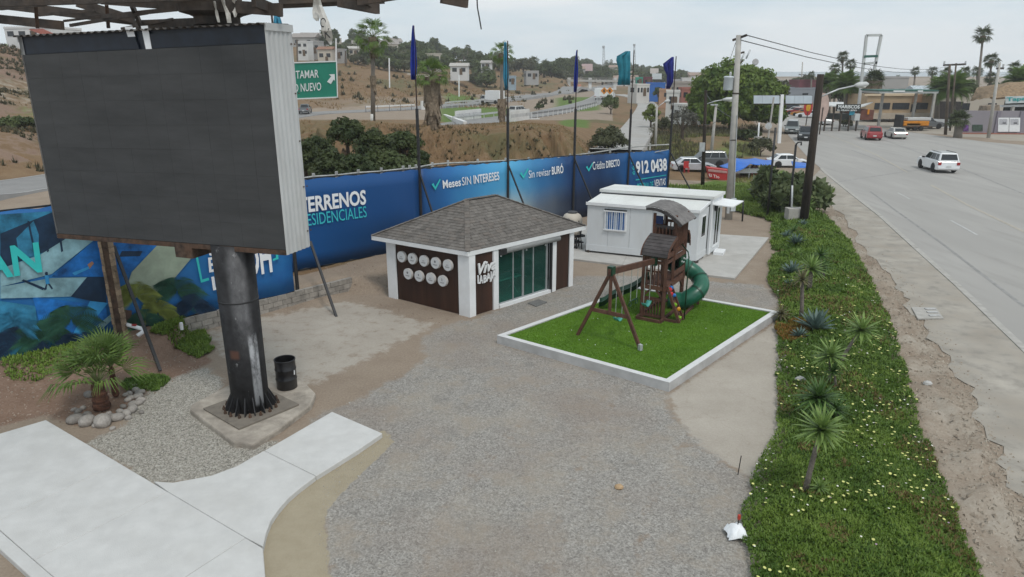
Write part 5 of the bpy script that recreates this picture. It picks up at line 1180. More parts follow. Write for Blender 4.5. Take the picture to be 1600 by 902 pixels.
pbeam('knee_brace', pp_(.3, 0, zdk - .18), pp_(0, 0, zdk - .5), .07, .07); pbeam('knee_brace', pp_(pw - .3, 0, zdk - .18), pp_(pw, 0, zdk - .5), .07, .07)
# deck-level railings
for b in (0, pl_): pbeam('rail', pp_(0, b, zdk + .85), pp_(xm, b, zdk + .85), .05, .1)
pbeam('rail', pp_(0, 0, zdk + .85), pp_(0, pl_, zdk + .85), .05, .12); pbeam('rail', pp_(0, 0, zhb - .06), pp_(0, pl_, zhb - .06), .05, .14)
for k in range(5): b = pl_ * (k + .8) / 5.6; pbeam('slat', pp_(0, b, zdk - .02), pp_(0, b, zdk + .85), .03, .13)
pbeam('rail', pp_(0, 0, zdk + .5), pp_(0, pl_, zdk + .5), .03, .06)
pbeam('side_panel', pp_(0, pl_*.12, zdk + .45), pp_(0, pl_*.12, zhb), .03, .16)
# upper cabin
for b in (0, pl_): pbeam('floor_beam', pp_(-.1, b, zhb), pp_(pw + .12, b, zhb), .06, .16)
for a in (0, xm, pw): pbeam('floor_beam', pp_(a, -.05, zhb + .02), pp_(a, pl_ + .05, zhb + .02), .06, .14)
for k in range(5): a = lerp(xm, pw, (k + .5) / 5); pbeam('floor_board', pp_(a, 0, zhb + .1), pp_(a, pl_, zhb + .1), (pw - xm)/5 - .01, .03)
for z in (zrl, zhb + .32):
    pbeam('rail', pp_(xm - .05, 0, z), pp_(pw + .08, 0, z), .05, .1); pbeam('rail', pp_(xm, -.05, z), pp_(xm, pl_ + .05, z), .06, .12, M_woodd if z == zrl else M_wood); pbeam('rail', pp_(pw, 0, z), pp_(pw, pl_, z), .05, .1); pbeam('rail', pp_(xm, pl_, z), pp_(pw, pl_, z), .05, .1)
for k in range(6):
    b = pl_ * (k + .6) / 6.2; pbeam('slat', pp_(xm - .03, b, zhb + .25), pp_(xm - .03, b, zrl), .025, .09); pbeam('slat', pp_(pw, b, zhb + .25), pp_(pw, b, zrl), .025, .09)
for k in range(6):
    a = lerp(xm, pw, (k + .6) / 6.2); pbeam('slat', pp_(a, -.03, zhb + .2), pp_(a, -.03, zrl), .075, .025); pbeam('slat', pp_(a, pl_ + .03, zhb + .2), pp_(a, pl_ + .03, zrl), .075, .025)
# curved hoods on two sides and the bowed roof
def hood(a0, a1, z0, z1_, n_, m, bulge, sgn):
    """boards following a bowed line from the wall top outwards and down"""
    prv = None
    for k in range(n_ + 1):
        q = k / n_; a = lerp(a0, a1, math.sin(q * math.pi / 2)); z = lerp(z1_, z0, 1 - math.cos(q * math.pi / 2)) if False else lerp(z1_, z0, q) + bulge * math.sin(q * math.pi)
        if prv:
            pa, pz = prv; mb = MB(); mb.prism([pp_(pa, -.1, pz), pp_(a, -.1, z + .012), pp_(a, pl_ + .1, z + .012), pp_(pa, pl_ + .1, pz)], pp_(sgn*.015, 0, .03) - pp_(0, 0, 0)); mb.build('hood_board', m, play)
        prv = (a, z)
hood(xm - .05, -.12, zhb - .02, zhb + .62, 7, M_woodd, .06, -1); hood(pw + .05, pw + .28, zhb + .05, zhb + .6, 6, M_woodd, .06, 1)
for b in (-.12, pl_ + .09):
    for sg, a0, a1 in ((-1, xm - .05, -.15), (1, pw, pw + .26)):
        P = [pp_(lerp(a0, a1, math.sin(q*math.pi/2)), b, lerp(zhb + .6, zhb, q) + .06*math.sin(q*math.pi)) for q in np.linspace(0, 1, 8)]
        mb = MB()
        for p, q in zip(P, P[1:]): mb.beam(p, q, .03, .1)
        mb.build('hood_trim', M_wood, play)
nb_ = 9
for k in range(nb_):
    b0_, b1_ = lerp(-.3, pl_ + .32, k / nb_), lerp(-.3, pl_ + .32, (k + 1) / nb_); hz = lambda b: zrf + .20 * (1 - ((b - pl_/2) / (pl_/2 + .31)) ** 2) + .15 * (b - pl_/2) / (pl_/2)
    mb = MB(); mb.prism([pp_(xm - .2, b0_, hz(b0_)), pp_(pw + .18, b0_, hz(b0_)), pp_(pw + .18, b1_ - .006, hz(b1_) + .012), pp_(xm - .2, b1_ - .006, hz(b1_) + .012)], up*.025); mb.build('roof_board', M_woodg, play)
for a in (xm - .2, pw + .2):
    P = [pp_(a, b, hz(b) - .06) for b in np.linspace(-.28, pl_ + .28, 8)]; mb = MB()
    for p, q in zip(P, P[1:]): mb.beam(p, q, .04, .1)
    mb.build('roof_trim', M_woodd, play)
pbeam('screen_frame', pp_(xm + .05, pl_*.55, zrl + .12), pp_(xm + .05, pl_*.55, zrl + .42), .04, .04, M_woodg); mb = MB(); mb.prism([pp_(xm - .02, pl_*.6, zrl + .1), pp_(xm - .02, pl_ - .05, zrl + .1), pp_(xm - .02, pl_ - .05, zrl + .40), pp_(xm - .02, pl_*.6, zrl + .40)], px_*.02); mb.build('blue_screen', mat('blue_cloth', (.012, .03, .10), .8, .2, 4), play)
# right side panels and game board
pbeam('rail', pp_(xm, -.03, zhb - .2), pp_(pw, -.03, zhb - .2), .04, .18); pbeam('rail', pp_(xm, -.03, zdk + .25), pp_(pw, -.03, zdk + .25), .04, .2)
mb = MB(); mb.prism([pp_(pw*.70, -.08, zdk + .45), pp_(pw*1.02, -.08, zdk + .45), pp_(pw*1.02, -.08, zhb - .3), pp_(pw*.70, -.08, zhb - .3)], py_*.04); gb = mb.build('game_board', M_dgreen, play)
for i in range(3):
    for j in range(3):
        c = pp_(pw*(.75 + .11*i), -.09, lerp(zdk + .53, zhb - .4, j/2)); mb = MB(); mb.prism([c + px_*.035*math.cos(q) + up*.04*math.sin(q) for q in np.linspace(0, 5.6, 8)], -py_*.02); mb.build('game_piece', M_white_p if (i + j) % 2 else M_gplast, gb)
# climbing wall
cw0, cw1 = pp_(.14, -.05, zdk - .02), Vector(); foot0 = G(1048, 509.5, tz); foot1 = G(1063, 507, tz)
t0, t1_ = pp_(.05, -.06, zdk), pp_(.05 + .42, -.06, zdk)
fo0 = pp_(.02, -.62, .02); fo1 = pp_(.44, -.62, .02); dn = (fo0 - t0); 
for k in range(8):
    a, b = k / 8, (k + 1) / 8 - .008; mb = MB(); mb.prism([lerp(t0, fo0, a), lerp(t1_, fo1, a), lerp(t1_, fo1, b), lerp(t0, fo0, b)], py_*.03); mb.build('climbing_board', M_wood, play)
for p, q in ((t0, fo0), (t1_, fo1)): pbeam('climbing_rail', p - py_*.02, q - py_*.02, .05, .1)
hc = {'red': (.50, .02, .025), 'blue': (.02, .17, .50), 'green': (.20, .42, .02), 'yellow': (.60, .28, .01)}
for k, (u_, v_, c) in enumerate(((.32,.10,'red'),(.75,.09,'blue'),(.3,.22,'red'),(.72,.30,'blue'),(.32,.52,'green'),(.75,.68,'yellow'),(.36,.88,'green'))):
    p = lerp(lerp(t0, t1_, u_), lerp(fo0, fo1, u_), v_) - py_*.04; mb = MB(); mb.blob(p, (.075, .05, .08), 1, .15); mb.build('climbing_hold', mat('hold_' + c, hc[c], .45, .1, 4), play)
for v_ in (.2, .4, .6, .8): p = lerp(lerp(t0, t1_, .5), lerp(fo0, fo1, .5), v_) - py_*.012; mb = MB(); mb.box(p, (.13, .02, .05), math.atan2(px_.y, px_.x)); mb.build('foot_slot', M_black, play)
# fireman pole
fp0 = G(1069, 500, tz); mb = MB(); zt3 = zhb + .15; mb.tube([fp0, Vector((fp0.x, fp0.y, zt3 + tz - .15)), Vector((fp0.x, fp0.y, zt3 + tz)) + (pp_(pw*.8, 0, 0) - fp0)*.15*Vector((1,1,0)).length/1.414, pp_(pw*.8, -.02, zt3)], .024, 8); mb.build('slide_pole', M_dgreen, play, True)
# straight slide off the far left side
s0 = pp_(pw*.35, pl_ + .05, zdk - .02); s1 = G(936, 477, tz + .12); sv = (s1 - s0); sv.z = 0; sl_ = sv.length; sv.normalize(); sx = Vector((-sv.y, sv.x, 0)); P = []
nS = 16
for i in range(nS + 1):
    q = i / nS; z = lerp(s0.z, s1.z, min(1, max(0, (q - .06) / .84))) + .10 * math.sin(q * 2 * math.pi) * -1; c = s0 + sv * (sl_ * q); c.z = z
    for o_, h_ in ((-.27, .2), (-.24, .2), (-.22, .02), (0, 0), (.22, .02), (.24, .2), (.27, .2)): P.append(c + sx*o_ + up*h_)
mb = MB(); mb.grid(P, nS + 1, 7); o = mb.build('straight_slide', M_dgreen, play, True); m_ = o.modifiers.new('s', 'SOLIDIFY'); m_.thickness = .03
# spiral tube slide
dT = Pf.y
tC = pp_(pw + .12, pl_*.42 - .52, 0); P = [pp_(pw - .35, pl_*.42, zdk + .42)]
for k in range(11): q = k/10*math.pi*1.5; P.append(tC + (py_*math.cos(q) + px_*math.sin(q))*.52 + up*(zdk + .42 - (zdk + .08)*k/10))
P.append(P[-1] + py_*.5 - px_*.1)
def smooth(P, n_):
    r_ = []
    for i in range(len(P) - 1):
        a, b, c, d = P[max(i-1,0)], P[i], P[i+1], P[min(i+2, len(P)-1)]
        for k in range(n_):
            t = k / n_; r_.append(.5*((2*b) + (c-a)*t + (2*a-5*b+4*c-d)*t*t + (3*b-a-3*c+d)*t**3))
    return r_ + [P[-1]]
P = smooth(P, 6); rr = .31
mb = MB(); mb.tube(P, rr, 24, False); o = mb.build('tube_slide', M_gplast, play, True); m_ = o.modifiers.new('s', 'SOLIDIFY'); m_.thickness = .02
for k in (22, 36, 52):
    mb = MB(); a = P[k]; t_ = (P[k+1] - P[k-1]).normalized(); mb.tube([a - t_*.03, a + t_*.03], rr + .025, 24, False); mb.build('tube_flange', M_dgreen, play, True)
pbeam('tube_support', Vector((P[36].x, P[36].y, tz)), P[36] - up*.3, .09, .09)
# swing beam, A-frame, swings
mid = pp_(0, pl_*.5, 0); zbm = ZAT(mid, 408) - tz; fA, fB = G(902.5, 523.5, tz), G(1001, 547.5, tz); fm = (fA + fB) / 2; sd_ = (fm - mid); sd_.z = 0; Ls = sd_.length; sd_.normalize()
b0_ = mid + up*zbm; b1_ = Vector((fm.x, fm.y, 0)); b1_.z = ZAT(b1_, 424)
b1_ = b0_ + (b1_ - b0_)
pbeam('swing_beam', b0_ - sd_*.1, b1_ + sd_*.15, .10, .2)
for f in (fA, fB): pbeam('swing_leg', b1_ + up*.0 + (f - b1_)*-.02, f, .1, .1)
pbeam('leg_crossbar', lerp(b1_, fA, .58) , lerp(b1_, fB, .58), .05, .13); pbeam('leg_strut', b1_, lerp(lerp(b1_, fA, .58), lerp(b1_, fB, .58), .5) + (fA - fB).normalized()*.0, .1, .1)
mb = MB(); mb.box(b1_ + up*.02, (.2, .2, .3), math.atan2(sd_.y, sd_.x)); mb.build('beam_bracket', M_dgreen, play); mb = MB(); mb.box(b0_ + sd_*.05, (.14, .2, .3), math.atan2(sd_.y, sd_.x)); mb.build('beam_bracket', M_dgreen, play)
mb = MB(); mb.box(fB + up*.12 + sd_*.04, (.1, .13, .2), .5); mb.build('leg_bracket', M_galv, play)
M_chain = mat('chain', (.45, .47, .45), .5, .1, 20, metal=.5); crs = Vector((-sd_.y, sd_.x, 0))
for f, kind, zz in ((.80, 'belt', .62), (.48, 'trapeze', 1.1), (.16, 'belt', .62)):
    c = lerp(b0_, b1_, f); base = Vector((c.x, c.y, tz + zz)); sw = MB(); mb = MB()
    if kind == 'belt':
        Q = []
        for k in range(9):
            q = k / 8 - .5; z = .16 * (2*q)**2; 
            for j in (-1, 1): Q.append(base + sd_*q*.42 + crs*j*.09 + up*z)
        mb.grid(Q, 9, 2); o = mb.build('swing_seat', mat('seat_green', (.05, .28, .24), .5, .15, 3), play, True); m_ = o.modifiers.new('s', 'SOLIDIFY'); m_.thickness = .02
        ends = [base + sd_*s*.21 + up*.16 for s in (-1, 1)]
    else:
        mb.tube([base - sd_*.25, base + sd_*.25], .02, 8); o = mb.build('trapeze_bar', M_dgreen, play, True); ends = [base + sd_*s*.22 for s in (-1, 1)]
        for s in (-1, 1): r_ = MB(); r_.tube([base + sd_*s*.22 + sd_*.09*math.cos(k*.785) + up*(.09*math.sin(k*.785) - .1) for k in range(9)], .016, 6); r_.build('ring', M_dgreen, play, True)
    for s, e_ in zip((-1, 1), ends): mb = MB(); mb.tube([c + sd_*s*.22 - up*.08, e_], .012, 5); mb.build('chain', M_chain, play)
# ---------------------------------------------------------------- ground cover of the planted strip
def GZ(x, y):
    x = np.atleast_1d(np.asarray(x, float)); y = np.atleast_1d(np.asarray(y, float))
    i = np.clip(np.searchsorted(gx, x) - 1, 0, len(gx) - 2); j = np.clip(np.searchsorted(gy, y) - 1, 0, len(gy) - 2)
    fx_ = (x - gx[i]) / (gx[i+1] - gx[i]); fy_ = (y - gy[j]) / (gy[j+1] - gy[j])
    return (Z[j, i]*(1-fx_) + Z[j, i+1]*fx_)*(1-fy_) + (Z[j+1, i]*(1-fx_) + Z[j+1, i+1]*fx_)*fy_
def gz(x, y): return float(GZ(x, y)[0])
def gg(px, py):
    p = G(px, py); return Vector((p.x, p.y, gz(p.x, p.y)))
def scatter(P, n, far_bias=1.6, ymax=60):
    """points in an outline, thinning with distance from the near end"""
    P = np.array([(p[0], p[1]) for p in P]); lo, hi = P.min(0), P.max(0); hi[1] = min(hi[1], ymax); out = np.zeros((0, 2))
    while len(out) < n:
        q = np.random.rand(n * 4, 2) * (hi - lo) + lo; keep = np.random.rand(len(q)) < (max(lo[1], 10) / np.maximum(q[:, 1], 10)) ** far_bias
        q = q[keep]; q = q[sdist(P, q[:, 0], q[:, 1]) > -.12 + .25 * (fbm(q[:, 0]*2, q[:, 1]*2, 2, 3) - .5)]; out = np.vstack([out, q])
    return out[:n]
def tufts(name, pts, m, ln=.07, wd=.018, k=3, hump=.22, seed=0, size_by_d=True):
    n_ = len(pts); bz = GZ(pts[:, 0], pts[:, 1]) + hump * fbm(pts[:, 0]*1.7, pts[:, 1]*1.7, 3, 40 + seed) - .02
    T = []
    sc = np.maximum(1, (pts[:, 1] / 15) ** .8)[:, None] if size_by_d else 1
    for i in range(k):
        a = np.random.rand(n_) * 6.283; el = np.random.rand(n_) * 1.1 + .25
        d = np.stack([np.cos(a)*np.cos(el), np.sin(a)*np.cos(el), np.sin(el)], 1); s = np.stack([-np.sin(a), np.cos(a), np.zeros(n_)], 1)
        b = np.stack([pts[:, 0], pts[:, 1], bz], 1) + (np.random.rand(n_, 3) - .5) * .05 * sc; L_ = ln * (0.7 + .6*np.random.rand(n_))[:, None] * sc
        T.append(np.stack([b - s*wd*sc, b + s*wd*sc, b + d*L_], 1))
    return tri_stuff(name, np.concatenate(T), m)
M_ice = leafmat('ice_plant', (.055, .115, .016), (.135, .215, .036), .5, .2, 1.3)
M_ice2 = leafmat('ice_plant_light', (.105, .18, .024), (.195, .28, .05), .5, .2, 2)
M_ice3 = leafmat('ice_plant_dark', (.028, .07, .011), (.075, .135, .025), .55, .15, 2)
M_icer = leafmat('ice_plant_red', (.16, .13, .02), (.26, .12, .03), .5, .2, 3)
sp_ = scatter(P_strip, 42000, 1.5, 46)
sel = fbm(sp_[:, 0]*.9, sp_[:, 1]*.9, 4, 60); r3 = np.random.rand(len(sp_))
tufts('ground_cover', sp_[(sel + (r3-.5)*.3) < .53], M_ice); tufts('ground_cover', sp_[(sel + (r3-.5)*.3) >= .53], M_ice2, seed=0); tufts('ground_cover', sp_[r3 < .35], M_ice3, ln=.05, hump=.18)
dd2 = scatter(P_strip, 16000, 1.4, 40); dd2 = dd2[fbm(dd2[:, 0]*.8 + 7, dd2[:, 1]*.8, 4, 17) > .60]; tufts('ground_cover', dd2, leafmat('dead_runner', (.13, .085, .035), (.22, .17, .06), .7, .1, 2), ln=.075, hump=.235)
tufts('ground_cover', scatter(P_green, 22000, 1.2, 56), leafmat('weed_green', (.085, .15, .025), (.20, .27, .06), .6, .2, 1.5), ln=.10, wd=.02, k=2)
tufts('ground_cover', scatter(gp((1217,517),(1250,508),(1262,525),(1245,538),(1222,535)), 2600, 0), M_icer, ln=.06, k=3, hump=.25)
for poly, n_ in ((gp((240,545),(300,508),(318,530),(328,553),(310,560),(285,545)), 2600), (gp((195,600),(235,588),(262,598),(240,612),(205,612)), 900), (gp((10,590),(60,560),(120,545),(150,560),(110,590),(50,615),(20,610)), 1500)):
    tufts('ground_cover', scatter([(a, b) for a, b in poly], n_, 0), M_ice2 if n_ > 1200 else M_ice, ln=.08, hump=.1)
def flower_stuff(name, pts, m, r=.032):
    z = GZ(pts[:, 0], pts[:, 1]) + .22 * fbm(pts[:, 0]*1.7, pts[:, 1]*1.7, 3, 40) + .055; T = []
    c = np.stack([pts[:, 0], pts[:, 1], z], 1); sc = np.maximum(1, pts[:, 1] / 17)
    tilt = (np.random.rand(len(c), 2) - .5) * .5
    for k in range(7):
        a0, a1 = 6.283*k/7, 6.283*(k+1)/7; e0 = np.stack([np.cos(a0)*r*sc, np.sin(a0)*r*sc, (tilt[:, 0]*np.cos(a0) + tilt[:, 1]*np.sin(a0))*r], 1) ; e1 = np.stack([np.cos(a1)*r*sc, np.sin(a1)*r*sc, (tilt[:, 0]*np.cos(a1) + tilt[:, 1]*np.sin(a1))*r], 1)
        T.append(np.stack([c, c + e0, c + e1], 1))
    return tri_stuff(name, np.concatenate(T), m)
fl = scatter(P_strip, 700, 1.5, 30); fl = fl[fbm(fl[:, 0]*.7, fl[:, 1]*.7, 3, 71) > .41]; nf_ = len(fl); 
flower_stuff('yellow_flowers', fl[:int(nf_*.72)], mat('flower_yellow', (.60, .60, .20), .6, .15, 4)); flower_stuff('white_flowers', fl[int(nf_*.72):int(nf_*.9)], mat('flower_white', (.70, .69, .60), .6, .1, 4), .024); flower_stuff('pink_flowers', fl[int(nf_*.9):], mat('flower_pink', (.40, .27, .36), .6, .1, 4), .022)
# loose stones of the gravel and the dug verge
def pebbles(name, pts, r0, r1, m, z=None):
    n_ = len(pts); r = r0 + (r1 - r0) * np.random.rand(n_) ** 2; base = np.array([(1,0,0),(-.5,.87,0),(-.5,-.87,0),(0,0,.8)]); a = np.random.rand(n_)*6.283; ca_, sa_ = np.cos(a), np.sin(a)
    V = np.stack([np.stack([(b[0]*ca_ - b[1]*sa_)*r, (b[0]*sa_ + b[1]*ca_)*r, np.full(n_, b[2])*r*(.7 + .6*np.random.rand(n_))], 1) for b in base], 1) + (np.random.rand(n_, 4, 3) - .5)*r[:, None, None]*.6
    V += np.stack([pts[:, 0], pts[:, 1], GZ(pts[:, 0], pts[:, 1]) - .003], 1)[:, None]
    return tri_stuff(name, np.concatenate([V[:, (0, 1, 3)], V[:, (1, 2, 3)], V[:, (2, 0, 3)]]), m)
M_peb = mat('pebble', (.20, .185, .175), .9, .3, 1, col2=(.40, .385, .365), detail=2); M_peb.node_tree.nodes['Noise Texture'].inputs['Scale'].default_value = 45
M_pebl = mat('pebble_light', (.24, .225, .195), .9, .3, 1, col2=(.45, .425, .375), detail=2); M_pebl.node_tree.nodes['Noise Texture'].inputs['Scale'].default_value = 45
pebbles('gravel', scatter(P_gravel, 34000, 1.3, 34), .006, .019, M_peb); pebbles('gravel', scatter(P_gravel, 7000, 1.3, 34), .006, .02, M_pebl); pebbles('loose_stones', scatter(P_gravel, 420, 1.0, 30), .02, .05, M_pebl); pebbles('gravel', scatter(P_lgrav, 9000, .5), .009, .024, M_pebl); pebbles('gravel', scatter(P_lgrav, 2500, .5), .009, .022, M_peb)
M_clod = mat('earth_clod', (.20, .15, .115), .95, .25, 4, .4, col2=(.36, .29, .23)); pebbles('earth_clods', scatter(P_verge, 4200, .8, 48), .012, .075, mat('verge_clod', (.25, .20, .155), .95, .25, 4, .4, col2=(.42, .37, .305))); pebbles('earth_clods', scatter([(p.x - .5, p.y) for p in (G(*q) for q in SHO)] + [(p.x + .45, p.y) for p in (G(*q) for q in SHO[::-1])], 2600, .8, 48), .02, .07, MATS['verge_clod']); pebbles('earth_clods', scatter(P_red, 2500, .5), .01, .05, M_clod); pebbles('earth_clods', scatter(P_dirtk, 900, .5), .01, .05, M_clod)
# ---------------------------------------------------------------- yuccas and agaves
M_yl = leafmat('yucca_leaf', (.09, .175, .035), (.22, .31, .09), .45, .2, 2); M_yd = leafmat('yucca_leaf_dark', (.03, .085, .02), (.09, .16, .04), .45, .2, 2); M_yb = leafmat('yucca_leaf_dry', (.10, .10, .045), (.17, .15, .08), .6, .15, 2)
M_ag = leafmat('agave_leaf', (.075, .125, .105), (.13, .19, .17), .5, .1, 2); M_yt = mat('yucca_stem', (.17, .145, .125), .95, .25, 8, .5, 30)
def leafmesh(m, wd, tip=1.0, fold=.25, bend=.12, n=5):
    mb = MB(); P = []
    for i in range(n + 1):
        q = i / n; w_ = wd * (math.sin(min(1, .25 + q*.75) * math.pi) ** .7 if tip < 1 else (1 - q) ** .6 * (.6 + .4*min(1, q*4))); z = -bend * q*q
        P += [Vector((q, -w_, z + fold*w_)), Vector((q, 0, z)), Vector((q, w_, z + fold*w_))]
    mb.grid(P, n + 1, 3); return mb.mesh('leaf', m, True)
LY = {k: leafmesh(m, .078) for k, m in (('l', M_yl), ('d', M_yd), ('b', M_yb))}; LA = leafmesh(M_ag, .125, fold=.5, bend=-.05)
def rosette(t, at, n, ln, mesh, e0=-.5, e1=1.45, tiltv=None):
    for k in range(n):
        q = (k + .5) / n; el = lerp(e1, e0, q ** .75) + random.uniform(-.12, .12); az = k * 2.39996 + random.uniform(-.25, .25)
        o = bpy.data.objects.new('leaf', mesh); COL.objects.link(o); o.parent = t
        M = Matrix.Translation(at) @ frond_rot(az, el, random.uniform(-.2, .2)) @ Matrix.Scale(ln * random.uniform(.8, 1.1), 4)
        o.matrix_basis = M
def yucca(base, head, rpx, kind, label, n=46, stem=.05, cat='yucca'):
    """base and head as photo pixels; head stands over the base unless the stem leans sideways"""
    b = gg(*base); h_ = D(head[0], head[1], b.y + .0); ln = rpx / F * (b.y + 2) * 1.05
    t = thing('yucca', label, cat, b); v = h_ - b
    if v.length > .25:
        mb = MB(); m1 = v * .33 + Vector((v.x*-.12, 0, .0)); m2_ = v * .7 + Vector((v.x*-.12, 0, 0)); mb.tube([Vector((0, 0, -.05)), m1, m2_, v], [stem*1.25, stem*1.05, stem*.95, stem], 7); mb.build('stem', M_yt, t, True, True)
    rosette(t, v, int(n * 1.35), ln, LY[kind]); return t
yucca((1256,783), (1284,672), 42, 'l', 'tall yucca on a curved bare stem nearest the camera in the planted strip', 60, .055)
yucca((1271,788), (1281,762), 19, 'l', 'small young yucca at the foot of the tall curved one', 30, .03)
yucca((1280,668), (1279,622), 40, 'd', 'big dark green bushy yucca behind the tall curved one', 60, .05)
yucca((1306,668), (1305,640), 27, 'd', 'dark yucca half hidden right of the bushy one', 40, .04)
yucca((1294,612), (1297,556), 32, 'l', 'bright yucca head behind the big dark bushy one', 46, .04)
yucca((1304,618), (1302,580), 20, 'd', 'small dark yucca tucked between the bright head and the leaning one', 32, .035)
yucca((1311,580), (1347,516), 31, 'l', 'yucca leaning right on a bare slanting stem', 48, .05)
yucca((1251,505), (1253,437), 20, 'b', 'dry brownish yucca on a straight rough stem beside the brick planter', 34, .07)
yucca((1218,505), (1221,490), 17, 'b', 'small spiky dark yucca at the corner of the turf kerb', 34, .03)
yucca((1263,462), (1268,420), 27, 'l', 'light green yucca with a thick brown stem in the middle of the strip', 46, .09)
yucca((1280,440), (1282,399), 20, 'd', 'dark centred yucca right behind the light green one', 36, .05)
yucca((1286,445), (1287,418), 17, 'd', 'low dark yucca right of the light green one', 30, .04)
yucca((1248,405), (1248,400), 15, 'l', 'pale low rosette yucca left of the dark centred one', 34, .03)
yucca((1240,372), (1240,362), 15, 'd', 'far dark yucca below the black posts', 34, .03)
yucca((1262,340), (1263,321), 15, 'l', 'yellow green yucca at the foot of the leaning wooden pole', 34, .05)
yucca((1239,345), (1239,335), 9, 'l', 'tiny yucca in the concrete planter box by the thin grey pipe', 24, .03)
def agave(px, py, rpx, label, n=34):
    b = gg(px, py); t = thing('agave', label, 'agave', b + up*.03); rosette(t, Vector((0, 0, .05)), n, rpx / F * (b.y + 3) * 1.15, LA, .12, 1.35); return t
agave(1272, 526, 29, 'large blue grey agave beside the brick planter', 44); agave(1248, 533, 15, 'small bluish agave in front of the large blue grey one', 26); agave(1237, 436, 19, 'blue agave left of the light green yucca', 34)
agave(1233, 452, 10, 'small blue agave at the inner edge of the strip', 24); agave(1243, 389, 15, 'pale blue agave in the upper part of the strip'); agave(1229, 376, 11, 'small grey green agave near the inner edge below the black posts', 26); agave(1254, 360, 9, 'little grey agave near the foot of the wooden pole', 24)
# brick planter edge, white rock, marker stakes, bag, stray stones
bp0 = thing('brick_planter', 'low square planter edged with red bricks at the corner of the turf kerb', 'planter', gg(1234, 500))
q = [gg(1213,508), gg(1224,493), gg(1249,494), gg(1254,506), gg(1228,512)]
M_rbrick = mat('red_brick', (.26, .085, .05), .9, .25, 6, .4, rand=.2)
for a, b in ((0, 1), (1, 2), (4, 0)):
    n_ = max(2, int((q[b] - q[a]).length / .22))
    for i in range(n_): c = q[a].lerp(q[b], (i + .5) / n_); d_ = q[b] - q[a]; mb = MB(); mb.box(c + up*.05, (.2, .1, .12), math.atan2(d_.y, d_.x)); mb.build('brick', M_rbrick, bp0)
M_wrock = mat('white_rock', (.45, .44, .42), .9, .1, 6, .3)
def rock(px, py, r, label, m=M_wrock):
    b = gg(px, py); mb = MB(); mb.blob((0, 0, 0), (r, r*.8, r*.6), 2, .08); o = mb.build('rock', m, smooth=False); o.location = b + up*r*.35; return tag(o, label, 'rock')
rock(1250, 600, .17, 'white rock lying in ground cover left of the dark yucca'); rock(1227, 537, .11, 'small white rock at the inner edge below the large agave'); rock(967, 763, .10, 'tan stone lying alone on the gravel', mat('tan_rock', (.42, .29, .17), .9, .15, 6, .3)); rock(1448, 606, .13, 'pale chunk of concrete lying on the dug verge'); rock(1279, 335, .22, 'dark dirt lump beside the wooden pole', M_clod)
b = gg(1150, 838); t = thing('marker_stake', 'thin rebar stake with a red cap standing in the white bag', 'stake', b); mb = MB(); mb.tube([(0,0,0), (.02,0,.42)], .011, 5); mb.build('rod', M_black, t, local=True); mb = MB(); mb.lathe([(.03,.40),(.035,.44),(.03,.50),(.01,.51)], (.02,0,0), 8); mb.build('cap', mat('red_cap', (.45, .05, .03), .5), t, local=True)
mb = MB(); P = []
for i in range(9):
    for j in range(9):
        u_, v_ = i/8 - .5, j/8 - .5; rr_ = max(abs(u_), abs(v_)); P.append(b + Vector((u_*.40 + random.uniform(-.02,.02), v_*.40 + random.uniform(-.02,.02), .02 + .26*math.cos(min(1, rr_*2)*1.5)**.7 + random.uniform(-.03, .05))))
mb.grid(P, 9, 9); tag(mb.build('plastic_bag', mat('white_plastic', (.80, .82, .84), .4, .03, 4), smooth=True), 'crumpled white plastic bag round the stake at the edge of the gravel', 'bag')
b = gg(1153, 742); mb = MB(); mb.tube([b, b + Vector((.03, 0, .5))], .012, 5); tag(mb.build('rebar_stake', M_black), 'bare thin rebar stake where gravel meets pale concrete', 'stake')

# ---------------------------------------------------------------- poles near the lot
M_wpole = mat('dark_wood_pole', (.035, .026, .02), .9, .35, 4, .5, 20, stretch=(1, 1, .15)); M_cpole = mat('concrete_pole', (.42, .405, .375), .9, .1, 2, .2, dirt=(.33, .31, .28), dscale=.6)
def pole(name, label, base, top, r0, r1, m, cat='pole', z0=None, group=None, n=10):
    b = gg(*base) if not isinstance(base, Vector) else base; t_ = D(top[0], top[1], b.y); t = thing(name, label, cat, b, 0, group); mb = MB(); mb.tube([b - up*.3, b.lerp(t_, .5), t_], [r0, (r0+r1)/2, r1], n); mb.build('shaft', m, t, True); return t, b, t_
def lamp_arm(t, a, b_, head_len, m):
    mb = MB(); mb.tube([a, lerp(a, b_, .5) + up*.12*(b_-a).length/3, b_], .045, 6); mb.build('arm', m, t, True); d_ = (b_ - a); d_.z *= .3; d_.normalize(); mb = MB(); mb.tube([b_ - d_*.1, b_ + d_*head_len*.25, b_ + d_*head_len*.75, b_ + d_*head_len], [.08, .17, .16, .05], 10); mb.build('lamp_head', mat('lamp_grey', (.50, .51, .5), .5, .06, 3), t, True); mb = MB(); mb.blob(b_ + d_*head_len*.55 - up*.12, (.2, .14, .1), 1, 0); mb.build('lens', mat('lamp_lens', (.55, .55, .5), .3, .03, 3), t, True)
t, b, tp_ = pole('utility_pole', 'thick leaning dark wooden utility pole at the edge of the planted strip', (1255,352), (1282.5,116), .26, .19, M_wpole, 'utility pole')
lamp_arm(t, D(1281,152,b.y), D(1338,133.5,b.y + 1), .95, M_galv)
mb = MB(); mb.beam(b + Vector((.12,-.1,0)), lerp(b, tp_, .42) + Vector((.1,-.1,0)), .04, .04); mb.build('conduit', M_galv, t)
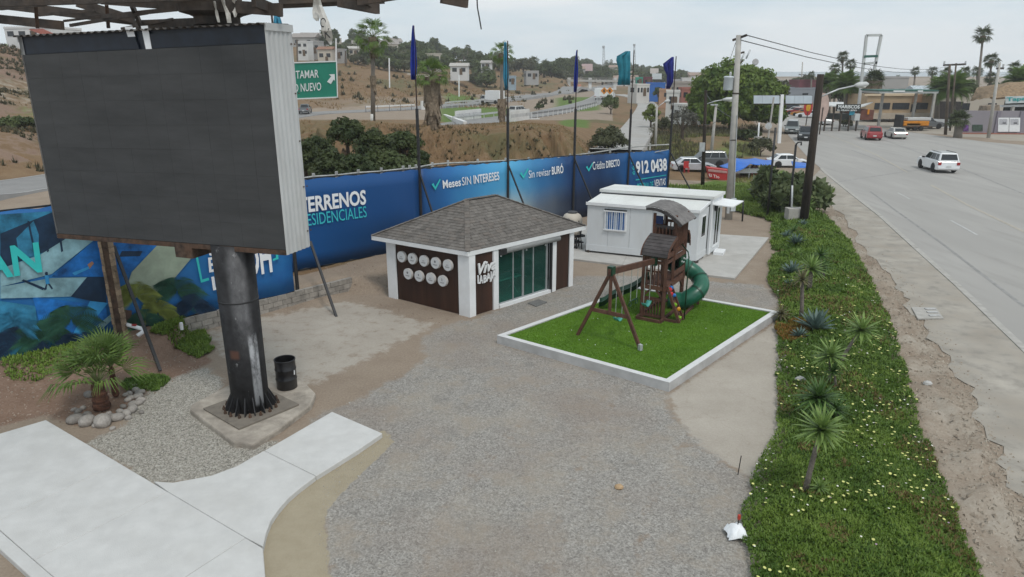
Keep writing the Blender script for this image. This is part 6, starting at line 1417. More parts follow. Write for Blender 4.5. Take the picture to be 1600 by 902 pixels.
for (bx, by), (tx, ty), lab, hook in (((1198.5,342),(1212,199.5),'black steel fence post left of the leaning wooden pole',0), ((1231.5,347),(1243.7,226),'black steel post with a hooked top beside the leaning wooden pole',1)):
    t, b, tp_ = pole('steel_post', lab, (bx,by), (tx,ty), .07, .065, M_black, 'post')
    if hook: mb = MB(); mb.tube([tp_, tp_ + Vector((.1,0,.12)), tp_ + Vector((.3,0,.15)), tp_ + Vector((.32,0,-.05))], .045, 6); mb.build('hook', M_black, t, True)
    mb = MB(); mb.lathe([(.16,-.05),(.16,.02),(.08,.03)], b, 8); mb.build('base_plate', M_black, t)
pole('steel_post', 'short thin black post in the grass behind the office', (1160,346), (1161.5,313), .05, .05, M_black, 'post')
pole('vent_pipe', 'thin grey pipe in the concrete planter box by the wooden pole', (1236,349), (1238,290), .06, .055, M_galv, 'pipe')
b = gg(1243, 350); mb = MB(); mb.prism([b + Vector((-.6,-.3,0)), b + Vector((.55,-.3,0)), b + Vector((.55,.4,0)), b + Vector((-.6,.4,0))], up*.75); tag(mb.build('planter_box', M_concrete), 'grey concrete planter box at the foot of the leaning wooden pole', 'planter')
# concrete utility pole with transformer, meter and cross arms
t, b, tp_ = pole('utility_pole', 'pale concrete utility pole with transformer and meter box behind the office', (1138.5,343), (1154.5,55), .24, .16, M_cpole, 'utility pole', n=12)
def on(px, py, dd_=0): return D(px, py, b.y + dd_)
mb = MB(); mb.beam(on(1145,63,.3), on(1167,55,-.4), .1, .12); mb.build('cross_arm', M_darkiron, t); mb = MB(); mb.beam(on(1150,85), on(1163,81.5), .08, .1); mb.build('cross_arm', M_darkiron, t); mb = MB(); mb.beam(on(1146,101), on(1161,95.5), .08, .09); mb.build('cross_arm', M_darkiron, t)
c = on(1138,131); M_tr = mat('transformer_grey', (.52, .56, .58), .4, .06, 3); mb = MB(); mb.lathe([(.25,-.38),(.28,-.33),(.28,.32),(.30,.34),(.30,.4),(.2,.44)], c, 16); mb.build('transformer', M_tr, t, True)
mb = MB(); mb.lathe([(.09,.4),(.06,.5),(.09,.55),(.06,.62),(.05,.68)], c + Vector((.08,0,0)), 8); mb.build('bushing', M_galv, t, True); mb = MB(); mb.beam(c + Vector((.2,0,.1)), on(1148,128), .08, .1); mb.beam(c + Vector((.2,0,-.2)), on(1148,136), .08, .1); mb.build('bracket', M_darkiron, t)
for px, py in ((1169,85), (1160,90)): c2 = on(px, py); mb = MB(); mb.tube([c2 + Vector((-.1,0,-.25)), c2 + Vector((.1,0,.25))], .05, 8); mb.build('fuse', M_galv, t, True)
mb = MB(); mb.box(on(1145.5,320,-.25), (.3,.2,.8)); mb.build('meter_box', M_tr, t); mb = MB(); mb.box(on(1138,325,-.25), (.15,.15,.7)); mb.build('meter_box', M_galv, t); mb = MB(); mb.tube([on(1147,311,-.25), on(1152,180,-.2)], .03, 5); mb.build('conduit', M_galv, t)
UP0, UPy = tp_, b.y
for z in (.12, .3, .55):
    mb = MB(); mb.lathe([(.205,-.04),(.205,.04)], lerp(b, tp_, z + .15), 12); mb.build('band', M_darkiron, t)
t, b2, tp2 = pole('utility_pole', 'slim dark wooden pole with a lamp arm behind the banner end', (1098,289), (1103,141), .16, .11, M_wpole, 'utility pole'); lamp_arm(t, D(1103,163,b2.y), D(1131,156,b2.y), .9, M_galv); mb = MB(); mb.box(D(1097,230,b2.y-.25), (.4,.2,.7)); mb.build('meter_box', M_galv, t)
t, b3, tp3 = pole('street_lamp', 'short pale concrete lamp pole right of the slim wooden pole', (1110,252), (1119,164), .18, .12, M_cpole, 'street lamp'); mb = MB(); mb.box(tp3 + Vector((-.2,0,.0)), (.7,.3,.12)); mb.build('lamp_head', M_galv, t)
t, b4, tp4 = pole('street_lamp', 'pale street lamp pole beside the side road near the bare tree', (1024,236), (1026.5,165), .16, .11, M_cpole, 'street lamp'); lamp_arm(t, tp4 - up*.3, D(1039,159,b4.y), .6, M_galv)
pole('bollard_post', 'short white post on a concrete block in the weeds', (1184,229), (1186,192), .09, .09, M_white_p, 'post'); b = gg(1184, 229); mb = MB(); mb.box(b + up*.5, (.9,.8,1.3)); tag(mb.build('concrete_block', M_concrete), 'square pale concrete block under the short white post', 'block')
def wire(label, pts, r=.02, sag=.6):
    mb = MB(); P = []
    for a, b in zip(pts, pts[1:]):
        for k in range(8): q = k / 8; P.append(lerp(a, b, q) - up * sag * 4 * q * (1 - q))
    mb.tube(P + [pts[-1]], r, 4, False); return tag(mb.build('overhead_wire', M_black), label, 'wire', None)
wire('upper power line running right from the concrete utility pole', [D(1166,55,UPy), D(1480,104,150)], .028, 1.2); wire('lower power line running right from the concrete utility pole', [D(1158,63,UPy), D(1470,108,150)], .028, 1.2)
wire('slack wire from the slim wooden pole up to the concrete pole', [D(1103,146,b2.y), D(1148,185,UPy)], .02, .3); wire('low wire between the wooden pole and the thick concrete pole', [D(1100,195,b2.y), D(1147,162,UPy)], .02, .4); wire('guy wire left of the concrete pole top', [D(1150,65,UPy), D(1136,105,UPy + 8)], .014, .05); wire('drop wire from the concrete pole towards the big tree', [D(1149,165,UPy), D(1205,215,UPy + 22)], .02, .8)
# ---------------------------------------------------------------- vehicles
M_tyre = mat('tyre', (.018, .018, .019), .85, .2, 8); M_rim = mat('rim', (.42, .43, .44), .4, .1, 6, metal=.6); M_vglass = glassmat('car_glass', (.018, .022, .026), .05, .95); M_lred = mat('tail_lamp', (.30, .015, .015), .3, .1, 6); M_lwhite = mat('head_lamp', (.6, .61, .6), .2, .05, 6); M_trim = mat('car_trim', (.03, .03, .032), .5, .1, 6)
def paint(name, c, metal=.15):
    m = mat('paint_' + name, c, .28, .04, 2, spec=.6, metal=metal); m.node_tree.nodes['Principled BSDF'].inputs['Coat Weight'].default_value = .6; return m
def wheel_mesh(r, w_):
    mb = MB(); mb.lathe([(r*.6,-w_/2),(r*.94,-w_/2),(r,-w_*.35),(r,w_*.35),(r*.94,w_/2),(r*.6,w_/2)], n=18); ty = mb.mesh('tyre', M_tyre, True); mb = MB(); mb.lathe([(r*.62,-w_*.46),(r*.55,-w_*.44),(r*.5,-w_*.36),(r*.15,-w_*.40),(.01,-w_*.42)], n=18); mb.lathe([(.01,w_*.42),(r*.15,w_*.40),(r*.5,w_*.36),(r*.55,w_*.44),(r*.62,w_*.46)], n=18); return ty, mb.mesh('rim', M_rim, True)
WM = {}
KINDS = {  # length, width, height, belt, clearance, wheel radius, cabin bottom x0 x1, cabin top x0 x1, axle positions, hood height
 'sedan': (4.6, 1.8, 1.43, .92, .2, .32, -2.0, .95, -1.25, .25, 1.38, .82), 'suv': (4.75, 1.92, 1.78, 1.10, .28, .39, -2.33, 1.05, -2.05, .35, 1.42, 1.05), 'van': (4.9, 1.95, 1.85, 1.08, .24, .35, -2.42, 1.55, -2.2, .75, 1.5, .98),
 'pickup': (5.3, 1.95, 1.80, 1.12, .3, .40, -.75, 1.15, -.55, .45, 1.65, 1.08), 'truck': (6.8, 2.2, 2.2, 1.2, .4, .45, 1.3, 3.0, 1.45, 2.5, 2.1, 1.25)}
def car(kind, pnt, loc, heading, label, name='car', cat='car', group=None, rack=False, lift=0.0):
    Ln, W, Ht, belt, clr, r, cb0, cb1, ct0, ct1, axl, hood = KINDS[kind]
    t = thing(name, label, cat, (loc[0], loc[1], loc[2] + lift), heading, group); h = Ln / 2; w2 = W / 2
    prof = [(-h + .02, clr + .12), (-h, .55), (-h + .04, belt - .12), (-h + .12, belt), (cb0 + .1, belt), (cb1 - .1, belt - .0), (h - .5, hood), (h - .12, hood - .16), (h, .6), (h - .02, clr + .12), (h - .15, clr), (-h + .15, clr)]
    if kind == 'truck': prof = [(-h, .75), (-h, .95), (1.2, .95), (1.25, belt), (3.05, belt), (h - .02, belt - .15), (h, .6), (h - .1, clr), (-h, clr + .2)]
    mb = MB(); lay = [(-w2, .965), (-w2 + .09, 1), (w2 - .09, 1), (w2, .965)]; k = len(prof); cz_ = (belt + clr) / 2
    for y, s in lay: mb.v += [(x*(s if s == 1 else .985), y, cz_ + (z - cz_)*(s if s == 1 else .93)) for x, z in prof]
    for a in range(3):
        for i in range(k): mb.f.append((a*k+i, a*k+(i+1)%k, (a+1)*k+(i+1)%k, (a+1)*k+i)); mb.mi.append(0)
    mb.f += [tuple(range(k))[::-1], tuple(3*k + i for i in range(k))]; mb.mi += [0, 0]
    o = mb.build('body', pnt, t, local=True); bv = o.modifiers.new('b', 'BEVEL'); bv.width = .035; bv.segments = 2; bv.limit_method = 'ANGLE'; bv.angle_limit = R(28)
    # cabin
    bw, tw = w2 - .07, w2 - .25
    A = [Vector(p) for p in ((cb0,-bw,belt-.03),(cb1,-bw,belt-.03),(cb1,bw,belt-.03),(cb0,bw,belt-.03),(ct0,-tw,Ht),(ct1,-tw,Ht),(ct1,tw,Ht),(ct0,tw,Ht))]
    mb = MB(); mb.add(A, BOXF); o = mb.build('cabin', pnt, t, local=True); bv = o.modifiers.new('b', 'BEVEL'); bv.width = .07; bv.segments = 2
    def win(q, a0, a1, b0, b1, nm='window', m=M_vglass):
        """glass on the cabin face q = (low left, low right, top right, top left)"""
        f = lambda s, v: lerp(lerp(q[0], q[1], s), lerp(q[3], q[2], s), v); nrm = (q[1]-q[0]).cross(q[3]-q[0]).normalized(); mb = MB(); P = [f(a0,b0), f(a1,b0), f(a1,b1), f(a0,b1)]; mb.prism([p + nrm*-.01 for p in P], nrm*.024); mb.build(nm, m, t, local=True)
    sL, sR, fr, rr_ = (A[1],A[0],A[4],A[5]), (A[3],A[2],A[6],A[7]), (A[2],A[1],A[5],A[6]), (A[0],A[3],A[7],A[4])
    sL = (A[0],A[1],A[5],A[4]); sR = (A[2],A[3],A[7],A[6]); fr = (A[1],A[2],A[6],A[5]); rr_ = (A[3],A[0],A[4],A[7])
    if kind in ('pickup', 'truck'):
        win(sL, .12, .93, .12, .86); win(sR, .07, .88, .12, .86)
    else:
        for a0, a1 in ((.07,.27),(.30,.58),(.61,.93)) if kind in ('suv','van') else ((.16,.5),(.53,.93)):
            win(sL, a0, a1, .12, .86); win(sR, 1-a1, 1-a0, .12, .86)
    win(fr, .06, .94, .08, .9, 'windscreen'); win(rr_, .08, .92, .18, .88, 'rear_window')
    if r not in WM: WM[r] = wheel_mesh(r, .24)
    for x in (axl, -axl):
        for y in (-1, 1):
            mb = MB(); c = Vector((x, y*(w2 - .02), r + .02)); P = [c + Vector(((r+.075)*math.cos(q), 0, max(-r + .1, (r+.075)*math.sin(q)))) for q in np.linspace(0, 2*math.pi, 20)[:-1]]; mb.prism(P, (0, y*.024, 0)); mb.build('wheel_arch', M_trim, t, local=True)
            o = put('wheel', WM[r][0], t, True, (x, y*(w2 - .09), r)); o.rotation_euler = (math.pi/2, 0, 0); put('rim', WM[r][1], o, True)
    for y in (-1, 1):
        mb = MB(); mb.box((h - .05, y*(w2 - .28), hood - .26), (.12, .38, .16)); mb.build('headlight', M_lwhite, t, local=True)
        mb = MB(); mb.box((-h + .05, y*(w2 - .17), belt - .22), (.14, .26, .26 if kind != 'sedan' else .16)); mb.build('taillight', M_lred, t, local=True)
        mb = MB(); mb.box((cb1 - .25, y*(bw + .13), belt + .06), (.12, .2, .14)); mb.build('mirror', M_trim if kind != 'sedan' else pnt, t, local=True)
    for x in (-h + .02, h - .02): mb = MB(); mb.box((x, 0, clr + .2), (.12, W*.9, .14)); mb.build('bumper', M_trim if kind in ('pickup',) else pnt, t, local=True); mb = MB(); mb.box((x + (.065 if x > 0 else -.065), 0, .62 if x < 0 else .5), (.02, .42, .15)); mb.build('number_plate', M_lwhite, t, local=True)
    mb = MB(); mb.box((h - .02, 0, hood - .3), (.07, W*.5, .16)); mb.build('grille', M_trim, t, local=True); mb = MB(); mb.box((0, 0, clr + .02), (Ln*.86, W*.8, .1)); mb.build('underbody', M_trim, t, local=True)
    if rack:
        for y in (-1, 1): mb = MB(); mb.tube([(ct0 + .2, y*(tw - .08), Ht + .06), (ct1 - .2, y*(tw - .08), Ht + .06)], .025, 6); mb.build('roof_rail', M_trim, t, local=True)
    if kind == 'pickup': mb = MB(); mb.box((-1.72, 0, belt - .0), (1.75, W*.8, .02)); mb.build('cargo_bed', M_trim, t, local=True); 
    if kind == 'truck': mb = MB(); mb.box((-1.1, 0, 2.15), (4.5, 2.3, 2.3)); mb.build('cargo_box', M_white_p, t, local=True)
    return t
rd = Vector((.268, 1, 0)).normalized(); hd = math.atan2(rd.y, rd.x)
Wt = paint('white', (.72, .73, .74), 0); Rd = paint('red', (.30, .012, .018)); Sv = paint('silver', (.50, .49, .46), .3); Dk = paint('dark', (.022, .028, .032)); Gn = paint('grey_green', (.15, .17, .17)); Wh2 = paint('pearl', (.62, .63, .63), 0); Blk = paint('black', (.015, .015, .018)); Org = paint('orange', (.50, .20, .02)); Gy = paint('grey', (.16, .17, .18), .3)
car('suv', Wt, G(1463,266,.03), hd + .12, 'white sport utility car with roof rails seen from behind, nearest on the road', 'suv', rack=True)
car('suv', Rd, G(1360,217.5,.03), hd + .0, 'red sport utility car seen from behind beside the silver sedan', 'suv'); car('sedan', Sv, G(1398,215.5,.03), hd + .08, 'silver sedan right beside the red car')
car('sedan', Wh2, G(1289,194.5,.03), hd + .1, 'white sedan right of the leaning wooden pole'); car('van', Gn, G(1237,208,.03), hd + math.pi - .12, 'grey green minivan coming towards the lot', 'minivan', 'van'); car('pickup', Dk, G(1258,218,.03), hd + math.pi - .1, 'dark pickup coming towards the lot behind the wooden pole', 'pickup_truck', 'pickup')
for kind, p, px, py, hh, lab in (('suv', Blk, 1231,175, 2.6,'black car parked first in the row of far cars'), ('sedan', Wh2, 1240,177.5, 2.55,'white car parked between the black and the red car'), ('sedan', Rd, 1245,179, 2.6,'red car parked low in the far row'), ('sedan', Org, 1254,181.5, 2.6,'orange taxi in the row of far parked cars'), ('sedan', Wt, 1262,184, 2.7,'white car parked last in the far row left of the wooden pole')):
    car(kind, p, G(px, py, .03), hh, lab, 'parked_car', group='cars parked along the far kerb')
# yard behind the banners: parked cars, stall under a blue tarp
YZ = .12
def small(t): t.scale = (.86, .86, .86); return t
def yard(px, py): p = gg(px, py); return Vector((p.x, p.y, p.z + .02))
small(car('sedan', paint('pale_silver', (.55, .57, .60), .2), yard(1082,269), .0 - .05, 'pale silver sedan parked behind the blue banner end', 'parked_car')); small(car('suv', Gy, yard(1100,263), math.pi - .0, 'grey car with dark windows parked behind the pale silver sedan', 'parked_car')); small(car('sedan', Wt, yard(1231,261), -.05, 'white car with dark windows parked behind the blue tarp stall', 'parked_car'))
tq0 = yard(1165, 280); t = thing('market_stall', 'roadside stall under a sagging blue tarpaulin', 'stall', tq0); M_tarp = mat('blue_tarp', (.012, .13, .52), .45, .12, 2.5, .1, spec=.4)
dS = tq0.y
P = []; rows = [[(1124,259,2.4),(1150,247,3.4),(1180,247,3.6),(1210,249.5,3.6)], [(1130,262,1.2),(1152,251,1.6),(1180,252,1.6),(1208,253,1.6)], [(1138,263,0),(1149,269,-.3),(1172,256,0),(1207,257,0)]]
for r_ in rows: P += [D(a, b, dS + c) for a, b, c in r_]
Q = []
for i in range(9):
    for j in range(13):
        a, b = i/4, j/4; i0, j0 = min(1, int(a)), min(2, int(b)); f_ = lambda r_, c_: P[r_*4 + c_]
        Q.append(lerp(lerp(f_(i0, j0), f_(i0, j0+1), b-j0), lerp(f_(i0+1, j0), f_(i0+1, j0+1), b-j0), a-i0) - up*.10*math.sin((b-j0)*math.pi))
mb = MB(); mb.grid(Q, 9, 13); mb.grid([lerp(lerp(D(1236,252,dS+2), D(1262,255,dS+2), j/4), lerp(D(1240,263,dS), D(1263,262,dS), j/4), i/3) for i in range(4) for j in range(5)], 4, 5); o = mb.build('tarpaulin', M_tarp, t, True); so_ = o.modifiers.new('t', 'SOLIDIFY'); so_.thickness = .02
for a, b in ((1140,263), (1206,257), (1172,257)): q = D(a, b, dS); mb = MB(); mb.tube([q, Vector((q.x, q.y, gz(q.x, q.y)))], .03, 5); mb.build('pole', M_galv, t)
M_rb = mat('red_board', (.45, .04, .04), .6, .12, 3)
def board(name, label, pts, d, m, cat, thick=.06): mb = MB(); mb.prism([D(a, b, d) for a, b in pts], (0, thick, 0)); return tag(mb.build(name, m), label, cat)
tb_ = thing('counter', 'long red painted counter with white lettering beside the stall', 'counter', yard(1120, 280)); d0 = yard(1122, 281).y
mb = MB(); mb.prism([D(1105,262,d0), D(1139,266.5,d0-.3), D(1139,282.5,d0-.3), D(1109,279,d0)], (.1, 1.0, 0)); mb.build('front', M_rb, tb_); lettering('El Tío', D(1108,276,d0-.08), D(1124,279,d0-.25), D(1107.5,271.5,d0-.08), (0,-.02,0), M_white_p, tb_); mb = MB(); mb.prism([D(1106,264,d0-.03), D(1136,267.5,d0-.28), D(1136,271,d0-.28), D(1106.5,268,d0-.03)], (0,-.02,0)); mb.build('stripe', mat('pale_red', (.5,.28,.27), .6), tb_)
mb = MB(); q = yard(1165, 277); mb.box(q + up*.75, (2.6, .9, .06)); mb.box(q + Vector((0,-.4,.55)), (2.6,.05,.35)); t = thing('stall_table', 'white table with goods under the blue tarp', 'table', q); mb.build('table_top', M_white_p, t)
for i in (-1.1, 1.1):
    for j in (-.35, .35): mb = MB(); mb.tube([q + Vector((i,j,.75)), q + Vector((i,j,0))], .025, 5); mb.build('leg', M_galv, t)
for k in range(7): mb = MB(); mb.box(q + Vector((-1.1 + k*.35, random.uniform(-.2,.2), .9 + .06*(k%2))), (.22,.2,.22), k); tag(mb.build('crate', mat('goods_%d' % (k % 3), ((.25,.06,.04),(.12,.10,.09),(.30,.17,.06))[k % 3], .7)), ('small red crate on the stall table, %s', 'small dark crate on the stall table, %s', 'small brown crate on the stall table, %s')[k % 3] % ('leftmost', 'left', 'left of centre', 'centre', 'right of centre', 'right', 'rightmost')[k], 'crate')
# plastic chair and cooler, built with legs and back
def pchair(px, py, label, m):
    q = yard(px, py); t = thing('plastic_chair', label, 'chair', q); mb = MB(); mb.box((0,0,.44), (.46,.46,.05)); mb.build('seat', m, t, local=True); mb = MB(); mb.box((0,.22,.72), (.46,.05,.55)); mb.build('backrest', m, t, local=True)
    for i in (-.19,.19):
        for j in (-.19,.19): mb = MB(); mb.beam((i,j,0), (i,j,.44), .05, .05); mb.build('leg', m, t, local=True)
pchair(1178, 277, 'red plastic chair at the right end of the stall', M_rb); pchair(1204, 296, 'red plastic chair half hidden by the big leaved shrub', M_rb); pchair(1072, 272, 'red plastic chair in front of the pale silver sedan', M_rb)
t = thing('street_sign_board', 'small orange and green roadside board behind the wooden pole', 'sign', yard(1269, 302)); dd0 = yard(1269, 302).y
for a, b, c in ((1266,1270.5,'orange'), (1271,1277.5,'green')): mb = MB(); mb.prism([D(a,296 if c=='orange' else 294,dd0), D(b,296 if c=='orange' else 294,dd0), D(b,282.5,dd0), D(a,283,dd0)], (0,.08,0)); mb.build('board_half', mat('board_' + c, (.55,.22,.03) if c == 'orange' else (.01,.30,.17), .6, .08, 4), t)
mb = MB(); p0_ = D(1270,296,dd0); mb.tube([p0_, Vector((p0_.x, p0_.y, 0))], .04, 6); mb.build('post', M_galv, t)
# ---------------------------------------------------------------- trees, palms and houses
M_bark = mat('bark', (.11, .085, .065), .95, .3, 4, .6, 14, stretch=(1, 1, .3))
LM = {'ficus': leafmat('ficus_leaf', (.035, .075, .011), (.145, .20, .032), .5, .25, .45), 'dark': leafmat('dark_leaf', (.026, .045, .014), (.08, .10, .03), .6, .2, .7), 'olive': leafmat('olive_leaf', (.055, .062, .030), (.105, .11, .055), .6, .2, .5), 'light': leafmat('light_leaf', (.08, .12, .025), (.19, .21, .05), .6, .25, .6), 'grey': leafmat('grey_leaf', (.09, .09, .075), (.15, .145, .12), .7, .1, .6), 'mid': leafmat('mid_leaf', (.05, .075, .025), (.105, .13, .045), .6, .2, .4), 'castor': leafmat('castor_leaf', (.045, .075, .03), (.14, .165, .07), .45, .2, 1.2)}
def crown_tris(c, rad, ncl, nlf, size, flat_=.0, rs=1.0, shell=.45):
    """leaf triangles on many clumps spread through an ellipsoid crown"""
    rad = np.array(rad, float); g = np.random.randn(ncl, 3); g /= np.linalg.norm(g, axis=1)[:, None]; g[:, 2] = np.where(g[:, 2] < -.35, -g[:, 2]*.5, g[:, 2]); rr = (shell + (1 - shell) * np.random.rand(ncl)) ** .7
    cc = g * rr[:, None] * rad * .86; cr = rad.mean() * (.20 + .22*np.random.rand(ncl)) * rs
    k = np.repeat(np.arange(ncl), nlf); n_ = len(k); d = np.random.randn(n_, 3); d /= np.linalg.norm(d, axis=1)[:, None]; d[:, 2] = np.where(np.random.rand(n_) < .65, np.abs(d[:, 2]), d[:, 2])
    p = cc[k] + d * (cr[k] * (.55 + .5*np.random.rand(n_)))[:, None] * np.array([1, 1, .8]); a = np.random.randn(n_, 3); a -= d * (a*d).sum(1)[:, None] * .6; a /= np.linalg.norm(a, axis=1)[:, None]; b = np.cross(a, d + np.random.randn(n_, 3)*.4); b /= np.linalg.norm(b, axis=1)[:, None] + 1e-6; s = size * (.6 + .8*np.random.rand(n_))[:, None]
    return np.stack([p - a*s*.5, p + a*s*.5, p + b*s*.9], 1) + np.array(c)
def tri_mesh(name, P, m):
    n_ = len(P); me = bpy.data.meshes.new(name); me.vertices.add(n_*3); me.vertices.foreach_set('co', P.reshape(-1).astype(np.float32)); me.loops.add(n_*3); me.loops.foreach_set('vertex_index', np.arange(n_*3, dtype=np.int32)); me.polygons.add(n_); me.polygons.foreach_set('loop_start', np.arange(0, n_*3, 3, dtype=np.int32)); me.polygons.foreach_set('loop_total', np.full(n_, 3, np.int32)); me.update(calc_edges=True); me.materials.append(m); return me
def tree(loc, label, h, rad, kind='mid', ncl=26, nlf=70, size=.35, trunk=.25, name='tree', cat='tree', group=None, lobes=None, zc=None):
    t = thing(name, label, cat, loc, random.random()*6 if not lobes else 0, group); zc = zc if zc is not None else h - rad[2]*.95
    P = [crown_tris((0, 0, zc), rad, ncl, nlf, size)]
    for (x, y, z, r_) in (lobes or []): P.append(crown_tris((x, y, z), r_, int(ncl*.7), nlf, size))
    put('crown', tri_mesh('crown', np.concatenate(P), LM[kind]), t, True)
    mb = MB(); mb.tube([(0,0,-.4), (random.uniform(-.1,.1)*trunk*4, 0, zc*.55), (0,0,zc)], [trunk*1.3, trunk, trunk*.5], 8)
    for k in range(4): q = k*1.7 + random.random(); mb.tube([(0,0,zc*.45), (rad[0]*.3*math.cos(q), rad[1]*.3*math.sin(q), zc*.8), (rad[0]*.6*math.cos(q), rad[1]*.6*math.sin(q), zc + rad[2]*.25)], [trunk*.6, trunk*.4, trunk*.12], 5)
    mb.build('trunk', M_bark, t, True, True); return t
def copy_tree_at(src, loc, s=1, rz=None, label=None):
    c = copy_tree(src); c.location = loc; c.rotation_euler = (0, 0, random.random()*6 if rz is None else rz); c.scale = (s, s, s*random.uniform(.85, 1.15)); 
    if label: c['label'] = label
    return c
def at_px(px, py, d): return D(px, py, d)
def treepx(px, ytop, ybase, d, halfw, kind, label, **k):
    """a tree whose crown top, foot row and half width are read off the photo at distance d"""
    b = D(px, (ytop + ybase)/2, d); b.z = H(b.x, b.y); top = D(px, ytop, d); h = max(1.2, top.z - b.z); rw = halfw / F * d * 1.03; vis = max(.5, (top.z - D(px, ybase, d).z) / 2); sh = k.get('name') == 'shrub'; return tree(b, label, h, (rw, rw*.9, h*.56 if sh else min(h*.55, vis*1.05)), kind, zc=h*.46 if sh else None, **k)
# palms
def skirt_mesh(r0, r1, ln, n=60):
    mb = MB()
    for k in range(n):
        q = random.random()*6.283; z0 = -random.random()*ln*.8; d = Vector((math.cos(q), math.sin(q), 0)); s = Vector((-d.y, d.x, 0))*r0*.28; e_ = lerp(r0, r1, -z0/ln); a = d*e_*.75 + up*z0; b = d*e_*random.uniform(.9,1.25) + up*(z0 - ln*random.uniform(.12,.3)); mb.add([a - s, a + s, b + s*.4, b - s*.4], [(0,1,2,3)])
    mb.lathe([(r0*.85, 0), (r0*.8, -ln*.4), (r1*.85, -ln*.98)], n=9); return mb
M_pt = mat('tall_palm_trunk', (.20, .175, .15), .95, .2, 6, .5, 20, stretch=(1, 1, 4)); M_pw = mat('whitewash', (.6, .59, .56), .9, .1, 4)
def pinnate_mesh(n=16, ln=1.0, wd=.02):
    mb = MB(); pts = [Vector((ln*q, 0, .18*math.sin(q*2.0) - .35*q*q*q)) for q in np.linspace(0, 1, 7)]; mb.m = 1; mb.tube(pts, [.014,.012,.01,.008,.006,.005,.003], 4); mb.m = 0
    for i in range(n):
        q = .12 + .86*i/n; a = Vector((ln*q, 0, .18*math.sin(q*2.0) - .35*q**3)); L_ = .30*math.sin(min(1, q*1.1 + .1)*math.pi)**.6 + .05
        for s in (-1, 1): mb.add([a + Vector((-wd,0,0)), a + Vector((wd,0,0)), a + Vector((L_*.55, s*L_*.8, -.12*L_))], [(0,1,2)])
    return mb.mesh('frond', [M_frond, M_stalk])
FAR_FAN = [fan_mesh(n=9, ln=.75, pet=.45, spread=2.6, droop=k, wd=.06, m=leafmat('far_palm_leaf', (.035, .05, .02), (.085, .105, .04), .6, .2)) for k in (.2, .5)]
PIN = pinnate_mesh(22, 1.0, .032); 
def palm(base, top, rc, label, tr=.18, n=34, skirt=0, sk_r=.35, lean=True, group=None, far=False, els=(-.8, 1.4), white=0, kind='fan', extra_skirt=None, name='palm_tree'):
    t = thing(name, label, 'palm', base, 0, group); v = top - base
    mb = MB(); mb.tube([Vector((0,0,-.5)), v*.5, v], [tr*1.25, tr, tr*.8], 9); mb.build('trunk', M_pt, t, True, True)
    if white: mb = MB(); mb.tube([v*(-.02), v*(white/max(.1, v.length))], [tr*1.28, tr*1.2], 9); mb.build('white_band', M_pw, t, True, True)
    s = rc / (1.02 if kind == 'pin' else 1.15)
    for k in range(n):
        f = (k + .5) / n; add_frond(t, [PIN] if kind == 'pin' else (FAR_FAN if far else FANS_T), v, k*2.39996 + random.uniform(-.2,.2), lerp(els[1], els[0], f**.85) + random.uniform(-.12,.12), s*random.uniform(.85,1.1))
    if skirt: o = skirt_mesh(sk_r, sk_r*.55, skirt).build('dead_skirt', M_deadf, t, local=True); o.location = v
    if extra_skirt: o = skirt_mesh(extra_skirt[2], extra_skirt[2]*.5, extra_skirt[1], 36).build('dead_fronds', M_deadf, t, local=True); o.location = v*extra_skirt[0]
    return t
def palmpx(px, ytop, ybase, d, rpx, label, pxb=None, **k):
    b = D(px if pxb is None else pxb, ybase, d); b.z = min(b.z, H(b.x, b.y)) if ybase > 128 else b.z; b.z = max(H(b.x, b.y), b.z - 3) if ybase <= 128 else H(b.x, b.y); return palm(b, D(px, ytop, d), rpx/F*d, label, **k)
palmpx(583, 58, 205, 72, 31, 'tall fan palm with a white painted foot left of the furled royal blue flag', tr=.2, n=32, skirt=2.0, sk_r=.55, white=.9, extra_skirt=(.56, 1.7, .38))
palmpx(674, 120, 216, 60, 31, 'short fan palm with a long brown skirt of dead fronds', tr=.3, n=32, skirt=4.8, sk_r=.85, els=(-.45, 1.4))
palmpx(784, 84, 192, 86, 20, 'fan palm standing behind the furled light blue flag', tr=.2, n=30, skirt=1.2, sk_r=.45, white=.9, extra_skirt=(.42, 3.0, .65))
# right side palms
for px, yt, yb, d, r_, lab, kw in ((1536,56,172,150,17,'tallest fan palm on a long bare trunk by the lilac wall',dict(pxb=1525,skirt=1.5,sk_r=.6)),(1549,95,165,160,15,'fan palm right of the tallest palm',dict(pxb=1545,skirt=1.5,sk_r=.6)),(1430,112,140,190,9,'lone slim fan palm above the station canopy, left of two',dict()),(1457,112,142,185,10,'lone slim fan palm above the station canopy, right of two',dict()),
    (1585,106,150,150,12,'fan palm near the right edge above the thatched roof',dict()),(1478,114,160,165,11,'fan palm left in the group behind the power poles',dict()),(1508,113,160,170,11,'fan palm in the middle of the group behind the power poles',dict()),(1527,112,160,175,11,'fan palm right of the middle in the group behind the power poles',dict()),(1548,122,165,160,12,'fan palm low behind the power poles at right',dict()),
    (1317,89,150,170,11,'upper palm of the close trio left of the empty sign frame',dict(skirt=1.5,sk_r=.5)),(1305,108,160,165,11,'lower left palm of the close trio',dict(skirt=1,sk_r=.5)),(1329,101,155,168,11,'right palm of the close trio',dict()),(1268,117,150,210,7,'small fan palm behind the far parked cars',dict())):
    palmpx(px, yt, yb, d, r_, lab, tr=.24, n=26, far=True, group='fan palms beyond the road', **kw)
palmpx(1366, 126, 165, 135, 20, 'thick fan palm with a grey skirt behind the seafood shack', tr=.5, n=40, far=True, skirt=6.5, sk_r=1.7, els=(-.5,1.4))
